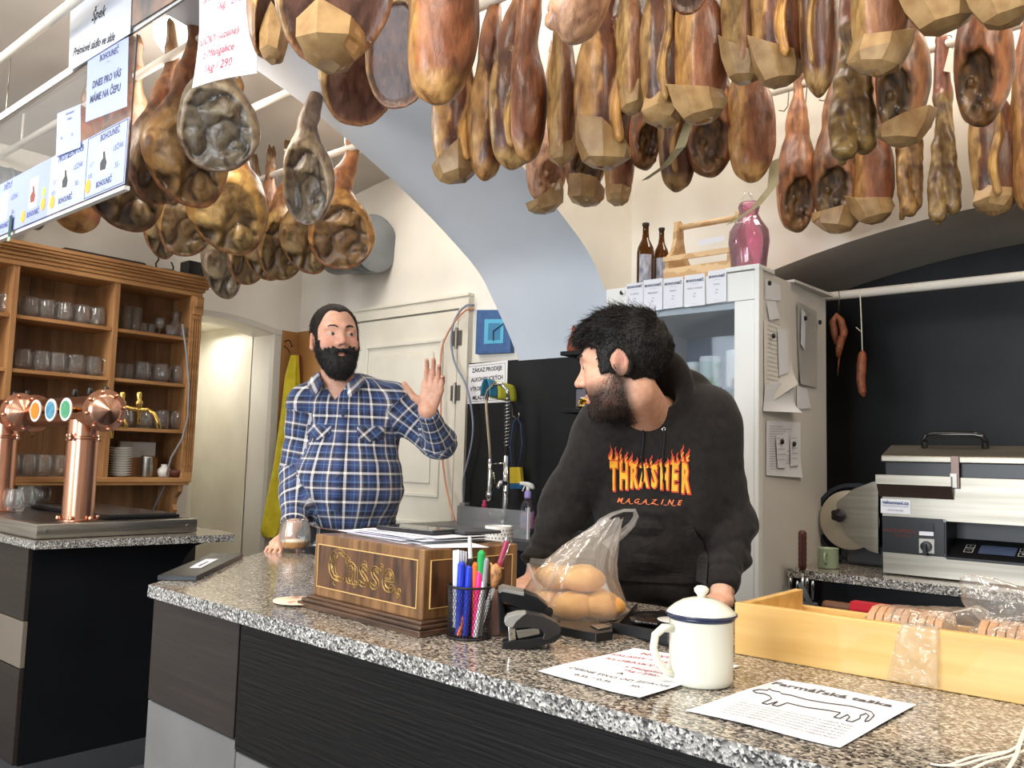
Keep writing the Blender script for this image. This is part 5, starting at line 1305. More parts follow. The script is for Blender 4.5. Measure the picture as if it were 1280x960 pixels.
strands('stubble', V2b, F2b, stubm, 9000, lambda p: 0.0045+0.006*np.clip((-p[:, 2]-0.07)*20, 0, 1), lambda p, n_: n_*0.55+np.array([0, -0.25, -0.75]), 0.0006, M_hair2, man, org, hc, hR, hs, 0.3)
rnd = random.Random(5)
for k in range(46):      # loose curls on the crown
    a = rnd.uniform(-1.3, 1.3); b = rnd.uniform(0.2, 1.5); L_ = rnd.uniform(0.012, 0.032)
    p0 = np.array([0.07*math.sin(a)*math.sin(b)*1.0, 0.02-0.085*math.cos(a)*math.sin(b)*(-1 if k % 3 else 1), 0.045+0.088*math.cos(b)]); pts = []
    ph = rnd.uniform(0, 6.28)
    for j in range(7):
        t = j/6; q = p0*(1+0.0*t)+np.array([math.sin(ph+t*4)*0.010*t, math.cos(ph+t*4)*0.012*t, L_*t*(1.2-t*0.8)]); pts.append(tuple(hc+hR@(q*hs)-org))
    MB().tube(pts, [0.0016, 0.0015, 0.0013, 0.0011, 0.0009, 0.0007, 0.0004], 5).build('hair_curl', M_hair2, man, True) if k < 12 else None
mst = np.array([0, 0, 0])
MAN2 = man

# ------------------------------------------------------------ generic small builders
def V3(p): return Vector((float(p[0]), float(p[1]), float(p[2])))
def sheet(name, c4, m, label=None, cat=None, group=None, th=0.0006, parent=None, nx=1, ny=1, bend=None, kind=None):
    """c4: corners tl, tr, br, bl in world space; a thin solid sheet, optionally bent by bend(u, v) along its normal"""
    tl, tr, br, bl = [V3(p) for p in c4]; c = (tl+tr+br+bl)/4; N = (tr-tl).cross(bl-tl).normalized()*-1
    org_ = c if parent is None else Vector((0, 0, 0)); mb = MB(); k = (nx+1)*(ny+1)
    for side in (0, 1):
        for j in range(ny+1):
            for i in range(nx+1):
                u, v = i/nx, j/ny; p = (tl*(1-u)+tr*u)*(1-v)+(bl*(1-u)+br*u)*v
                d = (bend(u, v) if bend else 0)+(th if side == 0 else 0)
                mb.v.append(tuple(p+N*d-org_))
    for j in range(ny):
        for i in range(nx):
            a = j*(nx+1)+i; f = (a, a+nx+1, a+nx+2, a+1); mb.f += [f, tuple(q+k for q in f)[::-1]]; mb.m += [0, 0]
    rim = [i for i in range(nx+1)]+[(j+1)*(nx+1)-1+0 for j in range(1, ny+1)]
    rim = [(0, i) for i in range(nx)]+[(j, nx) for j in range(ny)]+[(ny, i) for i in range(nx, 0, -1)]+[(j, 0) for j in range(ny, 0, -1)]
    ids = [j*(nx+1)+i for j, i in rim]
    for a, b in zip(ids, ids[1:]+ids[:1]): mb.f.append((a, b, b+k, a+k)); mb.m.append(0)
    if parent is None: o = mb.build(name, m, None, smooth=False); o.location = c
    else:
        mb.v = local(mb.v, parent); o = mb.build(name, m, parent)
    if bend: o.data.shade_smooth(); o.data.set_sharp_from_angle(angle=math.radians(40))
    if label: tag(o, label, cat, group, kind)
    return o
def frame_of(c4, o=None):
    """origin at the centre, unit vectors along the top edge and upward"""
    tl, tr, br, bl = [V3(p) for p in c4]; c = (tl+tr+br+bl)/4; U = (tr-tl).normalized(); W = (tl-bl); W = (W-U*W.dot(U)).normalized()
    if o is not None: c = c-o.location
    return (c, U, W), (tr-tl).length, (tl-bl).length

# ------------------------------------------------------------ pine shelf cabinet on the left wall
M_pine = mat('old_pine', (172, 126, 80), 0.5, rgb2=(142, 98, 58), scale=(22, 22, 2.5), detail=5, bump=0.15, bscale=(20, 60, 6))
M_pine2 = mat('pine_edge', (184, 136, 86), 0.48, rgb2=(150, 104, 60), scale=(20, 3, 20), detail=5)
M_pine3 = mat('dark_pine_back', (142, 104, 68), 0.55, rgb2=(108, 76, 46), scale=(16, 16, 2), detail=5)
sc = empty('shelf_cabinet', (-4.48, 1.7, 1.09), 'open pine shelf cabinet full of beer glasses on the left wall', 'shelf')
XF, XB = -4.35, -4.598
def R_(mb): return rel(mb, sc)
for i in range(13):
    y0 = 0.93+i*0.11; R_(MB().box(XB, XB+0.012, y0, y0+0.108, 1.09, 2.12)).build('back_plank', M_pine3, sc)
for y in (0.93, 1.43, 1.905, 2.335): R_(MB().box(XB+0.012, XF, y, y+0.026, 1.09, 2.11, bev=0.002)).build('upright', M_pine, sc)
for ya, yb, zs in ((0.956, 1.43, (1.855, 1.60, 1.35)), (1.456, 1.905, (1.855, 1.60)), (1.931, 2.335, (1.855, 1.60, 1.35))):
    for z in zs: R_(MB().box(XB+0.012, XF-0.008, ya, yb, z-0.018, z, bev=0.002)).build('shelf', M_pine2, sc)
R_(MB().box(XB+0.012, XF+0.012, 0.92, 2.375, 1.070, 1.095, bev=0.003).box(XB+0.012, XF+0.004, 0.92, 2.368, 1.055, 1.070, bev=0.002)).build('bottom_shelf', M_pine2, sc)
mb = MB()
for z0, z1, o_ in ((2.085, 2.11, 0.012), (2.11, 2.128, 0.022), (2.128, 2.146, 0.034), (2.146, 2.158, 0.050), (2.158, 2.172, 0.062), (2.172, 2.190, 0.070)): mb.box(XB+0.002, XF+o_, 0.90, 2.365+o_, z0, z1, bev=0.003)
R_(mb).build('cornice', M_pine2, sc)
mb = MB().box(XF-0.01, XF+0.012, 2.318, 2.378, 1.095, 2.085)
for k in range(4): mb.box(XF+0.012, XF+0.018, 2.325+k*0.013, 2.333+k*0.013, 1.13, 1.96, bev=0.002)
mb.box(XF+0.01, XF+0.03, 2.318, 2.378, 1.98, 2.085, bev=0.006).box(XF+0.01, XF+0.04, 2.325, 2.372, 2.02, 2.08, bev=0.008)
R_(mb).build('fluted_stile', M_pine2, sc)
R_(MB().box(XB+0.002, XB+0.02, 0.93, 2.30, 0.90, 1.055)).build('lower_board', M_pine3, sc)
mb = MB().prism([(-4.595, 1.055), (-4.355, 1.055), (-4.36, 1.02), (-4.40, 0.985), (-4.415, 0.95), (-4.40, 0.92), (-4.41, 0.90), (-4.595, 0.90)], 2.315, 2.34, axis='y'); R_(mb).build('bracket', M_pine, sc)

# ---- glassware
M_glass = thin_glass('clear_glass', (0.98, 0.985, 0.98), 0.36, 0.05)
def mug_mesh(r=0.042, h=0.105, lob=9, beer=False):
    k = ('mug', r, h); 
    if k in HAMS: return HAMS[k]
    rf = lambda t, z: 1+0.035*math.cos(lob*t)*max(0, min(1, min(z/0.02, (h-0.018-z)/0.02)))
    outer = [(r*0.72, 0), (r*0.86, 0.006), (r*1.02, h*0.25), (r*1.06, h*0.45), (r*1.0, h*0.72), (r*0.88, h*0.9), (r*0.88, h)]
    inner = [(r*0.80, h), (r*0.80, h*0.9), (r*0.92, h*0.7), (r*0.98, h*0.45), (r*0.9, h*0.25), (r*0.7, 0.014), (0.0, 0.012)]
    mb = MB().lathe([(0.0, 0.0)]+outer+inner, 36, rf=rf)
    mb.tube([(0, -r*0.93, h*0.86), (0, -r*1.35, h*0.88), (0, -r*1.62, h*0.72), (0, -r*1.60, h*0.4), (0, -r*1.35, h*0.22), (0, -r*0.98, h*0.22)], 0.0052, 8)
    o = mb.build('glass_body', M_glass, None, True); weld(o); me = o.data; me.shade_smooth(); bpy.data.objects.remove(o); HAMS[k] = me; return me
def glass_mesh(key, prof, seg=24, rf=None):
    if key in HAMS: return HAMS[key]
    o = MB().lathe(prof, seg, rf=rf).build('glass_body', M_glass, None, True); weld(o); me = o.data; me.shade_smooth(); bpy.data.objects.remove(o); HAMS[key] = me; return me
def place(me, name, loc, lab, cat, group=None, rz=0, s=1):
    o = bpy.data.objects.new(name, me); COL.objects.link(o); o.location = tuple(float(v) for v in loc); o.rotation_euler = (0, 0, rz); o.scale = (s, s, s); return tag(o, lab, cat, group)
tumb = [(0, 0), (0.026, 0), (0.031, 0.004), (0.034, 0.085), (0.0325, 0.085), (0.029, 0.012), (0, 0.010)]
tall = [(0, 0), (0.025, 0), (0.028, 0.004), (0.032, 0.135), (0.0305, 0.135), (0.0265, 0.014), (0, 0.012)]
shot = [(0, 0), (0.018, 0), (0.022, 0.004), (0.027, 0.058), (0.0255, 0.058), (0.02, 0.012), (0, 0.010)]
caraf = [(0, 0), (0.036, 0), (0.045, 0.01), (0.048, 0.04), (0.034, 0.085), (0.020, 0.11), (0.020, 0.13), (0.034, 0.155), (0.032, 0.155), (0.018, 0.131), (0.018, 0.11), (0.032, 0.083), (0.045, 0.04), (0.042, 0.012), (0, 0.008)]
stem = [(0, 0), (0.024, 0), (0.024, 0.003), (0.004, 0.008), (0.004, 0.035), (0.02, 0.05), (0.026, 0.075), (0.022, 0.10), (0.0205, 0.10), (0.0245, 0.075), (0.018, 0.053), (0, 0.045)]
ordn = ['first', 'second', 'third', 'fourth', 'fifth', 'sixth', 'seventh', 'eighth', 'ninth']
def row(kind, z, pxs, bay, xx=-4.46, h=None, rz=None):
    for i, px in enumerate(pxs):
        p = atx(px, 480, xx); y = float(p[1])
        if kind == 'mug': me = mug_mesh(); r_ = (rz if rz is not None else 2.5)+0.5*math.sin(i*2.1+z*9); nm, cat, lab = 'beer_mug', 'glass', 'empty dimpled beer mug, %s from the left %s' % (ordn[i], bay)
        else: me = glass_mesh(kind, {'tumb': tumb, 'tall': tall, 'shot': shot, 'caraf': caraf, 'stem': stem}[kind]); r_ = 0; nm, cat = {'tumb': 'tumbler', 'tall': 'tall_glass', 'shot': 'small_glass', 'caraf': 'carafe', 'stem': 'stem_glass'}[kind], 'glass'; lab = '%s %s' % ({'tumb': 'clear tumbler', 'tall': 'tall narrow glass', 'shot': 'small clear glass', 'caraf': 'clear carafe with flared lip', 'stem': 'short stemmed glass'}[kind], bay if len(pxs) == 1 else '%s from the left %s' % (ordn[i], bay))
        place(me, nm, (xx, y, z+0.0005), lab, cat, 'glasses on the pine shelves', r_)
row('mug', 1.855, (30, 51, 73, 96, 116), 'on the top shelf of the middle bay')
row('mug', 1.60, (26, 49, 70, 93, 115), 'on the second shelf of the middle bay')
row('mug', 1.095, (24, 44, 62, 84, 121), 'on the bottom shelf behind the copper tower', rz=1.2)
row('tall', 1.855, (153, 164), 'at the left of the top right bay')
row('shot', 1.855, (174, 184), 'in the top right bay'); row('stem', 1.855, (195,), 'beside the carafe in the top right bay')
row('caraf', 1.855, (215,), 'in the top right bay', -4.50); row('shot', 1.855, (209, 225), 'in front of the carafe', -4.40); row('tall', 1.855, (238,), 'against the right stile of the top right bay', -4.42)
row('tumb', 1.60, (148, 158), 'on the second shelf of the right bay'); row('mug', 1.60, (177, 200, 223), 'on the second shelf of the right bay', rz=0.4)
row('mug', 1.35, (160, 184, 205, 224), 'on the shelf behind the brass tap', rz=0.9)
row('mug', 1.855, (2,), 'on the top shelf at the photo edge', rz=0.9)
for i, (px, py) in enumerate(((4, 637), (17, 640), (27, 634), (38, 630))):
    p = atz(px, py, ZT+0.002); place(mug_mesh(), 'beer_mug', (p[0]-0.02, p[1]+0.01*i, ZT+0.0005), 'empty faceted beer mug on the steel drip box, %s of four from the left' % ordn[i], 'glass', 'mugs on the drip box', 0.8+i*0.6, 0.92)
# crockery on the bottom shelf, right bay
z = 1.0955; M_por = mat('white_porcelain', (226, 224, 218), 0.2)
def plate_mesh(r=0.06):
    if 'plate' not in HAMS:
        o = MB().lathe([(0, 0), (r*0.55, 0), (r*0.6, 0.003), (r, 0.011), (r, 0.0125), (r*0.58, 0.0045), (0, 0.003)], 28).build('plate', M_por, None, True); weld(o); HAMS['plate'] = o.data; o.data.shade_smooth(); bpy.data.objects.remove(o)
    return HAMS['plate']
py_ = float(atx(140, 570, -4.45)[1])+0.045
for i in range(12): place(plate_mesh(), 'saucer', (-4.45, py_, z+0.0003+i*0.0127), 'white saucer in the stack beside the shelf divider', 'plate', 'stack of white saucers', 0, 1.0)
y = float(atx(184, 575, -4.43)[1])
o = empty('sugar_shaker', (-4.43, y, z), 'ribbed glass and steel canister on the bottom right shelf', 'canister')
MB().lathe([(0, 0.001), (0.03, 0.001), (0.032, 0.006), (0.032, 0.095), (0.0, 0.095)], 28, rf=lambda t, z: 1+0.02*math.cos(16*t)).build('canister_body', M_steel, o, ang=50)
MB().lathe([(0.033, 0.095), (0.034, 0.105), (0.028, 0.112), (0, 0.113)], 28).build('canister_lid', M_steel, o, ang=50)
y = float(atx(206, 575, -4.42)[1])
o = empty('white_pourer', (-4.42, y, z), 'white bottle shaped porcelain jug in a brown bowl shelf corner', 'jug')
MB().lathe([(0, 0.001), (0.028, 0.001), (0.036, 0.03), (0.032, 0.042), (0.018, 0.055), (0.016, 0.062), (0.02, 0.068), (0, 0.068)], 28).build('jug_body', M_por, o, smooth=True)
y = float(atx(221, 582, -4.40)[1])
M_bowl = mat('brown_stoneware', (96, 54, 40), 0.35)
tag(MB().lathe([(0, 0.001), (0.03, 0.001), (0.045, 0.02), (0.05, 0.04), (0.047, 0.04), (0.042, 0.022), (0.028, 0.006), (0, 0.005)], 28, (0, 0, 0)).build('bowl', M_bowl, None, True, loc=None), 'small brown stoneware bowl at the right end of the bottom shelf', 'bowl').location = (-4.40, y, z)
for k, px in enumerate((157, 172, 186)):
    y = float(atx(px, 545, -4.55)[1]); o = MB().box(-0.02, 0.02, -0.034, 0.034, 0, 0.085, bev=0.003).build('paper_box', mat('white_card', (206, 204, 200), 0.7), None); o.location = (-4.55, y, 1.1955)
    tag(o, 'white card box on the plank behind the saucers, %s from the left' % ordn[k], 'box', 'white card boxes')
y0, y1 = float(atx(146, 545, -4.55)[1]), float(atx(196, 545, -4.55)[1])
o = MB().box(-0.04, 0.03, y0, y1, 0.0, 0.1).build('wood_block', M_pine, None, loc=None); o.location = (-4.555, 0, 1.0955); o.data.transform(Matrix.Translation((0, 0, 0)))
tag(o, 'plain wooden block carrying the white card boxes in the right bay', 'block')
# hose
pts = [atx(*q, XF+0.03) for q in ((228, 405), (233, 440), (236, 480), (235, 520), (228, 548), (214, 572))]+[atx(209, 590, XF-0.03), atx(205, 610, XF-0.1), atx(190, 640, XF-0.15)]
c = V3(sum(pts)/len(pts)); o = MB().tube([tuple(V3(p)-c) for p in pts], 0.0055, 10).build('hose', mat('grey_tube', (140, 138, 140), 0.35), None, True); o.location = c; tag(o, 'thin grey hose hanging down the right side of the pine shelf', 'hose')
# on top of the cabinet
p = atx(206, 330, -4.42); o = empty('iron_pan_lid', (-4.42, p[1], 2.190), 'black iron lid with loop handle on top of the shelf cabinet', 'lid')
M_iron = mat('black_iron', (38, 34, 34), 0.45, 0.4)
MB().lathe([(0.0, 0.001), (0.085, 0.001), (0.09, 0.008), (0.06, 0.022), (0, 0.03)], 36).build('lid_body', M_iron, o, smooth=True)
MB().tube([(0, -0.045, 0.02), (0, -0.05, 0.05), (0, -0.035, 0.075), (0, -0.04, 0.085)], 0.0045, 8).tube([(0, 0.045, 0.02), (0, 0.05, 0.05), (0, 0.035, 0.075)], 0.0045, 8).build('handle', M_iron, o, True)
p = atx(240, 335, -4.44); o = MB().box(-0.05, 0.05, -0.045, 0.05, 0, 0.1, bev=0.004).build('black_box', M_dark, None); o.location = (-4.44, p[1], 2.1905); tag(o, 'black box on the right end of the shelf cabinet top', 'box')
a, b = atx(75, 290, -4.5), atx(178, 305, -4.5)
o = MB().box(-0.07, 0.07, a[1], b[1], 0, 0.045, bev=0.01).build('dark_board', mat('smoked_board', (52, 40, 34), 0.6), None); o.location = (-4.5, 0, 2.1905+0.06); tag(o, 'dark board lying over the shelf cabinet below the price signs', 'board')
o.location.z = 2.1905

# ------------------------------------------------------------ menu board with price sheets (plane y = 1.10)
YM = 1.10
def Q(*pp): return [aty(x, y, YM) for x, y in pp]
br_, tr_ = aty(158, 230, YM), aty(162, 44, YM); xr = float((br_[0]+tr_[0])/2); zb = float(br_[2]); zt = float(tr_[2])
mb_ = empty('menu_board', (xr-0.6, YM, zb), 'hanging clear menu board edged in white metal at the upper left', 'menu board')
M_pane = thin_glass('clear_acrylic', (0.98, 0.985, 0.99), 0.15, 0.04)
rel(MB().box(xr-1.35, xr, YM+0.012, YM+0.016, zb, zt), mb_).build('clear_pane', M_pane, mb_)
M_alu = mat('white_aluminium', (216, 216, 214), 0.4)
M_gap = mat('dark_edge', (70, 66, 62), 0.5)
xe = float(aty(235, 0, YM)[0])+0.6
rel(MB().box(xr-1.35, xe, YM+0.004, YM+0.010, zt+0.005, zt+0.036, bev=0.001), mb_).build('top_rail', M_alu, mb_)
rel(MB().box(xr-1.35, xe, YM+0.002, YM+0.004, zt, zt+0.005), mb_).build('rail_lip', M_gap, mb_)
rel(MB().box(xr-1.35, xr+0.002, YM+0.004, YM+0.022, zb-0.010, zb+0.003, bev=0.001), mb_).build('bottom_rail', M_alu, mb_)
rel(MB().box(xr-0.001, xr+0.0015, YM+0.010, YM+0.014, zb-0.01, zt), mb_).build('edge_strip', M_gap, mb_)
for x in (xr-1.1, xr-0.1, xe-0.1): rel(MB().cyl((x, YM+0.014, zt+0.034), (x, YM+0.014, 2.80), 0.002, 6), mb_).build('suspension_wire', M_hook, mb_)
M_blue = mat('bluish_paper', (164, 175, 222), 0.75); M_bluer = mat('lavender_paper', (142, 154, 224), 0.75); M_note = mat('notice_paper', (196, 199, 206), 0.75)
M_or = mat('orange_dot', (246, 160, 40), 0.6); M_gr = mat('lime_dot', (180, 200, 60), 0.6); M_inkb = mat('slate_ink', (70, 78, 100), 0.8); M_inkr = mat('red_ink', (176, 40, 64), 0.8)
M_lab = mat('bottle_label_cream', (222, 226, 216), 0.7); M_fig = mat('dark_label_figure', (60, 66, 70), 0.8); M_figr = mat('brown_label_figure', (130, 70, 66), 0.8)
def disc(name, fr, u, v, rx, rz, m, parent, off=0.0012, n=24):
    O, U, W = fr; N_ = U.cross(W).normalized(); mb = MB(); mb.v = [tuple(O+U*(u+rx*math.cos(2*PI*i/n))+W*(v+rz*math.sin(2*PI*i/n))+N_*off) for i in range(n)]; mb.f = [tuple(range(n))]; mb.m = [0]; return mb.build(name, m, parent)
def rectp(name, fr, u0, u1, v0, v1, m, parent, off=0.0010):
    O, U, W = fr; N_ = U.cross(W).normalized(); mb = MB(); mb.v = [tuple(O+U*u+W*v+N_*off) for u, v in ((u0, v0), (u1, v0), (u1, v1), (u0, v1))]; mb.f = [(0, 1, 2, 3)]; mb.m = [0]; return mb.build(name, m, parent)
def price_sign(x0, x1, z0, z1, m, lab, title, big, price, dots, fig, title_ink=True, kindname='price_sign', border=False, yoff=0):
    c4 = [(x0, YM-0.001-yoff, z1), (x1, YM-0.001-yoff, z1), (x1, YM-0.001-yoff, z0), (x0, YM-0.001-yoff, z0)]
    o = sheet(kindname, c4, m, lab, 'sign', 'price signs on the menu board', th=0.0010); fr, W_, H_ = frame_of(c4, o)
    if title: writing('title', [(title, 0.030, 0.02, H_*0.385, 0.0008, 0, 0.8)], M_inkb, o, fr, 0.0014)
    if big: writing('kind_text', [(big, 0.024, W_*0.30, H_*0.12), (price, 0.024, W_*0.30, -H_*0.16), ('11°', 0.022, -W_*0.34, H_*0.02), ('0,5l', 0.020, -W_*0.36, -H_*0.15)], M_inkb, o, fr, 0.0014)
    rectp('label_print', fr, -0.045, 0.028, -H_*0.24, H_*0.29, M_lab, o, 0.0013)
    O, U, W = fr
    mbf = MB(); 
    if fig:
        pts = [(-0.022, -0.03), (0.004, -0.034), (0.008, -0.01), (0.0, 0.012), (-0.004, 0.034), (-0.014, 0.034), (-0.012, 0.012), (-0.024, -0.002)]; N_ = U.cross(W).normalized()
        mbf.v = [tuple(O+U*u+W*v*0.9+N_*0.0017+U*u*0.5) for u, v in pts]; mbf.f = [tuple(range(len(pts)))]; mbf.m = [0]; mbf.build('label_figure', fig, o)
    writing('shop_mark', [('BOHOUNEČ', 0.026, 0.0, -H_*0.345, 0.0010, 0, 0.75), ('—•—', 0.012, 0.0, -H_*0.44)], M_inkb, o, fr, 0.0014)
    for (u, v, r_, mm) in dots: disc('price_dot', fr, u*W_, v*H_, r_, r_*1.15, mm, o, 0.0018+0.0003*(mm is M_or))
    if border:
        for (a, b, c_, d_) in ((-.5, .5, .47, .485), (-.5, .5, -.485, -.47), (-.5, -.485, -.485, .485), (.485, .5, -.485, .485)): rectp('border_line', fr, a*W_*0.97, b*W_*0.97, c_*H_, d_*H_, M_inkb, o, 0.0012)
    return o
xs4 = [float(aty(px, py, YM)[0]) for px, py in ((157, 231), (105, 248), (60, 263), (24, 276), (-14, 292))]
zl = zb+0.003
H4 = [0.215, 0.205, 0.205, 0.205]
price_sign(xs4[1], xs4[0]-0.004, zl, zl+0.205, M_blue, 'framed bluish price sign with orange dot, rightmost on the board', 'BOHOUNEČ', 'LEŽÁK', '35,-', [(-0.40, -0.30, 0.020, M_or)], M_fig, border=True)
price_sign(xs4[2], xs4[1], zl, zl+0.205, M_blue, 'price sign headed with open lettering, second from the right', 'PROSTŘEDNÍ OCB', 'LEŽÁK', '30,-', [(-0.37, -0.30, 0.020, M_or)], M_fig)
price_sign(xs4[3], xs4[2], zl, zl+0.205, M_bluer, 'lavender price sign with two orange dots and one lime dot', '', '', '', [(-0.34, -0.33, 0.020, M_or), (0.34, -0.26, 0.020, M_or), (0.34, -0.05, 0.015, M_gr)], M_figr)
price_sign(xs4[4], xs4[3], zl, zl+0.205, M_bluer, 'lavender price sign cut by the left edge of the photo', 'SVĚTLÝ', 'LEŽÁK', '30,-', [], None)
def note(cpx, m, lab, items, y=YM-0.004, ink=None, nx=1, ny=1, bend=None, name='notice', th=0.0008, extra=None):
    c4 = [aty(*q, y) for q in cpx]; o = sheet(name, c4, m, lab, 'notice', None, th=th, nx=nx, ny=ny, bend=bend); fr, W_, H_ = frame_of(c4, o)
    if items: writing('printed_text', items, ink or M_ink, o, fr, th+(0.004 if bend else 0.0006), warp=(lambda u, v: bend(u/W_+0.5, 0.5-v/H_)) if bend else None)
    return o, fr, W_, H_
o, fr, W_, H_ = note(((110, 72), (161, 46), (159, 133), (107, 153)), M_blue, 'bluish notice saying what is on tap today, above the price signs', [('BOHOUNEČ', 0.03, 0, 0.085, 0.0006, 0, 0.8), ('—•—', 0.014, 0, 0.062), ('DNES PRO VÁS', 0.034, 0, 0.005, 0.0012, 0, 0.9), ('MÁME NA ČEPU', 0.034, 0, -0.042, 0.0012, 0, 0.9)], y=YM-0.002, ink=M_inkb)
note(((72, 142), (101, 130), (101, 184), (70, 196)), M_blue, 'narrow bluish note standing over the second price sign', [('Karamelové', 0.014, 0, 0.06), ('řezané', 0.014, 0, 0.04), ('4,0', 0.014, -0.05, -0.02), ('35,-', 0.014, 0.04, -0.02)], y=YM-0.006, ink=M_inkb)
note(((90, -50), (168, -95), (163, 42), (86, 90)), M_note, 'white notice about speck and potted lard at the top left', [('Špek', 0.052, 0.01, -0.055, 0.0008, 0.25), ('Prémiové sádlo ve skle', 0.040, 0.0, -0.155, 0.0008, 0.25, 0.86)], y=YM-0.006)
b2 = lambda u, v: 0.035*max(0, v-0.55)**1.5*(1-u)*2+0.01*math.sin(u*3)*v
note(((249, -70), (322, -110), (322, 92), (250, 114)), M_note, 'white price sheet in red writing with a curled lower corner', [('SALÁMY uzené', 0.030, -0.02, 0.035), ('1kg / 290,-', 0.030, 0.03, -0.002), ('JUČKY (uzené)', 0.030, -0.005, -0.085), ('z Mangalice', 0.030, 0.01, -0.125), ('1kg / 290,-', 0.032, 0.03, -0.165)], y=YM-0.05, ink=M_inkr, nx=8, ny=10, bend=b2)
c4 = [aty(*q, YM-0.003) for q in ((166, -60), (228, -95), (228, -6), (164, 34))]
o = sheet('food_photo', c4, mat('printed_photo', (150, 120, 104), 0.5, rgb2=(98, 96, 96), scale=(12, 12, 12), detail=5), 'printed food picture above the white rail at the top left', 'picture')
p = aty(12, 290, YM-0.01)
o = empty('green_tag', (p[0], p[1], p[2]), 'small dark green paper tag hanging from the leftmost price sign', 'tag')
MB().box(-0.012, 0.012, -0.001, 0.001, -0.02, 0.062).build('tag_card', mat('dark_green_card', (44, 74, 62), 0.6), o); MB().box(-0.012, 0.012, -0.0016, 0.0016, -0.034, -0.018).build('tag_foot', mat('pale_green_card', (150, 176, 150), 0.6), o)

# ------------------------------------------------------------ back wall: panel, sink, clock, sign
W3 = 3.2
pb = MB().box(-3.085, -1.815, W3-0.018, W3-0.001, 0.925, 1.735, bev=0.002); o = pb.build('black_wall_panel', M_black, None); tag(o, 'matt black splash board behind the sink', 'panel')
ws = empty('sink_counter', (-2.45, 2.9, 0), 'dark worktop with sink under the black splash board', 'counter')
rel(MB().box(-3.10, -1.83, 2.60, W3-0.001, 0.88, 0.92, bev=0.004), ws).build('worktop', mat('dark_worktop', (60, 58, 58), 0.3), ws)
rel(MB().box(-3.08, -1.85, 2.63, W3-0.01, 0.0, 0.879), ws).build('cabinet_body', M_lamb, ws)
rel(MB().box(-2.86, -2.40, 2.68, 2.98, 0.9205, 0.924, bev=0.001), ws).build('sink_rim', M_steel, ws)
for i, (x0, x1) in enumerate(((-3.07, -2.67), (-2.66, -2.26), (-2.25, -1.86))): rel(MB().box(x0, x1, 2.612, 2.629, 0.1, 0.87, bev=0.002), ws).build('cabinet_door', M_lamb, ws)
# low clear splash screen with right end turned up
o = empty('splash_screen', (-2.6, 2.66, 0.921), 'low smoky clear screen standing in front of the sink', 'screen')
xa, xb = float(aty(573, 620, 2.66)[0]), float(aty(661, 650, 2.66)[0])
rel(MB().box(xa, xb, 2.655, 2.661, 0.922, 1.035), o).build('screen_pane', thin_glass('smoky_acrylic', (0.80, 0.78, 0.76), 0.5, 0.14), o)
rel(MB().box(xb-0.002, xb+0.003, 2.652, 2.664, 0.9215, 1.05), o).build('screen_end', mat('clear_edge', (205, 205, 205), 0.1), o)
# clock
c4 = [aty(*q, W3-0.012) for q in ((599, 388), (628, 388), (641, 409), (641, 441), (597, 443))]
ck = empty('wall_clock', tuple(V3(aty(619, 415, W3-0.001))), 'blue square clock with teal face, its upper right corner cut', 'clock')
pts = [(q[0], q[2]) for q in c4]; mb = MB(); mb.prism(pts, W3-0.03, W3-0.001, axis='y'); mb.v = local(mb.v, ck); mb.build('clock_case', mat('blue_clock_case', (64, 98, 146), 0.6, rgb2=(52, 84, 130), scale=(30, 30, 30)), ck)
def qd(a, b, c, d, y0, y1): p = [aty(*q, W3-0.03) for q in (a, b, c, d)]; m_ = MB(); m_.prism([(q[0], q[2]) for q in p], y0, y1, axis='y'); m_.v = local(m_.v, ck); return m_
qd((606, 399), (630, 399), (629, 429), (605, 430), W3-0.0315, W3-0.030).build('clock_face', mat('teal_clock_face', (88, 168, 200), 0.5), ck)
qd((611, 404), (626, 404), (625, 425), (610, 425), W3-0.0325, W3-0.0315).build('face_square', mat('mid_blue_square', (62, 122, 160), 0.5), ck)
mb = MB()
for a, b, t in (((616.5, 414), (630, 404), 0.0028), ((616.5, 414), (616.5, 426), 0.0034)):
    A_, B_ = V3(aty(*a, W3-0.036)), V3(aty(*b, W3-0.036)); mb.tube([A_, B_], t, 6)
mb.v = local(mb.v, ck); mb.build('clock_hands', mat('navy_hand', (22, 34, 60), 0.4), ck)
# alcohol sign
x0, x1 = -3.085, -2.79; c4 = [(x0, W3-0.020, 1.727), (x1, W3-0.020, 1.735), (x1, W3-0.020, 1.525), (x0, W3-0.020, 1.522)]
o = sheet('warning_sign', c4, mat('white_sign', (226, 224, 226), 0.6), 'white printed sign partly behind the tap towel, on the black board', 'sign', th=0.001); fr, W_, H_ = frame_of(c4, o)
writing('sign_text', [('ZÁKAZ PRODEJE', 0.030, 0.01, 0.068, 0.0008, 0, 0.92), ('ALKOHOLICKÝCH', 0.030, 0.01, 0.020, 0.0008, 0, 0.88), ('VÝROBKŮ OSOBÁM', 0.030, 0.005, -0.028, 0.0008, 0, 0.82), ('MLADŠÍM 18 LET', 0.030, 0.01, -0.074, 0.0008, 0, 0.9)], M_ink, o, fr, 0.0016)
for (a, b, c_, d_) in ((-.46, .46, .44, .45), (-.46, .46, -.45, -.44), (-.46, -.453, -.45, .45), (.453, .46, -.45, .45)): rectp('sign_border', fr, a*W_, b*W_, c_*H_, d_*H_, M_ink, o, 0.0015)
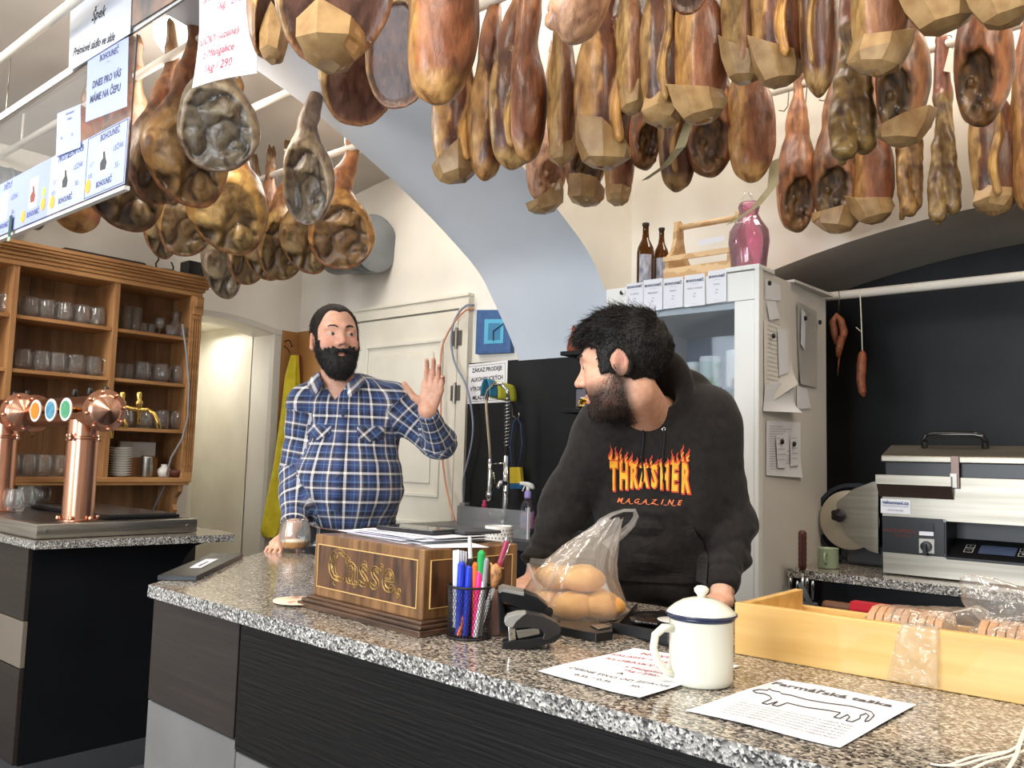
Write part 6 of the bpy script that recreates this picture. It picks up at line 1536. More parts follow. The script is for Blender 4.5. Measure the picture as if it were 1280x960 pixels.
# shelves on the black board
for k, (z, lab) in enumerate(((1.715, 'upper black shelf on the splash board behind the head'), (1.455, 'lower black shelf with the gold rimmed cup'))):
    x0 = float(aty(700, 450, 3.03)[0]) if k == 0 else float(aty(700, 516, 3.03)[0])
    o = MB().box(x0, -1.83, 3.03, W3-0.019, z, z+0.018, bev=0.001).build('wall_shelf', M_black, None); tag(o, lab, 'shelf', 'black wall shelves')
zu, zw = 1.7335, 1.4735
def std(name, px, py, y, lab, cat): p = aty(px, py, y); return empty(name, (float(p[0]), y, 0), lab, cat)
o = std('clay_figure', 717, 440, 3.10, 'orange brown clay bottle figure on the upper black shelf', 'ornament'); o.location.z = zu
MB().lathe([(0, 0.001), (0.028, 0.001), (0.032, 0.02), (0.026, 0.05), (0.02, 0.075), (0.012, 0.09), (0.01, 0.12), (0.0, 0.122)], 20).build('figure_body', mat('orange_clay', (150, 76, 48), 0.5), o, True)
MB().tube([(0, 0, 0.12), (0.0, 0, 0.15), (-0.012, 0, 0.17)], 0.006, 8).lathe([(0, 0), (0.01, 0.006), (0.01, 0.014), (0, 0.02)], 12, (-0.012, 0, 0.165)).build('figure_head', mat('dark_metal', (70, 60, 58), 0.4, 0.5), o, True)
o = std('gold_cup', 736, 508, 3.09, 'white cup with gold band and saucer on the lower black shelf', 'cup'); o.location.z = zw
M_gold = mat('gold_band', (214, 176, 70), 0.2, 1.0)
MB().lathe([(0, 0.004), (0.02, 0.004), (0.036, 0.02), (0.040, 0.05), (0.038, 0.05), (0.033, 0.022), (0, 0.010)], 28).build('cup_body', M_por, o, True)
MB().lathe([(0.0375, 0.022), (0.0402, 0.040), (0.0404, 0.046), (0.036, 0.018)], 28).build('gold_ring', M_gold, o, True)
MB().lathe([(0, 0.0), (0.035, 0.001), (0.062, 0.008), (0.062, 0.010), (0.034, 0.004), (0, 0.003)], 32).build('saucer', M_gold, o, True)
MB().tube([(-0.036, 0, 0.04), (-0.055, 0, 0.04), (-0.056, 0, 0.022), (-0.036, 0, 0.018)], 0.003, 8).build('handle', M_gold, o, True)
o = std('grey_tin', 733, 495, 3.145, 'grey tin standing behind the gold rimmed cup', 'tin'); o.location.z = zw
MB().box(-0.045, 0.045, -0.02, 0.02, 0.0005, 0.095, bev=0.004).build('tin_body', mat('grey_violet_tin', (104, 102, 112), 0.4), o)

# ---- pre-rinse tap with towel
fx, fy_ = float(aty(629, 655, 3.0)[0]), 3.0
o = empty('spray_tap', (fx, fy_, 0.9205), 'tall chrome spring tap with a hanging hose nozzle', 'tap')
def T(px, py, y=3.0): return aty(px, py, y)
Lc = lambda *pts: local([tuple(p) for p in pts], o)
MB().tube(Lc((fx, 3.0, 0.921), (fx, 3.0, 0.95), T(632, 640), T(633, 612), T(633, 570)), [0.026, 0.019, 0.017, 0.016, 0.015], 16).build('column', M_chrome, o, True)
MB().tube(Lc(T(633, 570), T(634, 545), T(635, 497)), 0.010, 12).build('spring_core', mat('dark_rubber', (60, 60, 62), 0.5), o, True)
a, b = V3(T(634, 560)), V3(T(635, 498)); pts = []
for i in range(181): t = i/180; an = t*2*PI*15; p = a.lerp(b, t); pts.append(tuple(p+Vector((math.cos(an)*0.014, math.sin(an)*0.014, 0))))
MB().tube(Lc(*pts), 0.0022, 6).build('spring', M_chrome, o, True)
MB().tube(Lc(T(635, 498), T(634, 488), T(627, 480), T(617, 480), T(610, 488), T(608, 500)), 0.009, 10).build('top_bend', M_chrome, o, True)
MB().tube(Lc(T(608, 492), T(608, 510), T(610, 535), T(612, 558), T(613, 578)), 0.0068, 10).build('hose', mat('beige_hose', (176, 160, 138), 0.5), o, True)
MB().tube(Lc(T(612.5, 574), T(613, 590), T(612, 612), T(612, 616), T(612, 626)), [0.010, 0.012, 0.011, 0.017, 0.017], 14).build('spray_nozzle', M_chrome, o, True)
MB().tube(Lc(T(614, 580), T(633, 579)), 0.004, 8).tube(Lc(T(617, 590), T(619, 605)), 0.003, 6).build('bracket', M_chrome, o, True)
MB().tube(Lc(T(633, 604, 3.0), T(626, 604, 2.96), T(622, 610, 2.94)), [0.014, 0.016, 0.008], 12).tube(Lc(T(637, 625, 2.99), T(630, 612, 2.95)), 0.004, 8).build('tap_handle', M_chrome, o, True)
MB().tube(Lc(T(632, 648), T(620, 646, 2.95), T(610, 644, 2.92)), [0.014, 0.012, 0.016], 12).build('valve', M_chrome, o, True)
# towel arched over the tap
tw = empty('tap_towel', tuple(V3(T(625, 485))), 'yellow and blue kitchen cloth arched over the spring tap', 'cloth')
M_ty = mat('yellow_cloth', (200, 196, 58), 0.85, bump=0.2, bscale=(200, 200, 200)); M_tb = mat('teal_cloth', (62, 134, 164), 0.85, bump=0.2, bscale=(200, 200, 200))
rtw = V3(MC[0]); rtw.z = 0; rtw.normalize(); bkw = V3(MC[2]); bkw.z = 0; bkw.normalize()
ax_ = (rtw*0.80+bkw*0.6).normalized(); n1 = (rtw*0.6-bkw*0.80).normalized(); c0 = V3(T(606, 494))
def arch_cloth(name, t0, t1, m):
    mb = MB(); n = 18; k = 5
    for i in range(n+1):
        a = -0.25+(PI+0.4)*i/n
        for j in range(k+1): t = t0+(t1-t0)*j/k; p = c0+ax_*t+n1*math.cos(a)*0.038+Vector((0, 0, 1))*(math.sin(a)*0.070+0.012-t*0.12); mb.v.append(tuple(p))
    for i in range(n):
        for j in range(k): q = i*(k+1)+j; mb.f.append((q, q+1, q+k+2, q+k+1)); mb.m.append(0)
    mb.v = local(mb.v, tw); q = mb.build(name, m, tw, True); s = q.modifiers.new('s', 'SOLIDIFY'); s.thickness = 0.003; return q
arch_cloth('blue_side', 0.0, 0.05, M_tb); arch_cloth('yellow_side', 0.0505, 0.165, M_ty)
# sponge hanging by a blue loop
o = empty('hanging_sponge', tuple(V3(T(647, 600, 3.15))), 'yellow and blue sponge hanging on a blue loop beside the tap', 'sponge')
MB().tube(local([T(*q, 3.155) for q in ((640, 585), (638, 555), (642, 528), (646, 522), (651, 530), (653, 555), (648, 585))], o), 0.0035, 8).build('loop', mat('blue_cord', (52, 74, 122), 0.5), o, True)
sheet('sponge_yellow', [T(639, 584, 3.14), T(653, 584, 3.14), T(655, 604, 3.14), T(640, 604, 3.14)], mat('sponge_yellow', (214, 186, 52), 0.9), th=0.02, parent=o)
sheet('sponge_blue', [T(640, 604, 3.14), T(655, 604, 3.14), T(655, 611, 3.14), T(641, 611, 3.14)], mat('sponge_blue', (38, 96, 140), 0.9), th=0.02, parent=o)
o = MB().tube([tuple(V3(T(640, 500, 3.17))-V3(T(643, 510, 3.17))), tuple(V3(T(641, 520, 3.16))-V3(T(643, 510, 3.17))), tuple(V3(T(649, 524, 3.15))-V3(T(643, 510, 3.17))), tuple(V3(T(649, 516, 3.14))-V3(T(643, 510, 3.17)))], 0.003, 8).build('wire_hook', M_chrome, None, True); o.location = V3(T(643, 510, 3.17)); tag(o, 'small chrome wire hook on the black board above the sponge loop', 'hook')
# bottles by the sink
def bot(px, y, z=0.9205): p = aty(px, 650, y); return (float(p[0]), y, z)
o = empty('spray_bottle', bot(659, 2.86, 0.9245), 'clear spray bottle with lilac collar and white trigger', 'bottle')
M_cl = thin_glass('clear_plastic', (0.86, 0.88, 0.92), 0.6)
MB().lathe([(0, 0), (0.028, 0), (0.030, 0.006), (0.030, 0.10), (0.026, 0.125), (0.012, 0.145), (0.012, 0.16), (0, 0.16)], 24).build('bottle_body', M_cl, o, True)
MB().lathe([(0.0305, 0.02), (0.0308, 0.025), (0.0308, 0.085), (0.0305, 0.09)], 24).build('bottle_label', mat('lilac_label', (150, 160, 214), 0.5, rgb2=(206, 110, 130), scale=(20, 20, 20)), o, True)
MB().lathe([(0.0145, 0.15), (0.0155, 0.155), (0.0145, 0.178), (0.010, 0.182)], 20).build('collar', mat('lilac_cap', (158, 140, 200), 0.4), o, True)
u = V3(MC[0]); mb = MB(); mb.tube([tuple(u*-0.036+Vector((0, 0, 0.214))), tuple(u*-0.02+Vector((0, 0, 0.213))), tuple(u*0.0+Vector((0, 0, 0.208))), tuple(u*0.016+Vector((0, 0, 0.202))), tuple(u*0.026+Vector((0, 0, 0.19)))], [0.007, 0.009, 0.012, 0.012, 0.006], 10).tube([(0, 0, 0.18), (0, 0, 0.205)], 0.009, 10).tube([tuple(u*-0.014+Vector((0, 0, 0.205))), tuple(u*-0.024+Vector((0, 0, 0.18)))], 0.003, 6)
mb.build('trigger_head', M_white, o, True)
o = empty('white_bottle', bot(681, 2.80), 'white squeeze bottle with red cap beside the hoodie sleeve', 'bottle')
MB().lathe([(0, 0), (0.032, 0), (0.034, 0.01), (0.034, 0.10), (0.028, 0.13), (0.022, 0.15), (0.02, 0.17), (0.013, 0.185), (0, 0.186)], 24, rf=lambda t, z: 1-0.16*abs(math.sin(t))).build('bottle_body', M_white, o, True)
mb = MB().lathe([(0.014, 0.183), (0.014, 0.196), (0.008, 0.205), (0, 0.206)], 16).tube([(0, 0, 0.2), tuple(u*0.03+Vector((0, 0, 0.212)))], [0.006, 0.003], 8); mb.build('red_cap', mat('red_cap', (196, 36, 44), 0.35), o, True)
o = empty('pink_bottle', bot(605, 2.85, 0.9245), 'small magenta pump bottle left of the spray tap', 'bottle')
MB().lathe([(0, 0), (0.022, 0), (0.024, 0.006), (0.024, 0.075), (0.012, 0.09), (0, 0.09)], 20).build('bottle_body', mat('magenta_plastic', (160, 50, 100), 0.25, trans=0.3), o, True)
MB().lathe([(0.011, 0.09), (0.012, 0.11), (0.008, 0.115), (0.008, 0.13), (0, 0.13)], 16).build('pump_cap', mat('magenta_cap', (176, 40, 92), 0.35), o, True)
o = empty('cutlery_basket', bot(588, 2.86, 0.9245), 'dark wire mesh basket at the left end of the sink', 'basket')
mb = MB()
for i in range(9): mb.cyl((-0.045+i*0.01125, -0.03, 0), (-0.045+i*0.01125, -0.03, 0.085), 0.0016, 5); mb.cyl((-0.045+i*0.01125, 0.03, 0), (-0.045+i*0.01125, 0.03, 0.085), 0.0016, 5)
for j in range(6):
    zz = 0.002+j*0.0165; mb.tube([(-0.047, -0.031, zz), (0.047, -0.031, zz), (0.047, 0.031, zz), (-0.047, 0.031, zz)], 0.0016, 5, closed=True)
mb.box(-0.046, 0.046, -0.03, 0.03, 0.0, 0.002); mb.build('wire_mesh', M_iron, o)
sheet('green_scourer', [np.array(o.location)+np.array(q) for q in ((-0.04, 0, 0.07), (-0.005, 0, 0.07), (-0.005, 0, 0.01), (-0.04, 0, 0.01))], mat('olive_scourer', (128, 126, 60), 0.9), 'olive scouring pad inside the wire basket', 'sponge', th=0.02)
# coloured drink lines arching from the wall by the door
def hose(pts, r, m, lab, grp=None):
    c = V3(sum(np.array(p) for p in pts)/len(pts)); P = [V3(p)-c for p in pts]; out = []
    for i in range(len(P)-1):
        p0, p1, p2, p3 = P[max(i-1, 0)], P[i], P[i+1], P[min(i+2, len(P)-1)]
        for k in range(5): t = k/5; out.append(0.5*((2*p1)+(p2-p0)*t+(2*p0-5*p1+4*p2-p3)*t*t+(3*p1-p0-3*p2+p3)*t**3))
    out.append(P[-1]); o = MB().tube([tuple(p) for p in out], r, 8).build('drink_line', m, None, True); o.location = c; return tag(o, lab, 'hose', grp)
y = W3-0.07
hose([aty(592, 381, W3), aty(583, 382, y), aty(573, 392, y), aty(566, 408, y), aty(564, 430, y), aty(569, 455, y), aty(582, 480, y), aty(590, 515, y), aty(591, 545, y), aty(584, 580, y), aty(579, 600, y), aty(579, 628, y)], 0.0055, mat('grey_blue_tube', (128, 136, 156), 0.35), 'grey blue drink line looping down beside the door', 'drink lines')
hose([aty(592, 387, W3), aty(582, 388, y), aty(570, 400, y), aty(558, 420, y), aty(551, 445, y), aty(551, 500, y), aty(552, 560, y), aty(558, 610, y), aty(568, 650, y-0.1)], 0.005, mat('salmon_tube', (206, 140, 112), 0.35), 'salmon drink line hanging in front of the door', 'drink lines')
o = MB().box(-0.018, 0.018, -0.02, 0.02, 0, 0.10, bev=0.003).build('line_valve', mat('grey_plastic', (128, 128, 130), 0.4), None); p = aty(580, 648, 3.08); o.location = (float(p[0]), 3.08, 0.9205); tag(o, 'small grey valve block where the drink line ends', 'valve')

# ------------------------------------------------------------ coats and board on the left wall
cb = MB().box(LX+0.001, LX+0.022, 3.058, W3-0.002, 0.3, 2.015, bev=0.002).build('coat_board', mat('varnished_board', (168, 122, 72), 0.4, rgb2=(150, 104, 58), scale=(2, 6, 1)), None); tag(cb, 'varnished upright board with coat hooks beside the door', 'board')
ybd = W3
cb2 = MB().box(-4.598, -4.25, W3-0.022, W3-0.001, 0.3, 2.02, bev=0.002).build('coat_board', mat('varnished_board', (168, 122, 72)), None); tag(cb2, 'varnished board on the back wall behind the hanging coats', 'board')
def garment(name, pxs, xo, m, lab, th=0.035, seed=1):
    """hanging cloth on the left wall: (px_left, px_right, py) outline rows"""
    x = LX+xo; rows = [(atx(a, py, x), atx(b, py, x)) for a, b, py in pxs]; c = V3((rows[0][0]+rows[-1][1])/2); mb = MB(); n = 30; R_ = len(rows)*4-3; rr = []
    for i in range(R_):
        f = i/4; k = min(int(f), len(rows)-2); t = f-k; rr.append((rows[k][0]*(1-t)+rows[k+1][0]*t, rows[k][1]*(1-t)+rows[k+1][1]*t))
    for i, (a, b) in enumerate(rr):
        for j in range(n):
            an = 2*PI*j/n; s = (math.cos(an)+1)/2; fold = 0.35*math.sin(s*15+seed+i*0.05)+0.25*math.sin(s*27+i*0.12+seed); p = a*(1-s)+b*s
            xx = x+math.sin(an)*th*0.5*(1+fold*0.7)*min(1, 0.35+i*0.08); mb.v.append((xx-c.x, p[1]-c.y, p[2]-c.z+(0.006*math.sin(s*23+seed) if i == R_-1 else 0)))
    for i in range(R_-1):
        for j in range(n): j2 = (j+1) % n; mb.f.append((i*n+j, i*n+j2, (i+1)*n+j2, (i+1)*n+j)); mb.m.append(0)
    mb.f += [tuple(range(n))[::-1], tuple((R_-1)*n+j for j in range(n))]; mb.m += [0, 0]
    o = mb.build(name, m, None, True); o.location = c; tag(o, lab, 'coat'); return o
M_mus = mat('mustard_wool', (204, 188, 44), 0.9, rgb2=(186, 168, 34), scale=(20, 20, 20), bump=0.3, bscale=(80, 80, 80), sheen=0.2)
garment('jacket', [(364, 373, 444), (357, 374, 470), (352, 374, 520), (343, 372, 580), (333, 366, 630), (326, 362, 664), (330, 346, 672)], 0.085, M_mus, 'mustard yellow jacket hanging by the hooks beside the door', 0.09, 1)
garment('scarf', [(371, 377, 444), (370, 378, 500), (370, 380, 560)], 0.05, mat('red_cloth', (142, 32, 40), 0.9), 'dark red garment between the yellow jacket and the black one', 0.05, 2)
garment('black_coat', [(376, 382, 443), (372, 384, 500), (364, 384, 580), (358, 384, 660)], 0.045, mat('black_cloth', (28, 28, 32), 0.9), 'black garment hanging behind the bearded person', 0.05, 3)
for k, px in enumerate((363, 381)):
    p = atx(px-2, 432, LX+0.07); o = MB().tube([(-0.045, 0, 0.03), (0.0, 0, 0.035), (0.02, 0, 0.02), (0.03, 0, -0.01), (0.045, 0, 0.0)], 0.004, 8).tube([(-0.045, 0, 0.0), (0.0, 0, -0.03), (0.02, 0, -0.05)], 0.0035, 8).build('coat_hook', M_iron, None, True); o.location = V3(p); tag(o, 'dark coat hook over the %s' % ('yellow jacket' if k == 0 else 'red and black garments'), 'hook', 'coat hooks')

# ------------------------------------------------------------ fridge
FX0, FX1, FY0, FY1, FZ = -1.80, -1.197, 2.60, 3.19, 1.885
fr_ = empty('display_fridge', (-1.5, 2.9, 0), 'tall white glass door fridge with papers taped on its side', 'fridge')
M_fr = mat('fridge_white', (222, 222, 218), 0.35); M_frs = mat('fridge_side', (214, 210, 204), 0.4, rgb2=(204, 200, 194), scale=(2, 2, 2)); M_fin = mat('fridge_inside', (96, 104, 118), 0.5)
mb = MB().box(FX0, FX0+0.03, FY0+0.03, FY1, 0.06, FZ).box(FX1-0.03, FX1, FY0+0.03, FY1, 0.06, FZ).box(FX0+0.03, FX1-0.03, FY1-0.03, FY1, 0.06, FZ).box(FX0+0.03, FX1-0.03, FY0+0.03, FY1-0.03, 0.06, 0.2).box(FX0+0.03, FX1-0.03, FY0+0.03, FY1-0.03, FZ-0.12, FZ)
rel(mb, fr_).build('cabinet_body', M_frs, fr_)
rel(MB().box(FX0+0.031, FX1-0.031, FY1-0.034, FY1-0.031, 0.21, FZ-0.121), fr_).build('inner_back', M_fin, fr_)
zg = float(aty(922, 376, FY0)[2])
mb = MB().box(FX0, FX1-0.012, FY0, FY0+0.03, zg, FZ-0.003, bev=0.002); rel(mb, fr_).build('header_panel', M_fr, fr_)
mb = MB().box(FX1-0.085, FX1-0.012, FY0, FY0+0.028, 0.10, zg-0.001, bev=0.003).box(FX0, FX0+0.05, FY0, FY0+0.028, 0.10, zg-0.001, bev=0.003).box(FX0+0.05, FX1-0.085, FY0, FY0+0.028, 0.10, 0.20, bev=0.003); rel(mb, fr_).build('door_frame', M_fr, fr_)
rel(MB().box(FX1-0.012, FX1+0.004, FY0-0.004, FY0+0.03, 0.06, FZ+0.012, bev=0.003), fr_).build('corner_strip', M_fr, fr_)
xc = float(aty(907, 340, FY0)[0]); rel(MB().box(xc, FX1+0.005, FY0-0.006, FY0+0.12, FZ, FZ+0.016, bev=0.003), fr_).build('top_cap', M_fr, fr_)
rel(MB().box(FX0+0.05, FX1-0.085, FY0+0.012, FY0+0.017, 0.20, zg), fr_).build('door_glass', thin_glass('fridge_glass', (0.86, 0.90, 0.94), 0.15, 0.03), fr_)
for z in (0.55, 0.85, 1.12, 1.40):
    mb = MB(); 
    for k in range(16): x = FX0+0.04+k*0.034; mb.cyl((x, FY0+0.05, z), (x, FY1-0.04, z), 0.002, 5)
    for y in (FY0+0.05, FY0+0.25, FY1-0.05): mb.cyl((FX0+0.032, y, z-0.003), (FX1-0.032, y, z-0.003), 0.0025, 5)
    rel(mb, fr_).build('wire_shelf', M_white, fr_)
fz0 = 1.4035
def tub(px, py, w_, h_, z, y, m, lab, k):
    p = aty(px, py, y); D = float((MC@(p-CP))[2]); r = w_*D/FPX/2; h = h_*D/FPX
    o = empty('food_tub', (float(p[0]), y, z), lab, 'tub', 'tubs in the fridge')
    MB().lathe([(0, 0), (r*0.9, 0), (r, h*0.1), (r, h*0.86), (0, h*0.87)], 28).build('tub_body', m, o, ang=40); MB().lathe([(r*1.02, h*0.84), (r*1.04, h*0.9), (r*0.98, h), (0, h)], 28).build('tub_lid', M_white, o, ang=40)
    return o
M_tub = mat('printed_tub', (196, 206, 196), 0.5, rgb2=(140, 170, 120), scale=(14, 14, 14), ramp=(0.5, 0.6)); M_tub2 = mat('cream_tub', (214, 204, 190), 0.5, rgb2=(170, 120, 110), scale=(14, 14, 14), ramp=(0.55, 0.6))
zt0 = float(aty(890, 487, 2.72)[2])
rel(MB().box(FX0+0.031, FX1-0.031, FY0+0.04, FY1-0.04, zt0-0.006, zt0-0.001), fr_).build('glass_shelf', M_fin, fr_)
tub(888, 487, 27, 41, zt0, 2.72, M_tub, 'white tub with green print in the middle of the fridge shelf', 0); tub(921, 487, 26, 47, zt0, 2.70, M_tub2, 'cream tub with reddish print at the right of the fridge shelf', 1); tub(868, 487, 20, 38, zt0, 2.82, M_tub2, 'pale tub half hidden behind the hood in the fridge', 2)
for k, px in enumerate((880, 905, 925)): p = aty(px, 560, 2.75); place(glass_mesh('tumb', tumb), 'fridge_jar', (float(p[0]), 2.75, 1.1235), 'glass jar on the lower fridge shelf, %s from the left' % ordn[k], 'jar', 'jars in the fridge')
# price cards along the header
cards = [((783, 355.5), (804, 352.5), (804, 379), (783, 392)), ((804.5, 350.5), (828.5, 347.5), (828, 387), (804.5, 390)), ((829.5, 348.5), (854, 345.5), (853.5, 383.5), (829, 386.5)), ((856, 344.5), (881, 341.5), (881.5, 381), (856, 384)), ((885, 339), (908, 336), (908, 376.5), (884.5, 380))]
names = ['KLOBÁSA', 'ŠPEKÁČKY', 'PÁRKY', 'SÁDLO VE SKLE', 'ŠUNKA']
for k, q in enumerate(cards):
    c4 = [aty(a, b, FY0-0.004-0.0005*k) for a, b in q]; o = sheet('price_card', c4, M_paper, 'white price card on the fridge header, %s from the left' % ordn[k], 'card', 'fridge price cards', th=0.0008); f_, W_, H_ = frame_of(c4, o)
    writing('card_text', [('BOHOUNEČ', W_*0.155, 0, H_*0.30, 0.0006), ('―――――', 0.006, 0, H_*0.20), (names[k], W_*0.11, 0, H_*0.06), ('100g', 0.006, 0, -H_*0.10), ('39,-', 0.008, 0, -H_*0.2), ('―――――', 0.005, 0, -H_*0.42)], M_inkb, o, f_, 0.0014)
o = empty('round_magnet', tuple(V3(aty(778, 366, FY0-0.001))), 'round black and white magnet at the left of the fridge header', 'magnet')
MB().lathe([(0, 0), (0.013, 0), (0.013, 0.003), (0, 0.003)], 20, axis=(0, -1, 0)).build('magnet_disc', M_white, o); MB().lathe([(0.007, 0.003), (0.010, 0.0036), (0.004, 0.0036), (0.003, 0.003)], 20, axis=(0.3, -1, 0.2)).box(-0.006, 0.004, -0.004, -0.003, -0.004, 0.0).build('magnet_print', M_ink, o)
# papers on the side of the fridge
def side(px4, m, lab, th=0.0006, bend=None, mag=None, off=0.001, txt=0, cat='paper', nx=6, ny=8):
    c4 = [atx(a, b, FX1+off) for a, b in px4]; o = sheet('pinned_paper', c4, m, lab, cat, 'papers on the fridge side', th=th, nx=nx if bend else 1, ny=ny if bend else 1, bend=bend)
    if txt:
        f_, W_, H_ = frame_of(c4, o); mb = MB(); O, U, W = f_; N_ = U.cross(W).normalized(); r = random.Random(txt)
        for i in range(txt):
            v = H_*(0.42-0.84*i/txt); a = -W_*0.42; L_ = W_*r.uniform(0.3, 0.8)
            mb.v += [tuple(O+U*x+W*z_+N_*(th+0.0012+(bend(x/W_+.5, .5-z_/H_) if bend else 0))) for x, z_ in ((a, v), (a+L_, v), (a+L_, v+0.0022), (a, v+0.0022))]; k = len(mb.v)-4; mb.f.append((k, k+1, k+2, k+3)); mb.m.append(0)
        mb.build('print_lines', mat('grey_ink', (172, 172, 174), 0.8), o)
    return o
crl = lambda s, p=2: (lambda u, v: 0.002+s*max(0, v-0.6)**p*4*u)
side(((956, 348), (975, 357), (976, 376), (956, 374)), M_paper, 'small paper slip under the top magnet on the fridge side')
side(((958, 378), (969, 376), (975, 398), (962, 400)), M_paper, 'tilted white slip below the top slip on the fridge side', off=0.004)
side(((954, 400), (987, 412), (990, 480), (955, 508)), mat('creased_paper', (216, 212, 206), 0.8), 'large creased sheet on the left of the fridge side', bend=crl(0.03), txt=16, off=0.0015)
side(((972, 410), (984, 414), (986, 466), (974, 470)), M_paper, 'folded white strip over the large creased sheet', off=0.009)
side(((956, 480), (990, 476), (992, 516), (953, 514)), M_paper, 'white sheet end curling up below the large creased sheet', bend=crl(0.045), off=0.006)
side(((995, 377), (1020, 390), (1020, 485), (998, 480)), mat('greyish_print', (176, 172, 166), 0.8), 'greyish printed sheet on the right of the fridge side', bend=lambda u, v: 0.003+0.015*(1-u)*(v-0.4)**2, txt=22, off=0.0015)
side(((1002, 386), (1007, 392), (1006, 438), (1001, 430)), M_paper, 'narrow white slip hanging over the greyish printed sheet', off=0.012)
side(((996, 482), (1008, 486), (1014, 510), (996, 512)), M_paper, 'short white slip under the greyish printed sheet', off=0.004)
side(((957, 526), (1000, 528), (1000, 597), (957, 594)), M_paper, 'lower printed sheet with folded corner on the fridge side', bend=crl(0.012), txt=18, off=0.0015)
side(((970, 545), (984, 545), (982, 585), (972, 585)), M_paper, 'narrow receipt held on the lower sheet, left one', off=0.010, txt=5); side(((988, 545), (999, 545), (998, 582), (988, 583)), M_paper, 'narrow receipt held on the lower sheet, right one', off=0.010, txt=5)
for k, (px, py, lb) in enumerate(((961, 354, 'on the small slip'), (966, 420, 'on the large creased sheet'), (1006, 398, 'on the greyish printed sheet'), (1024, 403, 'beside the greyish printed sheet'), (977, 552, 'on the left receipt'), (992, 555, 'on the right receipt'))):
    o = MB().lathe([(0, 0), (0.0085, 0), (0.0085, 0.005), (0.006, 0.007), (0, 0.007)], 16, axis=(1, 0, 0)).build('magnet', M_dark, None, True); o.location = V3(atx(px, py, FX1+0.013)); tag(o, 'round black magnet %s' % lb, 'magnet', 'black fridge magnets')
# board lying over the back of the fridge
c4 = [V3(p) for p in (aty(990, 353, 2.85), (FX1+0.05, 2.86, FZ+0.006), (FX1+0.05, 3.30, FZ+0.002), (-1.45, 3.19, FZ+0.012))]
o = MB().prism([(-1.55, 2.86), (FX1+0.015, 2.86), (FX1+0.03, 3.19), (-1.55, 3.19)], FZ+0.001, FZ+0.010).build('thin_board', mat('pale_grey_board', (205, 200, 196), 0.5), None); tag(o, 'thin pale board lying on the back of the fridge top', 'board')
# on top of the fridge
M_bb = mat('brown_bottle_glass', (92, 52, 16), 0.06, trans=0.6, ior=1.45)
def bottle(px, y, H_, r, lab, mdl, z=FZ+0.0005):
    p = aty(px, 340, y); o = empty('beer_bottle', (float(p[0]), y, z), lab, 'bottle', 'brown bottles on the fridge')
    MB().lathe([(0, 0), (r*0.9, 0), (r, 0.006), (r, H_*0.55), (r*0.9, H_*0.63), (r*0.45, H_*0.75), (r*0.36, H_*0.84), (r*0.34, H_*0.96), (r*0.40, H_*0.965), (r*0.40, H_*0.985), (0, H_*0.985)], 28).build('glass_body', M_bb, o, True)
    MB().lathe([(r*0.40, H_*0.96), (r*0.43, H_*0.97), (r*0.42, H_), (0, H_*1.005)], 20).build('crown_cap', mat('dark_cap', (40, 34, 30), 0.4), o, ang=40)
    n = 12; mb = MB(); rr = r*1.012; a0 = math.atan2(-y, -float(p[0]))
    for i in range(n+1):
        a = a0-0.75+1.5*i/n
        for zz in (H_*0.08, H_*0.50): mb.v.append((rr*math.cos(a), rr*math.sin(a), zz))
    for i in range(n): mb.f.append((2*i, 2*i+2, 2*i+3, 2*i+1)); mb.m.append(0)
    mb.build('bottle_label', mdl, o, True); return o
M_bl = mat('grey_bottle_label', (176, 176, 184), 0.6, rgb2=(110, 112, 124), scale=(60, 60, 25), detail=4)
bottle(806.5, 2.68, 0.250, 0.032, 'tall brown beer bottle with grey label, left on the fridge', M_bl); bottle(826.5, 2.74, 0.240, 0.028, 'thinner brown beer bottle beside the wooden carrier', M_bl)
# wooden bottle carrier
cx0, cx1 = float(aty(834, 340, 2.72)[0]), float(aty(912, 330, 2.72)[0]); o = empty('bottle_carrier', ((cx0+cx1)/2, 2.80, FZ+0.0005), 'pale wooden bottle carrier with round handle on the fridge', 'carrier')
M_pal = mat('pale_pine', (212, 180, 136), 0.5, rgb2=(190, 154, 108), wave=('Z', 5, 6, 1.2), scale=(2, 2, 1)); w2 = (cx1-cx0)/2
for s in (-1, 1):
    pf = [(-0.085, 0), (0.085, 0), (0.085, 0.115), (0.045, 0.15), (0.028, 0.20), (0.022, 0.265), (0.0, 0.275), (-0.022, 0.265), (-0.028, 0.20), (-0.045, 0.15), (-0.085, 0.115)]
    mb = MB(); mb.prism(pf, s*w2-0.008, s*w2+0.008, axis='x'); mb.build('end_board', M_pal, o)
for y, z0, z1 in ((-0.092, 0.0, 0.072), (-0.094, 0.098, 0.118), (0.086, 0.0, 0.072), (0.086, 0.098, 0.118)): MB().box(-w2-0.01, w2+0.01, y, y+0.008, z0, z1, bev=0.001).build('side_slat', M_pal, o)
MB().cyl((-w2-0.006, 0, 0.248), (w2+0.006, 0, 0.248), 0.011, 16).build('handle_bar', M_pal, o, True); MB().box(-w2+0.008, w2-0.008, -0.084, 0.084, 0.0, 0.008).build('base_board', M_pal, o)
sheet('white_slip', [aty(873, 300, 2.70), aty(905, 294, 2.70), aty(905, 301, 2.70), aty(874, 308, 2.70)], M_paper, 'white paper slip tucked in the wooden carrier', 'paper')
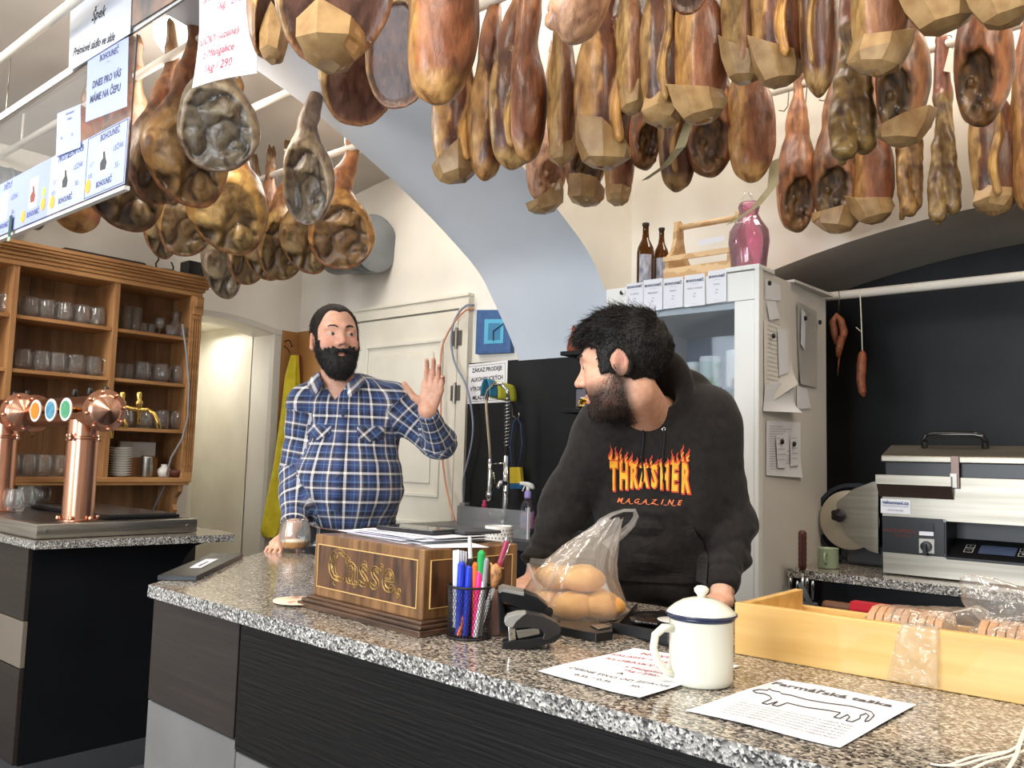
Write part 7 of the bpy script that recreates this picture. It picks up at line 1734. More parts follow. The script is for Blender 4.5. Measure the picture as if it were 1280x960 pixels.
# pink glass bottle with wire top
p = aty(936, 335, 2.72); o = empty('pink_glass_bottle', (float(p[0]), 2.72, FZ+0.0170), 'pink glass swing top jug at the fridge corner', 'bottle')
M_pk = thin_glass('pink_glass', (0.92, 0.58, 0.72), 0.5, 0.10)
MB().lathe([(0, 0), (0.050, 0), (0.056, 0.01), (0.060, 0.05), (0.068, 0.11), (0.064, 0.15), (0.042, 0.185), (0.030, 0.21), (0.036, 0.235), (0.032, 0.25), (0.029, 0.25), (0.032, 0.234), (0.027, 0.21), (0.038, 0.186), (0.060, 0.15), (0.064, 0.11), (0.056, 0.05), (0.050, 0.012), (0, 0.010)], 36, rf=lambda t, z: 1+0.05*math.cos(2*t)).build('glass_body', M_pk, o, True)
MB().tube([(-0.03, 0, 0.22), (-0.024, -0.01, 0.26), (-0.01, -0.01, 0.285), (0.006, -0.01, 0.283), (0.02, 0, 0.25)], 0.0035, 8).tube([(-0.03, -0.02, 0.21), (-0.02, -0.05, 0.17), (0.01, -0.058, 0.165), (0.03, -0.03, 0.2)], 0.003, 8).build('glass_stopper', MATS['clear_glass'], o, True)

# ------------------------------------------------------------ alcove: worktop, vacuum packer, slicer, small things
ac = empty('back_counter', (0.2, 3.2, 0), 'granite topped counter in the black alcove under the steel machine', 'counter')
slab('worktop', [(-1.185-0.2, 2.80-3.2), (1.6-0.2, 2.74-3.2), (1.6-0.2, 3.77-3.2), (-1.50-0.2, 3.77-3.2), (-1.50-0.2, 3.22-3.2), (-1.185-0.2, 3.22-3.2)], 0.872, 0.90, ac, 0.001)
rel(MB().box(-1.18, 1.6, 2.84, 3.76, 0.0, 0.871), ac).build('cabinet_body', M_lamb, ac)
mc = empty('vacuum_packer', (-0.55, 3.1, 0.9), 'stainless chamber packing machine with black lid handle and control panel', 'machine')
def Rm(mb): return rel(mb, mc)
X0, X1m, Y0, Y1 = -0.915, -0.16, 2.925, 3.40
zt_ = float(aty(1097, 594, Y0)[2])
M_st2 = mat('machine_steel', (164, 158, 146), 0.42, 1.0, rgb2=(146, 140, 128), scale=(2, 2, 60))
ybr = lambda px, py: aty(px, py, Y0)
# body with a recess for the control panel
zr1 = float(ybr(1190, 652)[2]); zr0 = float(ybr(1190, 698)[2]); xr0 = float(ybr(1181, 670)[0])
mb = MB().box(X0, X1m, Y0, Y1, 0.905, zr0).box(X0, xr0, Y0, Y1, zr0, zr1).box(X0, X1m, Y0, Y1, zr1, zt_).box(xr0, X1m, Y0+0.14, Y1, zr0, zr1).box(X1m-0.01, X1m, Y0, Y1, zr0, zr1)
Rm(mb).build('machine_body', M_st2, mc)
Rm(MB().box(xr0+0.001, X1m-0.011, Y0+0.13, Y0+0.139, zr0, zr1).box(xr0, xr0+0.004, Y0, Y0+0.14, zr0, zr1)).build('recess_lining', M_dark, mc)
xd0, xd1 = float(ybr(1103, 660)[0]), float(ybr(1181, 670)[0])
Rm(MB().box(xd0, xd1, Y0-0.003, Y0+0.001, zr0+0.002, zr1+0.006, bev=0.001)).build('dark_panel', M_dark, mc)
mb = MB().add([(xr0+0.004, Y0-0.002, zr0+0.004), (X1m-0.012, Y0-0.002, zr0+0.004), (X1m-0.012, Y0+0.125, zr0+0.055), (xr0+0.004, Y0+0.125, zr0+0.055), (xr0+0.004, Y0-0.002, zr0-0.004), (X1m-0.012, Y0-0.002, zr0-0.004), (X1m-0.012, Y0+0.125, zr0-0.004), (xr0+0.004, Y0+0.125, zr0-0.004)], [(0, 1, 2, 3), (4, 7, 6, 5), (0, 4, 5, 1), (1, 5, 6, 2), (2, 6, 7, 3), (3, 7, 4, 0)])
pn = Rm(mb).build('control_panel', M_dark, mc)
fr_c = (Vector((xr0+0.135, Y0+0.055, zr0+0.0275))-mc.location, Vector((1, 0, 0)), Vector((0, 0.925, 0.38)).normalized())
rectp('display', fr_c, -0.05, 0.05, -0.028, 0.030, mat('lcd_display', (72, 84, 110), 0.2), mc, 0.003)
M_key = mat('key_outline', (190, 190, 186), 0.5)
for u, v in ((-0.078, 0.016), (-0.078, -0.014), (0.070, 0.016), (0.070, -0.014), (0.118, 0.010), (0.118, -0.018)):
    rectp('key_frame', fr_c, u-0.013, u+0.013, v-0.012, v+0.012, M_key, mc, 0.003); rectp('key', fr_c, u-0.011, u+0.011, v-0.010, v+0.010, M_dark, mc, 0.0034)
writing('key_text', [('+', 0.016, -0.078, 0.016), ('−', 0.016, -0.078, -0.014), ('▲', 0.010, 0.070, 0.016), ('▼', 0.010, 0.070, -0.014), ('■', 0.010, 0.118, 0.010), ('P', 0.010, 0.118, -0.018)], M_key, mc, fr_c, 0.0038)
rectp('green_key', fr_c, 0.138, 0.170, 0.0, 0.022, mat('green_key', (46, 120, 90), 0.4), mc, 0.003); rectp('red_key', fr_c, 0.138, 0.170, -0.026, -0.003, mat('red_key', (214, 60, 60), 0.4), mc, 0.003)
def mq(name, px4, y, m, th=0.001): return sheet(name, [aty(a, b, y) for a, b in px4], m, th=th, parent=mc)
q_ = [aty(a, b, Y0-0.004) for a, b in ((1101, 623), (1138, 625), (1138, 643), (1101, 641))]
mq('maker_label', ((1101, 623), (1138, 625), (1138, 643), (1101, 641)), Y0-0.001, M_paper, 0.0008)
fl_, W_, H_ = frame_of(q_, mc); writing('label_text', [('vakuovani.cz', 0.016, 0, 0.012, 0.0004), ('━━━━━━━━', 0.010, 0, 0.0), ('servis a prodej', 0.008, 0, -0.012)], mat('blue_ink', (52, 76, 130), 0.7), mc, fl_, 0.0012)
fl2, W2, H2_ = frame_of([aty(a, b, Y0-0.004) for a, b in ((1104, 655), (1145, 658), (1145, 675), (1104, 672))], mc); writing('maker_name', [('VACUUMTECH', 0.015, 0, 0.003), ('MASCHINENBAU', 0.007, 0.01, -0.012)], mat('dull_red_ink', (120, 48, 40), 0.7), mc, fl2, 0.0012)
mq('gauge_window', ((1149, 652), (1167, 654), (1167, 664), (1149, 663)), Y0-0.006, mat('grey_window', (52, 54, 58), 0.2), 0.003)
mq('gauge_label', ((1149, 664), (1167, 665), (1167, 670), (1149, 669)), Y0-0.006, M_paper, 0.001)
mq('switch_plate', ((1149, 673), (1168, 674), (1168, 692), (1149, 691)), Y0-0.006, mat('grey_plate', (176, 176, 172), 0.5), 0.002)
p = aty(1158, 683, Y0-0.01); Rm(MB().lathe([(0.0, 0), (0.017, 0), (0.015, 0.014), (0, 0.015)], 20, tuple(p), axis=(0, -1, 0)).box(p[0]-0.006, p[0]+0.006, p[1]-0.022, p[1]-0.012, p[2]-0.028, p[2]+0.008, bev=0.002)).build('rotary_switch', M_dark, mc)
for (px, py) in ((1181, 651), (1181, 695)):
    p = aty(px, py, Y0-0.002); Rm(MB().lathe([(0, 0), (0.005, 0), (0.005, 0.003), (0, 0.003)], 10, tuple(p), axis=(0, -1, 0))).build('screw', M_chrome, mc)
# lid, gasket, front bar
zl0 = zt_; zl1 = float(aty(1097, 577, Y0)[2])
Rm(MB().box(X0+0.006, X1m-0.004, Y0+0.012, Y1-0.01, zl0-0.001, zl1+0.002, bev=0.003)).build('gasket_band', M_dark, mc)
pr_ = [(Y0-0.004, zl1), (Y0-0.004, zl1+0.020), (Y0+0.10, zl1+0.058), (Y1-0.05, zl1+0.062), (Y1-0.01, zl1+0.02), (Y1-0.01, zl1)]
mb = MB(); mb.prism(pr_, X0-0.002, X1m, axis='x'); lidm = Rm(mb).build('lid', M_st2, mc); bv = lidm.modifiers.new('b', 'BEVEL'); bv.width = 0.003; bv.segments = 2
zh = zl1+0.052
hx0, hx1 = float(aty(1156, 560, Y0+0.08)[0]), float(aty(1232, 560, Y0+0.08)[0])
Rm(MB().tube([(hx0, Y0+0.08, zh-0.008), (hx0, Y0+0.072, zh+0.022), (hx0+0.008, Y0+0.07, zh+0.036), (hx0+0.03, Y0+0.07, zh+0.040), (hx1-0.03, Y0+0.07, zh+0.040), (hx1-0.008, Y0+0.07, zh+0.036), (hx1, Y0+0.072, zh+0.022), (hx1, Y0+0.08, zh-0.008)], 0.0105, 12)).build('lid_handle', mat('gloss_black', (16, 16, 18), 0.12), mc, True)
bz1, bz0 = float(aty(1096, 593, Y0-0.03)[2]), float(aty(1096, 605, Y0-0.03)[2]); bx0, bx1 = float(aty(1094, 600, Y0-0.03)[0]), float(aty(1189, 600, Y0-0.03)[0])
Rm(MB().box(bx0, bx1, Y0-0.03, Y0-0.002, bz0, bz1, bev=0.001)).build('front_bar', M_st2, mc)
mb = MB(); mb.prism([(Y0-0.030, bz0), (Y0-0.002, bz0), (Y0-0.002, bz0-0.04), (Y0-0.006, bz0-0.04)], bx0+0.004, bx1-0.0, axis='x'); Rm(mb).build('film_guide', mat('brown_steel', (96, 80, 74), 0.35, 0.8), mc)
lx = float(aty(1193, 590, Y0-0.01)[0]); Rm(MB().box(lx-0.010, lx+0.014, Y0-0.012, Y0-0.002, bz0-0.005, zl1+0.022, bev=0.001)).build('latch_strap', mat('brown_steel', (0, 0, 0)), mc); Rm(MB().box(lx-0.011, lx+0.008, Y0-0.018, Y0-0.011, bz0-0.003, zt_+0.012, bev=0.001)).build('latch_plate', mat('white_aluminium', (0, 0, 0)), mc)
# slicer-like wheel with guard on the left
sl = empty('slicing_machine', tuple(V3(aty(1062, 690, 3.12))*1.0), 'round bladed slicer with grey guard plate beside the packing machine', 'slicer'); sl.location = (-1.02, 3.18, 0.9005)
def Rs(mb): return rel(mb, sl)
yb = 3.10; cW = V3(aty(1057, 648, yb)); edge = V3(aty(1027, 648, yb)); rW = (edge-cW).length*1.05; cW = V3(aty(1062, 650, yb))
rW = float(abs(aty(1026, 650, yb)[0]-cW.x))
Rs(MB().lathe([(0, 0), (rW, 0.0), (rW+0.001, 0.006), (rW*0.8, 0.012), (0, 0.012)], 48, tuple(cW), axis=(0, -1, 0))).build('blade', mat('pale_blade', (190, 182, 166), 0.4, 0.7), sl, ang=40)
Rs(MB().lathe([(rW*1.36, 0.0), (rW*1.36, 0.07), (rW*1.22, 0.07), (rW*1.22, 0.0)], 48, (cW.x+0.0, cW.y+0.10, cW.z-0.01), axis=(0, -1, 0), close=True)).build('guard_ring', mat('dark_blue_guard', (36, 42, 52), 0.35), sl, ang=40)
Rs(MB().lathe([(0, 0), (rW*1.23, 0.0), (rW*1.23, 0.02), (0, 0.02)], 40, (cW.x, cW.y+0.10, cW.z-0.01), axis=(0, -1, 0))).build('guard_back', M_dark, sl)
gp = [aty(a, b, yb-0.02) for a, b in ((1092, 602), (1066, 612), (1046, 628), (1048, 650), (1058, 668), (1086, 688), (1098, 692), (1098, 602))]; mb = MB(); mb.prism([(q[0], q[2]) for q in gp], yb-0.024, yb-0.016, axis='y'); Rs(mb).build('guard_plate', M_st2, sl)
p = V3(aty(1049, 644, yb-0.03)); Rs(MB().lathe([(0, 0), (0.022, 0), (0.022, 0.02), (0, 0.024)], 24, tuple(p), axis=(0, -1, 0), rf=lambda t, z: 1+0.10*math.cos(5*t))).build('knob', M_dark, sl, ang=50)
Rs(MB().box(cW.x-0.02, X0-0.012, yb+0.02, yb+0.16, 0.901, cW.z-rW*0.85, bev=0.01).box(cW.x-0.04, cW.x+0.04, yb+0.03, yb+0.11, 0.901, cW.z)).build('slicer_base', mat('grey_casting', (62, 64, 68), 0.4), sl)
p = atz(1031, 711, 0.9005); o = empty('enamel_cup', (p[0], p[1]+0.03, 0.9008), 'small pale green enamel cup under the slicer wheel', 'cup')
M_ge = mat('green_enamel', (150, 166, 138), 0.3)
MB().lathe([(0, 0), (0.032, 0), (0.034, 0.003), (0.034, 0.066), (0.0355, 0.068), (0.0325, 0.066), (0.0325, 0.004), (0, 0.003)], 28).build('cup_body', M_ge, o, True)
MB().tube([(0.006, -0.034, 0.052), (0.008, -0.052, 0.050), (0.008, -0.056, 0.035), (0.007, -0.048, 0.02), (0.006, -0.034, 0.018)], 0.004, 8).build('handle', M_ge, o, True)
# sausages on the alcove rod
M_sau = mat('dried_sausage', (146, 82, 46), 0.5, rgb2=(110, 56, 34), scale=(50, 50, 50), bump=0.4, bscale=(90, 90, 90))
ys_ = 3.27
def P_(px, py, d=0): return V3(aty(px, py, ys_+d))
o = empty('sausage', tuple(P_(1048, 368)), 'paired dried sausage bent over its hook at the left end of the alcove rod', 'sausage', 'sausages on the alcove rod')
L2 = lambda pts: local([tuple(p) for p in pts], o)
MB().tube(L2([P_(1048, 362, -0.012), P_(1049, 370, -0.02), P_(1048, 392, -0.01)]), 0.0015, 6).build('hook', M_hook, o, True)
MB().tube(L2([P_(1045, 430), P_(1043, 415), P_(1041, 402), P_(1046, 394), P_(1051, 400), P_(1055, 415), P_(1052, 432)]), [0.007, 0.014, 0.013, 0.011, 0.013, 0.015, 0.008], 12).tube(L2([P_(1052, 420, -0.015), P_(1049, 435, -0.012), P_(1048, 446, -0.01)]), [0.011, 0.014, 0.008], 12).tube(L2([P_(1049, 446), P_(1048, 458), P_(1047, 470)]), [0.004, 0.002, 0.001], 8).build('sausage_links', M_sau, o, True)
o = empty('sausage', tuple(P_(1075, 368)), 'single dried sausage on a knotted string on the alcove rod', 'sausage', 'sausages on the alcove rod')
MB().tube(L2([P_(1075, 364, -0.015), P_(1076, 385, -0.02), P_(1077, 410), P_(1078, 440)]), 0.0022, 6).tube(L2([P_(1077, 415), P_(1070, 409)]), 0.0015, 6).build('string', M_str, o, True)
MB().tube(L2([P_(1078, 438), P_(1078, 442), P_(1077, 455), P_(1076, 475), P_(1078, 490), P_(1080, 496)]), [0.004, 0.014, 0.0175, 0.016, 0.014, 0.005], 14).build('sausage_link', M_sau, o, True)
# utensil holder hooked on the fridge side with a turned handle and knives
yq = 2.72; ku = empty('utensil_holder', tuple(V3(aty(1004, 760, yq))), 'grey holder with knives beside the fridge behind the wooden crate', 'holder'); ku.location.x = -1.13
px_ = -1.14
def K(px, py, dy=0): return V3(aty(px, py, yq+dy))
mb = MB(); a, b = K(990, 735), K(1022, 800); mb.box(-1.19, -1.06, yq-0.03, yq+0.03, b.z, K(1000, 752).z, bev=0.004); rel(mb, ku).build('holder_box', mat('grey_blue_holder', (84, 92, 104), 0.4), ku)
for (px, py0, r_) in ((988, 722, 0.006), (997, 726, 0.005), (1009, 722, 0.006), (1016, 726, 0.005)):
    a = K(px, py0); rel(MB().tube([tuple(a), tuple(a-Vector((0, 0, 0.012))), tuple(a-Vector((0, 0, 0.06)))], [r_*0.8, r_, r_*0.9], 10), ku).build('steel_handle_end', M_chrome, ku, True)
rel(MB().obox(tuple(K(1008, 745, -0.035)), (0.5, 0, -0.86), (0.86, 0, 0.5), (0, 1, 0), 0.045, 0.008, 0.002), ku).build('knife_blade', M_steel, ku)
kn = empty('sharpening_steel', tuple(K(1003, 700)), 'sharpening steel with grooved dark brown wooden handle beside the fridge', 'tool')
pts = [K(1003, 663+i*3.3) for i in range(16)]; mb = MB(); mb.tube(local([tuple(p) for p in pts], kn), [0.008]+[0.0135 if i % 2 else 0.0125 for i in range(1, 15)]+[0.009], 14); mb.build('wooden_handle', mat('dark_brown_handle', (74, 36, 28), 0.35), kn, True)
MB().tube(local([tuple(K(1003, 714)), tuple(K(1004, 760))], kn), 0.005, 10).build('steel_rod', M_chrome, kn, True)

# chair back with a red cloth behind the crate
ch = empty('wooden_chair', (-0.78, 2.33, 0), 'brown wooden chair behind the counter, mostly hidden by the crate', 'chair')
M_cw = mat('brown_chair_wood', (104, 66, 40), 0.45, rgb2=(84, 50, 30), scale=(10, 10, 3)); zc = float(aty(1030, 750, 2.33)[2]); xa, xb = float(aty(1027, 750, 2.33)[0]), float(aty(1108, 760, 2.33)[0])
cxm = (xa+xb)/2; ch.location = (cxm, 2.33, 0)
rel(MB().box(xa, xb, 2.32, 2.345, zc-0.09, zc, bev=0.012), ch).build('backrest', M_cw, ch)
for x in (xa+0.02, xb-0.02):
    rel(MB().tube([(x, 2.335, 0.001), (x, 2.335, 0.45), (x, 2.333, zc-0.05)], 0.015, 8), ch).build('leg', M_cw, ch, True); rel(MB().tube([(x, 2.05, 0.001), (x, 2.05, 0.43)], 0.014, 8), ch).build('leg', M_cw, ch, True)
rel(MB().box(xa, xb, 2.03, 2.35, 0.43, 0.455, bev=0.01), ch).build('seat', M_cw, ch)
x0 = float(aty(1062, 752, 2.31)[0]); o = MB(); o.prism([(2.312, zc-0.12), (2.307, zc-0.01), (2.314, zc+0.007), (2.352, zc+0.007), (2.360, zc-0.01), (2.358, zc-0.15), (2.350, zc-0.15), (2.352, zc-0.012), (2.347, zc+0.001), (2.318, zc+0.001), (2.3135, zc-0.012), (2.318, zc-0.12)], x0, xb+0.06, axis='x')
o = o.build('red_cloth', mat('red_towel', (168, 24, 38), 0.9), None); tag(o, 'red cloth draped over the chair back behind the crate', 'cloth')

# ------------------------------------------------------------ things on the serving counter
ZC = 0.9004
def base(name, px, py, lab, cat, group=None, rz=0, dz=0): p = atz(px, py, ZC+dz); return empty(name, (float(p[0]), float(p[1]), ZC+dz), lab, cat, group, rz)
# wooden crate with bread
A = atz(918, 817, ZC); hcr = None
for h in np.linspace(0.05, 0.13, 81):
    q = atz(918.5, 753, ZC+h)
    if math.hypot(q[0]-A[0], q[1]-A[1]) < 0.004: hcr = h; break
hcr = hcr or 0.085
Bf = atz(1280, 881.5, ZC); U = (V3(Bf)-V3(A)).normalized(); Cb = atz(1003, 734, ZC+hcr); dC = V3(Cb)-V3(A); dC.z = 0; Wd = dC.length; Vv = dC.normalized()
Vp = Vector((-U.y, U.x, 0)); Wd = dC.dot(Vp)
cr = empty('wooden_crate', tuple(V3(A)), 'light varnished wooden tray holding bread at the right end of the counter', 'crate'); cr.rotation_euler.z = math.atan2(U.y, U.x)
M_vp = mat('varnished_pine', (218, 178, 108), 0.42, rgb2=(202, 158, 86), scale=(3, 30, 34), detail=4, coat=0.2)
LC = 0.62; t_ = 0.016
MB().box(0, LC, 0, t_, 0, hcr, bev=0.0015).build('front_board', M_vp, cr); MB().box(0, LC, Wd-t_, Wd, 0, hcr*0.62, bev=0.0015).build('back_board', M_vp, cr)
mb = MB().box(0, t_, t_, Wd-t_, 0, hcr*0.98, bev=0.0015); mb.build('end_board', M_vp, cr); MB().box(LC-t_, LC, t_, Wd-t_, 0, hcr*0.98, bev=0.0015).build('end_board', M_vp, cr)
MB().box(t_, LC-t_, t_, Wd-t_, 0.001, 0.008).build('bottom_board', M_vp, cr)
cmw = Matrix.LocRotScale(cr.location, cr.rotation_euler, None)
def crp(x, y, z): return cmw @ Vector((x, y, z))
M_bread = mat('bread_crumb', (222, 202, 172), 0.8, rgb2=(190, 146, 104), scale=(60, 60, 60), bump=0.4, bscale=(150, 150, 150)); M_crust = mat('bread_crust', (196, 156, 118), 0.6, rgb2=(170, 128, 94), scale=(40, 40, 40))
def slice_mesh():
    if 'slice' not in HAMS:
        pf = [(-0.05, 0), (0.05, 0), (0.054, 0.03), (0.058, 0.055), (0.045, 0.075), (0.02, 0.084), (-0.02, 0.084), (-0.045, 0.075), (-0.058, 0.055), (-0.054, 0.03)]
        mb = MB(); mb.prism(pf, -0.0055, 0.0055, axis='x'); o = mb.build('bread_slice', [M_bread, M_crust], None); 
        for p in o.data.polygons: p.material_index = 0 if abs(p.normal.x) > 0.9 else 1
        HAMS['slice'] = o.data; bpy.data.objects.remove(o)
    return HAMS['slice']
for k in range(9):
    p = crp(0.20+k*0.0135, Wd*0.55, 0.0085); place(slice_mesh(), 'bread_slice', p, 'bread slice, %s from the left in the clear bag at the crate centre' % ordn[k], 'bread', 'sliced bread in the crate', cr.rotation_euler.z, 1.0)
for k in range(12):
    p = crp(0.375+k*0.0135, Wd*0.5, 0.0085); place(slice_mesh(), 'bread_slice', p, 'bread slice in the row at the right end of the crate', 'bread', 'second bread row in the crate', cr.rotation_euler.z, 1.0)
def film(name, rgb=(236, 232, 226), a=0.24):
    m = bpy.data.materials.new(name); m.use_nodes = True; N = m.node_tree.nodes; L = m.node_tree.links; N.remove(N['Principled BSDF']); out = N['Material Output']
    t = N.new('ShaderNodeBsdfTransparent'); t.inputs[0].default_value = (0.97, 0.97, 0.97, 1); g = N.new('ShaderNodeBsdfGlossy'); g.inputs[0].default_value = (1, 1, 1, 1); g.inputs['Roughness'].default_value = 0.12
    d = N.new('ShaderNodeBsdfDiffuse'); d.inputs[0].default_value = (*lin(rgb), 1); tl = N.new('ShaderNodeBsdfTranslucent'); tl.inputs[0].default_value = (*lin(rgb), 1)
    m1 = N.new('ShaderNodeMixShader'); m1.inputs[0].default_value = 0.5; L.new(d.outputs[0], m1.inputs[1]); L.new(tl.outputs[0], m1.inputs[2])
    m2 = N.new('ShaderNodeMixShader'); m2.inputs[0].default_value = a; L.new(t.outputs[0], m2.inputs[1]); L.new(m1.outputs[0], m2.inputs[2])
    lw = N.new('ShaderNodeLayerWeight'); lw.inputs[0].default_value = 0.35; mr = N.new('ShaderNodeMapRange'); mr.inputs[4].default_value = 0.6; L.new(lw.outputs['Facing'], mr.inputs[0])
    m3 = N.new('ShaderNodeMixShader'); L.new(mr.outputs[0], m3.inputs[0]); L.new(m2.outputs[0], m3.inputs[1]); L.new(g.outputs[0], m3.inputs[2]); L.new(m3.outputs[0], out.inputs[0])
    tc = N.new('ShaderNodeTexCoord'); n = N.new('ShaderNodeTexNoise'); n.inputs['Scale'].default_value = 34; n.inputs['Detail'].default_value = 3; n.inputs['Distortion'].default_value = 0.8; L.new(tc.outputs['Object'], n.inputs['Vector'])
    bp = N.new('ShaderNodeBump'); bp.inputs['Strength'].default_value = 0.9; bp.inputs['Distance'].default_value = 0.006; L.new(n.outputs[0], bp.inputs['Height'])
    for s in (g, d): L.new(bp.outputs[0], s.inputs['Normal'])
    return m
M_film = film('clear_film', a=0.12); M_bag = film('cloudy_bag_film', a=0.25)
def bagmesh(name, fn, lo, hi, h, lab, cat, m):
    X = axis_pts(lo[0], hi[0], h); Y = axis_pts(lo[1], hi[1], h); Z = axis_pts(lo[2], hi[2], h); V, F = sdf_mesh(fn, X, Y, Z); V = relax(V, F, 1, 0.3); c = V.mean(0)
    o = np_mesh(name, V-c, F, m, None, True); o.location = c; return tag(o, lab, cat)
RC = np.array(cmw.to_3x3())
c1 = np.array(crp(0.26, Wd*0.55, 0.048)); c2 = np.array(crp(0.45, Wd*0.5, 0.05)); c3 = np.array(crp(0.30, Wd*0.5, 0.10)); c4_ = np.array(crp(0.40, Wd*0.62, 0.115))
bagmesh('bread_bag', lambda P: smin(ell(P, c1, (0.095, 0.075, 0.052), RC), cap(P, c1+RC@np.array([0.05, 0, 0.02]), c1+RC@np.array([0.10, -0.01, 0.05]), 0.035, 0.02), 0.03)+ridge(P, 26, 2, 3)*0.005, c1-0.17, c1+0.17, 0.006, 'clear bag around the sliced loaf in the middle of the crate', 'bag', M_film)
bagmesh('bread_bag', lambda P: smin(ell(P, c2, (0.125, 0.075, 0.054), RC), smin(ell(P, c4_, (0.070, 0.030, 0.030), RC), ell(P, c4_+RC@np.array([-0.03, 0, 0.012]), (0.055, 0.018, 0.034), RC@roty(0.5)), 0.02), 0.03)+ridge(P, 22, 3, 8)*0.008, c2-np.array([0.2, 0.2, 0.06]), c2+0.2, 0.006, 'crumpled clear bag standing above the bread at the right of the crate', 'bag', M_film)
xq = 0.0
tl, tr2, brr, bll = [V3(atz(a, b, ZC+hcr+0.001)) for a, b in ((1125, 782), (1170, 789))]+[None, None]
a_, b_ = local([tuple(tl), tuple(tr2)], cr)
mb = MB(); nx_, ny_ = 10, 14
for j in range(ny_+1):
    t = j/ny_
    for i in range(nx_+1):
        s = i/nx_; x = a_[0]*(1-s)+b_[0]*s+(-0.022*t*(1-s)) ; wv = 0.0025*math.sin(s*9+t*7)+0.002*math.sin(s*17-t*11)
        if t < 0.15: y, z = 0.012-0.014*t/0.15, hcr+0.0025+abs(wv)*0.3
        else: y, z = -0.004-abs(wv)-0.004*((t-0.15)), hcr-(t-0.15)/0.85*(hcr-0.004)
        mb.v.append((x, y, z))
for j in range(ny_):
    for i in range(nx_): q = j*(nx_+1)+i; mb.f.append((q, q+nx_+1, q+nx_+2, q+1)); mb.m.append(0)
mb.v = [tuple(cmw @ Vector(v)) for v in mb.v]; cc = Vector(mb.v[70]); o = mb.build('film_strip', M_film, None, True); o.data.transform(Matrix.Translation(-cc)); o.location = cc; s_ = o.modifiers.new('s', 'SOLIDIFY'); s_.thickness = 0.0006
tag(o, 'strip of clear film hanging over the front board of the crate', 'film')

# enamel mug with lid
o = base('enamel_mug', 876, 853, 'white enamel mug with lid and dark blue rim on the counter', 'mug')
M_en = mat('cream_enamel', (226, 224, 208), 0.18, coat=0.4)
M_nb = mat('navy_rim', (46, 52, 78), 0.25); rm = 0.0485
MB().lathe([(0, 0), (rm*0.9, 0), (rm*0.97, 0.003), (rm, 0.010), (rm*1.0, 0.098), (rm*1.03, 0.100), (rm*0.97, 0.099), (rm*0.96, 0.01), (0, 0.006)], 48).build('mug_body', M_en, o, True)
MB().lathe([(rm*1.01, 0.096), (rm*1.06, 0.098), (rm*1.06, 0.102), (rm*1.0, 0.103)], 48).build('blue_rim', M_nb, o, True)
MB().lathe([(rm*1.10, 0.103), (rm*1.12, 0.105), (rm*1.02, 0.110), (rm*0.85, 0.117), (rm*0.6, 0.124), (rm*0.3, 0.128), (0, 0.129)], 48).build('lid', M_en, o, True)
MB().lathe([(rm*1.09, 0.1015), (rm*1.135, 0.1035), (rm*1.12, 0.106)], 48).build('lid_rim', M_nb, o, True)
MB().lathe([(0.006, 0.127), (0.0065, 0.132), (0.011, 0.137), (0.0115, 0.142), (0.007, 0.146), (0, 0.147)], 24).build('lid_knob', M_en, o, True)
rt = Vector((MC[0][0], MC[0][1], 0)).normalized(); hd = (-rt*1.0+Vector((0.2, -0.25, 0))).normalized()
MB().tube([tuple(hd*rm*0.97+Vector((0, 0, 0.083))), tuple(hd*rm*1.35+Vector((0, 0, 0.084))), tuple(hd*rm*1.62+Vector((0, 0, 0.074))), tuple(hd*rm*1.68+Vector((0, 0, 0.055))), tuple(hd*rm*1.55+Vector((0, 0, 0.036))), tuple(hd*rm*1.25+Vector((0, 0, 0.020))), tuple(hd*rm*0.98+Vector((0, 0, 0.014)))], [0.0065, 0.0065, 0.0062, 0.006, 0.006, 0.0058, 0.006], 14).build('handle', M_en, o, True)
# printed sheets on the counter
def flat(px4, lab, cat, seed=0, th=0.0004, amp=0.0022, lift=0.0006):
    c4 = [atz(a, b, ZC+lift) for a, b in px4]; f = lambda u, v: 0.0005+amp*(1+math.sin(u*7+seed)*math.cos(v*6+seed*2))*0.5+0.006*max(0, u*v-0.75)*2*(seed % 2)
    o = sheet('printed_sheet', c4, M_paper, lab, cat, None, th=th, nx=18, ny=18, bend=f); fr, W_, H_ = frame_of(c4, o); return o, fr, W_, H_, (lambda u, v: f(min(1, max(0, u/W_+0.5)), min(1, max(0, 0.5-v/H_)))+th)
c_tl, c_tr, c_br, c_bl = (793, 811), (925, 833), (800, 876), (672, 840)
o, fr, W_, H_, wf = flat((c_tl, c_tr, c_br, c_bl), 'white sheet with red and black price lines under the enamel mug', 'paper', 1)
writing('red_text', [('NOVINKA', 0.022, 0.0, H_*0.40), ('SALÁMY A KLOBÁSY', 0.018, -0.005, H_*0.26), ('KLOBÁSKY uzené', 0.018, -0.01, H_*0.12), ('z Mangalice', 0.015, 0.01, 0.0), ('1kg / 290,-', 0.015, 0.015, -H_*0.08)], M_inkr, o, fr, 0.0006, wf)
writing('black_text', [('A', 0.018, -0.01, -H_*0.17), ('ČERNÉ PIVO OD ZDROJE', 0.0155, 0, -H_*0.28), ('0,5L / 0,3L       30,-', 0.0155, 0, -H_*0.39)], M_ink, o, fr, 0.0006, wf)
o, fr, W_, H_, wf = flat(((978, 850), (1146, 882), (1050, 936), (857, 889)), 'white leaflet with a cow drawing lying at the counter front', 'paper', 2)
writing('leaflet_text', [('Farmářská taška', 0.027, 0.0, H_*0.36, 0.0007, 0, 1.0)]+[('naše maso z vlastního chovu pochází z malých farem', 0.0075, 0, -H_*0.16-0.0125*k) for k in range(6)], mat('grey_ink_dark', (84, 84, 88), 0.8), o, fr, 0.0006, wf)
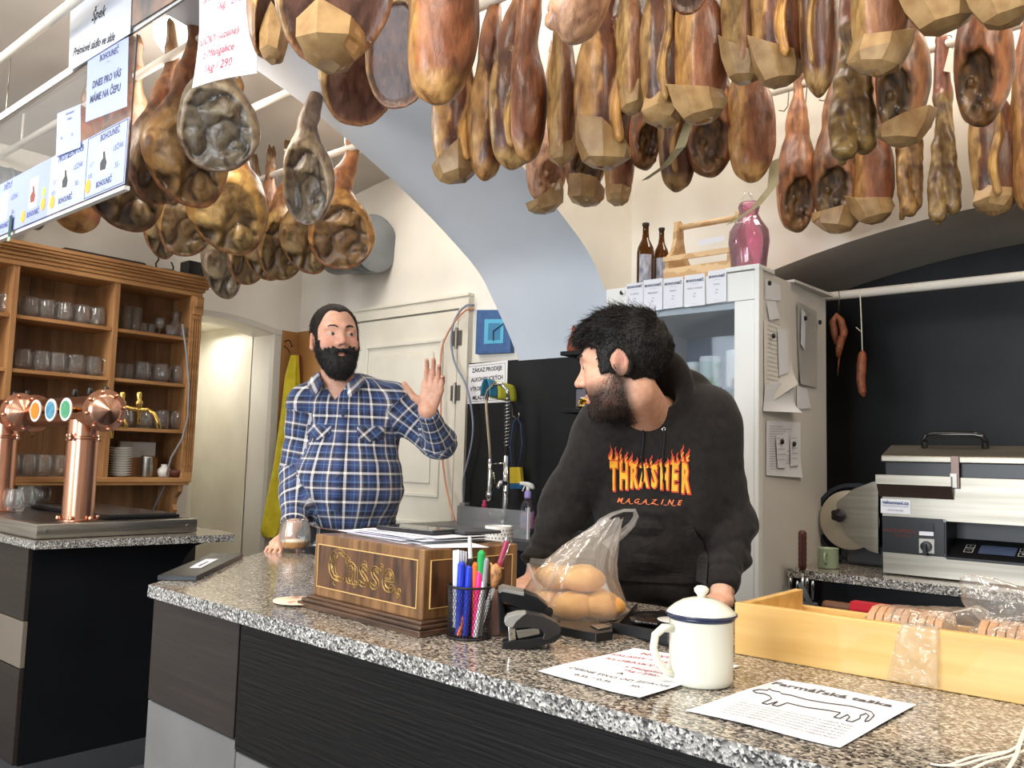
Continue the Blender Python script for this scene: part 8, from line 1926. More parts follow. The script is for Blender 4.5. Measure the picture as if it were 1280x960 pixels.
cow = [(-0.088, 0.020), (-0.084, 0.034), (-0.074, 0.040), (-0.076, 0.052), (-0.068, 0.045), (-0.058, 0.048), (-0.052, 0.040), (-0.040, 0.044), (-0.015, 0.038), (0.015, 0.038), (0.045, 0.043), (0.066, 0.038), (0.076, 0.034), (0.084, 0.018), (0.086, -0.012), (0.083, -0.020), (0.081, -0.010), (0.079, 0.012), (0.073, 0.020), (0.070, 0.004), (0.074, -0.010), (0.071, -0.034), (0.063, -0.034), (0.062, -0.014), (0.056, -0.004), (0.054, -0.030), (0.046, -0.030), (0.046, -0.002), (0.030, -0.001), (0.0, -0.006), (-0.028, -0.002), (-0.030, -0.032), (-0.038, -0.032), (-0.040, -0.006), (-0.044, -0.034), (-0.052, -0.034), (-0.052, 0.002), (-0.060, 0.014), (-0.070, 0.018), (-0.080, 0.012)]
O_, U_, W2_ = [Vector(q) for q in fr]; N_ = U_.cross(W2_).normalized(); cw = []
for (a, b), (c_, d_) in zip(cow, cow[1:]+cow[:1]):
    for t in (0, .25, .5, .75): u, v = a+(c_-a)*t, b+(d_-b)*t; v = v*0.95+0.006; cw.append(tuple(O_+U_*u+W2_*v+N_*(0.001+wf(u, v))))
MB().tube(cw, 0.0007, 4, closed=True).build('cow_outline', M_ink, o)
# card holder at the counter's left end
q4 = [atz(a, b, ZC+0.012) for a, b in ((262, 692), (307, 692), (241, 721), (202, 719))]
cA, cB, cC_, cD = [V3(p) for p in q4]; L_ax = (cB+cA-cC_-cD); L_ax.z = 0; L_ax.normalize(); c0 = (cA+cB+cC_+cD)/4; ln = ((cA+cB)/2-(cC_+cD)/2).length/2; wd = ((cA-cB).length+(cD-cC_).length)/4; S_ax = Vector((L_ax.y, -L_ax.x, 0))
kt = empty('card_tray', (c0.x, c0.y, ZC), 'flat black tray with a white card at the left end of the counter', 'tray'); kt.rotation_euler.z = math.atan2(L_ax.y, L_ax.x)
MB().box(-ln, ln, -wd, wd, 0.0003, 0.013, bev=0.001).build('tray_body', mat('slate_black', (30, 32, 36), 0.35), kt)
mb = MB(); mb.prism([(-ln*0.40, -0.018), (ln*0.38, -0.012), (ln*0.35, 0.022), (-0.02, 0.018), (-ln*0.42, 0.012)], 0.0133, 0.0145); c_ = mb.build('white_card', M_paper, None); c_.location = kt.location; c_.rotation_euler = kt.rotation_euler; tag(c_, 'white card lying on the flat black tray', 'card')
mb = MB(); mb.prism([(-ln*0.30, -0.006), (ln*0.10, -0.003), (ln*0.12, 0.001), (-ln*0.28, 0.0)], 0.0146, 0.0150); p_ = mb.build('card_print', M_ink, c_)
# beer glass with beer
D_ = float((MC@(atz(368, 690, ZC)-CP))[2]); rg = 42*0.5*D_/FPX*1.05
o = base('beer_glass', 367, 690, 'dimpled glass mug a quarter full of amber beer, near the cash box', 'glass'); k_ = 1.14
m_ = bpy.data.objects.new('glass_body', mug_mesh(0.0505, 0.112, 9)); COL.objects.link(m_); m_.parent = o; m_.rotation_euler.z = math.radians(132)
MB().lathe([(0, 0.0135), (0.036, 0.015), (0.0425, 0.022), (0.046, 0.033), (0.0465, 0.036), (0, 0.036)], 36).build('beer', mat('amber_beer', (214, 146, 52), 0.1, trans=0.15, ior=1.33), o, True)
MB().lathe([(0, 0.0362), (0.0462, 0.0362), (0.046, 0.040), (0, 0.041)], 36).build('foam', mat('beer_foam', (238, 226, 200), 0.8), o, True)
# beer mats
for k in range(4):
    p = atz(366, 751, ZC+0.0016*k); o = MB().lathe([(0, 0), (0.052, 0), (0.053, 0.0007), (0.052, 0.0014), (0, 0.0014)], 36).build('beer_mat', mat('cream_board', (214, 202, 178), 0.8, rgb2=(190, 120, 96), scale=(22, 22, 22), ramp=(0.58, 0.66)), None, ang=50); o.location = (p[0]+0.004*k, p[1]+0.01-0.002*k, ZC+0.0015*k+0.0001); tag(o, 'round beer mat in front of the cash box, %s' % ('lowest of the stack', 'second lowest of the stack', 'second from the top of the stack', 'topmost of the stack')[k], 'beer mat', 'stack of beer mats')
# cash box
M_wal = mat('walnut_veneer', (104, 68, 44), 0.3, rgb2=(52, 32, 22), scale=(34, 34, 5), detail=5, dist=1.2, coat=0.3); M_wal2 = mat('walnut_frame', (136, 98, 60), 0.3, rgb2=(92, 62, 36), scale=(60, 60, 6), detail=4, coat=0.3); M_wal3 = mat('walnut_base', (92, 66, 48), 0.35, rgb2=(54, 38, 30), scale=(6, 30, 60), detail=4, coat=0.2)
M_inl = mat('pale_inlay', (214, 176, 112), 0.4)
cb_a, cb_b = V3(atz(371, 757, ZC)), V3(atz(524, 798, ZC)); ub = (cb_b-cb_a).normalized(); BL_ = (cb_b-cb_a).length
bx = empty('cash_box', tuple(cb_a), 'antique walnut cash register box with ornate lettering on the counter', 'box'); bx.rotation_euler.z = math.atan2(ub.y, ub.x); BD = 0.30
MB().box(0, BL_, 0, BD, 0, 0.011, bev=0.002).build('plinth', M_wal3, bx); MB().box(0.006, BL_-0.006, 0.006, BD-0.006, 0.011, 0.019, bev=0.003).build('plinth_step', M_wal3, bx); MB().box(0.014, BL_-0.014, 0.014, BD-0.014, 0.019, 0.025, bev=0.002).build('plinth_step', M_wal3, bx)
e0 = 0.024; H0, H1b_ = 0.025, 0.158
MB().box(e0, BL_-e0, e0, BD-e0, H0, H1b_, bev=0.003).build('box_body', M_wal2, bx)
xw0, xw1, zw0, zw1 = e0+0.018, BL_-e0-0.018, H0+0.022, H1b_-0.022
MB().box(xw0, xw1, e0-0.0012, e0+0.001, zw0, zw1).build('front_veneer', M_wal, bx)
MB().box(BL_-e0-0.001, BL_-e0+0.0012, e0+0.018, BD-e0-0.018, zw0, zw1).build('side_veneer', M_wal, bx)
t = 0.0016; mb = MB().box(xw0-t, xw1+t, e0-0.0022, e0, zw1, zw1+t).box(xw0-t, xw1+t, e0-0.0022, e0, zw0-t, zw0).box(xw0-t, xw0, e0-0.0022, e0, zw0, zw1).box(xw1, xw1+t, e0-0.0022, e0, zw0, zw1); mb.build('inlay_line', M_inl, bx)
X_ = BL_-e0; ya_, yb_ = e0+0.018, BD-e0-0.018; mb = MB().box(X_, X_+0.0022, ya_-t, yb_+t, zw1, zw1+t).box(X_, X_+0.0022, ya_-t, yb_+t, zw0-t, zw0).box(X_, X_+0.0022, ya_-t, ya_, zw0, zw1).box(X_, X_+0.0022, yb_, yb_+t, zw0, zw1); mb.build('inlay_line', M_inl, bx)
# lettering "Casse." in brass outline with scroll work
M_bro = mat('aged_brass_inlay', (176, 146, 86), 0.35, 0.8)
def outline_text(body, size, lw, parent, O, U, W, m, name, shear=0):
    cu = bpy.data.curves.new('t', 'FONT'); cu.body = body; cu.size = size; cu.align_x = 'CENTER'; cu.align_y = 'CENTER'; cu.fill_mode = 'NONE'; cu.resolution_u = 3; cu.shear = shear; cu.space_character = 1.05; cu.offset = 0.001
    to = bpy.data.objects.new('t', cu); COL.objects.link(to); me = bpy.data.meshes.new_from_object(to.evaluated_get(bpy.context.evaluated_depsgraph_get())); bpy.data.objects.remove(to)
    adj = {}
    for e in me.edges: a, b = e.vertices; adj.setdefault(a, []).append(b); adj.setdefault(b, []).append(a)
    seen = set(); mb = MB(); N_ = U.cross(W).normalized()
    for s in adj:
        if s in seen: continue
        loop = [s]; seen.add(s); cur = s
        while True:
            nx = [q for q in adj[cur] if q not in seen]
            if not nx: break
            cur = nx[0]; seen.add(cur); loop.append(cur)
        if len(loop) > 2: mb.tube([tuple(O+U*me.vertices[i].co.x+W*me.vertices[i].co.y+N_*lw*0.3) for i in loop], lw, 4, closed=True)
    return mb.build(name, m, parent)
U_, W_ = Vector((1, 0, 0)), Vector((0, 0, 1)); xm = (xw0+xw1)/2; zm = (zw0+zw1)/2
outline_text('Casse.', 0.098, 0.0009, bx, Vector((xm-0.002, e0-0.0016, zm+0.004)), U_, W_, M_bro, 'brass_lettering')
outline_text('Casse.', 0.090, 0.0006, bx, Vector((xm+0.003, e0-0.0016, zm+0.001)), U_, W_, M_bro, 'brass_lettering')
mb = MB()
for (cx_, cz_, r_, dr) in ((-0.115, 0.022, 0.016, 1), (-0.105, -0.028, 0.014, -1), (-0.06, 0.020, 0.010, 1), (-0.03, -0.026, 0.010, -1), (0.0, 0.018, 0.010, 1), (0.035, -0.022, 0.010, 1), (0.06, 0.018, 0.010, -1), (0.095, -0.020, 0.012, 1), (0.118, -0.03, 0.006, 1), (-0.125, 0.0, 0.008, 1)):
    mb.tube([(xm+cx_+dr*r_*(1-i/26)*math.cos(i*0.42), e0-0.0016, zm+cz_+r_*(1-i/26)*math.sin(i*0.42)) for i in range(22)], 0.0006, 4)
mb.build('scroll_inlay', M_bro, bx)
# papers and phone on the box
bmw = Matrix.LocRotScale(bx.location, bx.rotation_euler, None)
def bp_(x, y, z): return bmw @ Vector((x, y, z))
rp = random.Random(4); zt2 = H1b_+0.0006
for k in range(7):
    w2, h2 = rp.uniform(0.24, 0.28), rp.uniform(0.14, 0.18); cx_, cy_ = BL_*0.42+rp.uniform(-0.03, 0.05), BD*0.52+rp.uniform(-0.015, 0.02); a = rp.uniform(-0.12, 0.12); z = zt2+0.0022*k
    pts = [(cx_+x*math.cos(a)-y*math.sin(a), cy_+x*math.sin(a)+y*math.cos(a)) for x, y in ((-w2/2, h2/2), (w2/2, h2/2), (w2/2, -h2/2), (-w2/2, -h2/2))]
    pts = [(max(0.0, min(BL_+0.02, x)), y) for x, y in pts]
    sheet('loose_sheet', [bp_(x, y, z) for x, y in pts], mat('lilac_paper', (214, 206, 220), 0.8) if k in (2, 4) else M_paper, '%s sheet in the loose pile on the cash box, %s from the bottom' % ('lilac' if k in (2, 4) else 'white', ordn[k]), 'paper', 'papers on the cash box', th=0.0009, nx=6, ny=4, bend=lambda u, v, k=k: 0.0006*math.sin(u*5+k))
c4 = [bp_(*q) for q in ((BL_-0.10, 0.20, zt2), (BL_+0.01, 0.16, zt2), (BL_-0.04, 0.055, zt2), (BL_-0.16, 0.09, zt2))]; sheet('loose_sheet', c4, M_paper, 'white sheet with folded corners lying at the right of the cash box top', 'paper', 'papers on the cash box', th=0.0008)
zz = zt2+0.0022*7
ph_ = empty('phone', tuple(bp_(BL_*0.52, BD*0.50, zz)), 'black phone lying on the papers over the cash box', 'phone'); ph_.rotation_euler.z = bx.rotation_euler.z+0.15
MB().box(-0.085, 0.085, -0.042, 0.042, 0.0002, 0.009, bev=0.004).build('phone_body', mat('phone_black', (30, 30, 34), 0.2), ph_); MB().box(-0.080, 0.080, -0.038, 0.038, 0.009, 0.0094).build('phone_screen', mat('phone_screen', (20, 22, 28), 0.05), ph_)
o = MB().box(-0.08, 0.08, -0.05, 0.05, 0.0002, 0.007, bev=0.003).build('dark_folder', mat('dark_folder', (44, 44, 50), 0.5), None); o.location = bp_(BL_*0.62, BD*0.80, zz); o.rotation_euler.z = bx.rotation_euler.z-0.1; tag(o, 'dark folder behind the phone on the cash box papers', 'folder')
# patterned sugar bowl and lid behind the box
o = base('patterned_bowl', 660, 700, 'white bowl with small dark pattern behind the cash box', 'bowl'); p = at(654, 668, 2.32); o.location = (float(p[0]), 1.70, 0.9006)
zbw = float(aty(654, 660, 1.70)[2])-0.9006; rb = 17*2.3/FPX
MB().lathe([(0, 0), (rb*0.8, 0), (rb, 0.01), (rb, zbw), (rb*0.94, zbw), (rb*0.94, 0.012), (0, 0.01)], 30).build('bowl_body', M_por, o, ang=50)
mb = MB(); 
for k in range(24):
    a = k*2*PI/24
    for j, z in enumerate((zbw-0.010, zbw-0.020, zbw-0.030)): aa = a+j*0.13; mb.obox((rb*1.002*math.cos(aa), rb*1.002*math.sin(aa), z), (math.cos(aa), math.sin(aa), 0), (-math.sin(aa), math.cos(aa), 0), (0, 0, 1), 0.0006, 0.0016, 0.0022)
mb.build('dot_pattern', mat('grey_print', (110, 110, 112), 0.7), o)
# pencil cup of wire mesh
o = base('pen_holder', 586, 796, 'black wire mesh pen holder beside the cash box', 'pen holder'); Dp = float((MC@(np.array(o.location)-CP))[2]); rp_ = 27.5*Dp/FPX; hp_ = 63*Dp/FPX
po = o
for zz_, rr_ in ((0.002, rp_*0.97), (hp_, rp_*1.02)):
    MB().tube([(rr_*math.cos(2*PI*i/36), rr_*math.sin(2*PI*i/36), zz_) for i in range(36)], 0.0022, 8, closed=True).build('rim', M_iron, o, True)
MB().lathe([(0, 0.0005), (rp_*0.96, 0.0005), (rp_*0.96, 0.002), (0, 0.002)], 30).build('base_plate', M_iron, o)
mb = MB(); nW = 44
for s in (1, -1):
    for k in range(nW):
        mb.tube([(rp_*(0.97+0.04*t)*math.cos(2*PI*k/nW+s*t*1.15), rp_*(0.97+0.04*t)*math.sin(2*PI*k/nW+s*t*1.15), hp_*t) for t in (0, .2, .4, .6, .8, 1)], 0.0006, 3, caps=False)
tag(mb.build('wire_mesh', M_iron, o), kind='stuff')
def pen(name, dx, dy, px, py, r, segs, lab, cat='pen', grp='pens in the mesh holder', z0=0.004):
    """segs: list of (fraction0, fraction1, radius factor, material)"""
    a = Vector(po.location)+Vector((dx, dy, z0)); b = V3(at(px, py, Dp+0.0)); e = empty(name, tuple(a), lab, cat, grp); d = b-a
    for (f0, f1, rf0, rf1, m, nm) in segs: MB().tube([tuple(d*f0), tuple(d*f1)], [r*rf0*1.2, r*rf1*1.2], 10).build(nm, m, e, ang=50)
    return e
M_bm = mat('blue_marker', (36, 60, 190), 0.35); M_pm = mat('pink_marker', (240, 40, 130), 0.35); M_gm = mat('green_marker', (40, 160, 84), 0.35); M_om = mat('orange_marker', (240, 110, 40), 0.35); M_gy = mat('grey_pen', (150, 152, 156), 0.3); M_wp = mat('white_pen', (226, 226, 230), 0.35)
def mk_pen(nm, dx, dy, px, py, r, mbody, mcap, lab): return pen(nm, dx, dy, px, py, r, [(0, 0.62, 0.85, 0.9, mbody, 'pen_barrel'), (0.62, 0.97, 1.0, 0.95, mcap, 'pen_cap'), (0.97, 1.0, 0.9, 0.5, mcap, 'pen_tip')], lab)
f = rp_/0.04
mk_pen('marker', -0.010*f, -0.018, 577, 702, 0.0062, M_bm, M_bm, 'blue marker, the left one of two'); mk_pen('marker', 0.0, -0.010, 587, 706, 0.0064, M_bm, M_bm, 'blue marker, the right one of two')
mk_pen('highlighter', 0.018, -0.004, 600, 712, 0.0060, M_pm, M_pm, 'bright pink highlighter in the mesh holder'); mk_pen('marker', 0.012, 0.012, 602, 688, 0.0065, M_gm, M_gm, 'green marker leaning at the back'); mk_pen('marker', 0.020, 0.008, 608, 697, 0.005, M_gy, M_gy, 'silver grey pen with rounded cap')
mk_pen('marker', 0.002, 0.010, 594, 703, 0.0058, M_om, M_om, 'orange marker between the blue and pink ones'); mk_pen('pen', -0.004, 0.016, 587, 670, 0.0034, M_wp, M_wp, 'tall thin white pen'); mk_pen('pen', -0.006, -0.022, 580, 765, 0.0045, M_om, M_om, 'short orange pen seen through the mesh')
mk_pen('pen', 0.024, -0.008, 605, 720, 0.0045, M_wp, M_wp, 'pale lilac pen at the right of the holder')
mk_pen('marker', -0.002, 0.004, 588, 698, 0.005, M_dark, M_dark, 'black marker behind the blue ones')
for k in range(4):
    c_ = [V3(at(566+k*3.2, 688+k*0.5, Dp+0.004*k)), V3(at(574+k*3.2, 687+k*0.8, Dp+0.004*k)), V3(at(572+k*2.4, 785, Dp+0.004*k)), V3(at(566+k*2.4, 784, Dp+0.004*k))]; sheet('paper_slip', c_, M_paper, 'folded white slip standing at the left in the mesh pen holder', 'paper', 'slips in the pen holder', th=0.0009)
e = pen('souvenir_pen', 0.015, 0.01, 635, 672, 0.0052, [(0, 0.60, 0.7, 0.8, M_wp, 'pen_barrel'), (0.60, 0.97, 0.95, 0.95, mat('maroon_pen', (150, 48, 76), 0.3), 'pen_cap'), (0.97, 1.0, 0.9, 0.6, M_chrome, 'pen_button')], 'maroon pen with a small carved horse head, leaning right')
P0, P1 = V3(at(619, 718, Dp-0.01)), V3(at(621, 738, Dp-0.014))
hm = lambda *a: local([tuple(V3(at(x, y, Dp-0.012))) for x, y in a], e)
M_hh = mat('carved_horse', (196, 140, 86), 0.5, rgb2=(120, 78, 50), scale=(90, 90, 90))
MB().tube(hm((617, 706), (620, 711), (620, 721), (618, 729), (616, 734)), [0.006, 0.011, 0.0105, 0.0075, 0.005], 12).tube(hm((616, 709), (613, 703)), [0.004, 0.001], 6).tube(hm((623, 711), (630, 710)), [0.0035, 0.001], 6).build('horse_head', M_hh, e, True)
MB().tube(hm((614.5, 732.5), (615.5, 734.5)), [0.005, 0.004], 8).build('horse_muzzle', M_dark, e, True)
MB().tube(hm((637, 680), (634, 690), (627, 703)), 0.0010, 6).build('pen_clip', M_chrome, e, True)
# pink leaflet card behind the holder
sheet('pink_card', [at(612, 737, Dp+0.045), at(624, 737, Dp+0.045), at(624, 795, Dp+0.03), at(612, 796, Dp+0.03)], mat('dusty_pink_card', (190, 148, 138), 0.7), 'dusty pink card standing between the pen holder and the stapler', 'card', th=0.002)
# hole punch (open, black) and stapler
def side_shape(name, pts, D, wdt, m, parent, bev=0.0015):
    """outline in the vertical plane facing the viewer at depth D, given real thickness going back"""
    P = [V3(at(x, y, D)) for x, y in pts]; back = V3(MC[2]); back.z = 0; back.normalize(); mb = MB(); n = len(P)
    mb.v = [tuple(p) for p in P]+[tuple(p+back*wdt) for p in P]; mb.f = [tuple(range(n)), tuple(range(n, 2*n))[::-1]]+[(i, n+i, n+(i+1) % n, (i+1) % n) for i in range(n)]; mb.m = [0]*len(mb.f)
    mb.v = local(mb.v, parent); o = mb.build(name, m, parent); bm = bmesh.new(); bm.from_mesh(o.data); bmesh.ops.recalc_face_normals(bm, faces=bm.faces[:]); bm.to_mesh(o.data); bm.free()
    b = o.modifiers.new('b', 'BEVEL'); b.width = bev; b.segments = 2; b.limit_method = 'ANGLE'; return o
Ds = float((MC@(atz(650, 812, ZC)-CP))[2]); st = base('stapler', 662, 806, 'grey and black stapler in front of the cash box', 'stapler')
M_gl = mat('grey_plastic_light', (140, 138, 134), 0.35)
side_shape('stapler_base', ((627, 812), (628, 803), (640, 801), (662, 799), (700, 792), (701, 797), (694, 803), (660, 812), (640, 815.5), (630, 815)), Ds, 0.030, M_dark, st)
side_shape('stapler_arm', ((630, 777), (634, 771), (646, 767.5), (660, 767), (680, 771), (696, 779), (702, 787), (700, 792), (692, 797), (684, 801), (678, 800), (680, 792), (676, 787), (660, 784.5), (640, 786), (636, 784)), Ds-0.002, 0.034, mat('dark_grey_plastic', (36, 34, 34), 0.35), st)
side_shape('arm_cap', ((630, 777), (634, 771), (646, 767.5), (658, 767), (652, 772), (645, 778), (641, 785), (636, 784.5), (632, 782)), Ds-0.004, 0.038, M_gl, st)
side_shape('magazine', ((645, 788), (674, 784.5), (675, 793), (648, 799)), Ds+0.004, 0.022, M_steel, st)
side_shape('steel_front', ((635, 784), (644, 784), (645, 800), (636, 802)), Ds+0.001, 0.026, M_chrome, st)
hp = base('hole_punch', 660, 790, 'black hole punch with raised lever behind the stapler', 'hole punch'); Dh = Ds+0.10
side_shape('punch_lever', ((622, 738), (628, 735), (655, 741), (672, 747), (684, 757), (690, 770), (688, 777), (680, 777), (672, 768), (640, 757), (630, 752), (627, 760), (627, 788), (640, 790), (640, 793), (624, 790)), Dh, 0.05, M_dark, hp, 0.003)
side_shape('lever_cap', ((622, 738), (628, 735), (655, 741), (655, 745), (628, 740), (624, 742)), Dh-0.003, 0.055, M_gl, hp, 0.001)
side_shape('punch_body', ((627, 755), (680, 768), (690, 778), (688, 792), (640, 794), (627, 790)), Dh+0.02, 0.02, mat('black_inner', (10, 10, 11), 0.5), hp)
MB().lathe([(0, 0), (0.008, 0), (0.008, 0.004), (0, 0.004)], 16, local([tuple(V3(at(686, 764, Dh-0.004)))], hp)[0], axis=tuple(-V3(MC[2]))).build('pivot', M_iron, hp)
# black coin tray / receipt tray in the middle
tk = empty('black_tray', tuple(V3(atz(740, 792, ZC))), 'low black plastic case lying between stapler and enamel mug', 'tray')
def flatpoly(name, px, z0, z1, m, parent, bev=0.0012):
    pts = [atz(a, b, z1) for a, b in px]; mb = MB(); mb.prism([(p[0], p[1]) for p in pts], z0, z1); mb.v = local(mb.v, parent); o = mb.build(name, m, parent); bm = bmesh.new(); bm.from_mesh(o.data); bmesh.ops.recalc_face_normals(bm, faces=bm.faces[:]); bm.to_mesh(o.data); bm.free(); b = o.modifiers.new('b', 'BEVEL'); b.width = bev; b.segments = 2; return o
flatpoly('case_body', ((700, 775), (765, 780), (766, 789), (745, 792), (700, 783)), ZC+0.0004, ZC+0.016, M_dark, tk); flatpoly('case_hinge', ((738, 781), (756, 780), (764, 783), (748, 786)), ZC+0.0165, ZC+0.019, M_steel, tk)
t2 = empty('receipt_tray', tuple(V3(atz(800, 785, ZC))), 'black tray with raised front edge and crumpled foil behind the mug', 'tray')
flatpoly('tray_floor', ((765, 785), (795, 764), (860, 762), (868, 792), (838, 806)), ZC+0.0004, ZC+0.006, M_dark, t2)
a, b, c_ = V3(atz(765, 782, ZC+0.02)), V3(atz(838, 795, ZC+0.02)), V3(atz(868, 782, ZC+0.02))
def wall(p, q, z0, z1, th, name): d = (q-p); d.z = 0; n_ = Vector((-d.y, d.x, 0)).normalized(); mb = MB(); mb.v = [(*(p+n_*s).to_2d(), z) for z in (z0, z1) for s in (0, th)]+[(*(q+n_*s).to_2d(), z) for z in (z0, z1) for s in (0, th)]; mb.f = [(0, 1, 3, 2), (4, 6, 7, 5), (0, 4, 5, 1), (2, 3, 7, 6), (0, 2, 6, 4), (1, 5, 7, 3)]; mb.m = [0]*6; mb.v = local(mb.v, t2); return weld(mb.build(name, M_dark, t2))
wall(a, b, ZC+0.0061, ZC+0.026, 0.006, 'front_wall'); wall(V3(atz(795, 764, ZC)), a, ZC+0.0061, ZC+0.016, 0.004, 'left_wall'); wall(b, c_, ZC+0.0061, ZC+0.026, 0.006, 'right_wall')
X = None
cf = atz(815, 775, ZC+0.016); o = bagmesh('crumpled_foil', lambda P: ell(P, cf, (0.055, 0.050, 0.010))+ridge(P, 40, 2, 3)*0.006, cf-np.array([0.09, 0.09, 0.03]), cf+np.array([0.09, 0.09, 0.035]), 0.004, 'dark crumpled foil lying in the black tray', 'foil', mat('dark_foil', (54, 50, 48), 0.15, 0.6))
p = atz(838, 780, ZC+0.02); o = empty('white_saucer', (float(p[0]), float(p[1])+0.01, ZC+0.021), 'small white oval saucer behind the enamel mug', 'saucer'); MB().lathe([(0, 0), (0.018, 0), (0.03, 0.005), (0.031, 0.007), (0.018, 0.003), (0, 0.002)], 28).build('saucer_body', M_por, o, True)
# bag of rolls
M_roll = mat('bread_roll', (238, 192, 118), 0.65, rgb2=(206, 138, 66), scale=(14, 14, 14), ramp=(0.3, 0.75), bump=0.2, bscale=(60, 60, 60))
V_, F_ = sdf_mesh(lambda P: ell(P, (0, 0, 0), (0.046, 0.034, 0.027))-0.004*np.exp(-(P[:, 1]/0.006)**2)*-1*(P[:, 2] > 0)+fbm(P, 20, 3, 2)*0.008, axis_pts(-0.06, 0.06, 0.005), axis_pts(-0.05, 0.05, 0.005), axis_pts(-0.04, 0.04, 0.005)); ro = np_mesh('bread_roll', V_, F_, M_roll, None, True); RM = ro.data; bpy.data.objects.remove(ro)
bc = V3(atz(722, 772, ZC)); Db = float((MC@(np.array(bc)-CP))[2])
for k, (px, py, dd, rz_, rx_) in enumerate(((752, 756, -0.01, 0.3, 0.1), (716, 757, -0.02, 0.9, 0.2), (687, 758, 0.02, 0.2, 0.1), (738, 756, 0.07, 1.2, 0.0), (700, 757, 0.08, 0.7, 0.1), (728, 728, 0.02, 0.5, 0.5), (697, 730, 0.035, 1.4, 0.4))):
    p = V3(at(px, py, Db+dd)); z = ZC+0.0305 if py > 745 else ZC+0.083
    q = atz(px, py, z+0.0); o = bpy.data.objects.new('bread_roll', RM); COL.objects.link(o); o.location = (p.x, p.y, z); o.rotation_euler = (rx_*0.3, 0, rz_+0.6); o.scale = (1.2, 1.35, 1.15)
    tag(o, 'golden bread roll in the cloudy bag, %s' % ('top right', 'x')[0] if False else 'golden bread roll in the knotted plastic bag, %s' % ['front right', 'front middle', 'front left', 'back right', 'back left', 'upper right', 'upper left'][k], 'bread roll', 'rolls in the plastic bag')
rows = [(719, 781, 56, 0.10), (719, 776, 66, 0.115), (717, 760, 69, 0.12), (715, 742, 64, 0.115), (719, 722, 52, 0.10), (727, 702, 42, 0.08), (738, 684, 33, 0.06), (750, 669, 24, 0.045), (760, 657, 16, 0.03), (768, 648, 11, 0.02)]
rt = V3(MC[0]); bk = V3(MC[2]); bk.z = 0; bk.normalize(); rt.z = 0; rt.normalize(); mb = MB(); n = 48
for i, (px, py, w_, dp) in enumerate(rows):
    c = V3(at(px, py, Db+0.02)); w2 = w_*Db/FPX
    if i < 2: c.z = ZC+0.0015+0.006*i
    for j in range(n):
        a = 2*PI*j/n; k = i/9; wr = 1+0.05*k*math.sin(a*7+i*0.5)+0.035*math.sin(a*11-i*0.9)+0.10*k*math.sin(a*13+i*0.2)+0.02*math.sin(a*23+i)
        mb.v.append(tuple(c+rt*math.cos(a)*w2*wr+bk*math.sin(a)*dp*0.84*wr+Vector((0, 0, 0.003*math.sin(a*5+i)*(1 if i > 1 else 0)))))
for i in range(len(rows)-1):
    for j in range(n): j2 = (j+1) % n; mb.f.append((i*n+j, i*n+j2, (i+1)*n+j2, (i+1)*n+j)); mb.m.append(0)
mb.f.append(tuple(range(n))[::-1]); mb.m.append(0)
bg = empty('carrier_bag', tuple(bc), 'cloudy plastic carrier bag of bread rolls with stretched handle', 'bag'); mb.v = local(mb.v, bg); mb.build('bag_body', M_bag, bg, True)
M_bag2 = film('bag_handle_film', a=0.5)
def ribbon(name, pts, w, m, parent):
    P = [V3(at(x, y, Db+0.02+d)) for x, y, d in pts]; mb = MB(); n = len(P)
    for i, p in enumerate(P):
        d = (P[min(i+1, n-1)]-P[max(i-1, 0)]).normalized(); s = d.cross(V3(MC[2])).normalized()*w[i]
        for t in range(5): q = p+s*(t/2-1)+bk*0.006*math.sin(t*2.2+i*0.7); mb.v.append(tuple(q))
    for i in range(n-1):
        for t in range(4): a = i*5+t; mb.f.append((a, a+1, a+6, a+5)); mb.m.append(0)
    mb.v = local(mb.v, parent); return mb.build(name, m, parent, True)
ribbon('bag_handle', [(742, 668, 0), (752, 652, 0), (765, 643, 0), (780, 638, 0), (793, 638, 0.0), (795, 645, 0.004), (790, 655, 0.01), (780, 665, 0.015), (768, 674, 0.02), (758, 684, 0.02)], [0.012, 0.008, 0.005, 0.004, 0.004, 0.006, 0.008, 0.010, 0.012, 0.014], M_bag2, bg)
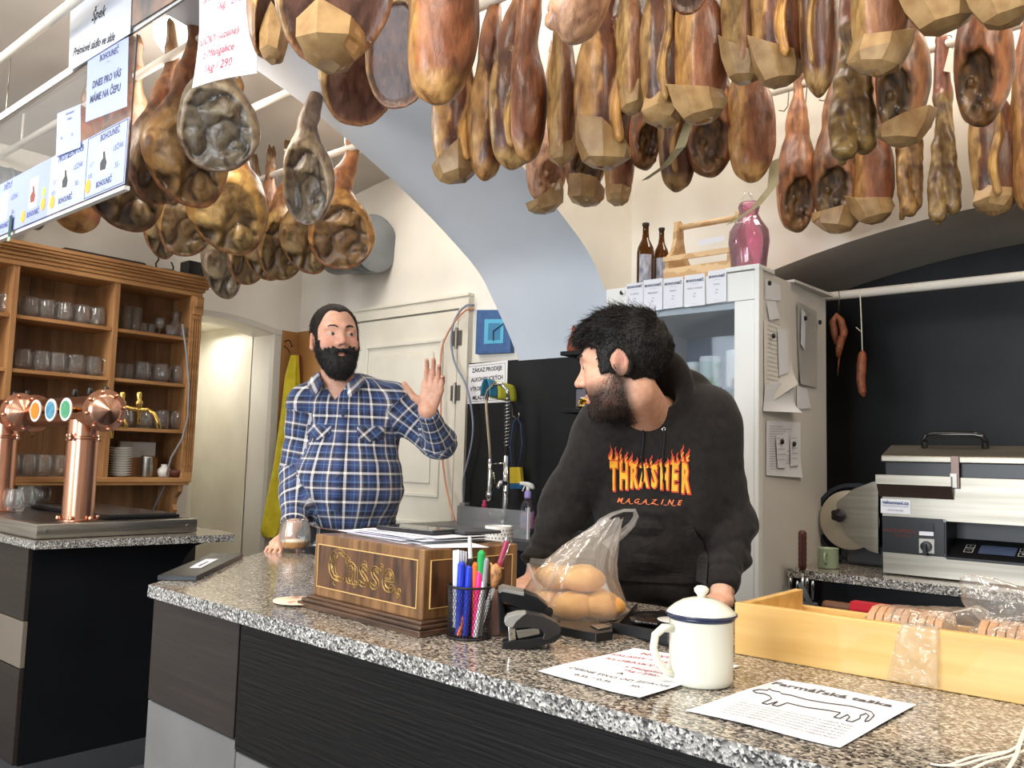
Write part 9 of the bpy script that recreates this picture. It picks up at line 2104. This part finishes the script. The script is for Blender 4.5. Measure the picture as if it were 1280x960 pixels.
ribbon('bag_handle', [(660, 704, -0.03), (664, 716, -0.04), (669, 728, -0.045), (676, 738, -0.045), (684, 738, -0.045), (690, 725, -0.04), (697, 708, -0.03), (708, 694, -0.02), (724, 682, 0)], [0.003, 0.0035, 0.003, 0.003, 0.003, 0.003, 0.003, 0.004, 0.005], M_bag2, bg)
ribbon('bag_fold', [(662, 703, 0.0), (680, 706, 0.0), (700, 700, 0.0), (718, 690, 0.0), (735, 678, 0.0)], [0.010, 0.012, 0.014, 0.012, 0.008], M_bag, bg)
# white straps at the bottom right
M_strap = mat('white_strap', (226, 220, 208), 0.5)
st_ = empty('plastic_straps', tuple(V3(atz(1240, 940, ZC))), 'loose white straps lying at the lower right corner of the counter', 'strap')
for k, pts in enumerate((((1163, 955), (1185, 957), (1215, 947), (1245, 942), (1272, 934), (1285, 905)), ((1175, 957), (1200, 957), (1232, 948), (1258, 941), (1278, 930)), ((1210, 965), (1235, 953), (1262, 946), (1285, 937)), ((1258, 965), (1270, 945), (1276, 925), (1284, 905)))):
    P = [V3(atz(x, y, ZC+0.0015+0.0025*k)) for x, y in pts]; out = []
    for i in range(len(P)-1):
        p0, p1, p2, p3 = P[max(i-1, 0)], P[i], P[i+1], P[min(i+2, len(P)-1)]
        for kk in range(5): t = kk/5; out.append(0.5*((2*p1)+(p2-p0)*t+(2*p0-5*p1+4*p2-p3)*t*t+(3*p1-p0-3*p2+p3)*t**3))
    out.append(P[-1]); mb = MB(); n = len(out)
    for i, p in enumerate(out):
        d = (out[min(i+1, n-1)]-out[max(i-1, 0)]).normalized(); s = Vector((-d.y, d.x, 0)).normalized()*0.0022
        for q in (p-s, p+s, p+s+Vector((0, 0, 0.001)), p-s+Vector((0, 0, 0.001))): mb.v.append(tuple(q))
    for i in range(n-1):
        for p_, q_ in ((0, 1), (1, 2), (2, 3), (3, 0)): mb.f.append((4*i+p_, 4*i+q_, 4*i+4+q_, 4*i+4+p_)); mb.m.append(0)
    mb.f += [(3, 2, 1, 0), tuple(4*(n-1)+q for q in range(4))]; mb.m += [0, 0]; mb.v = local(mb.v, st_); mb.build('strap', M_strap, st_)
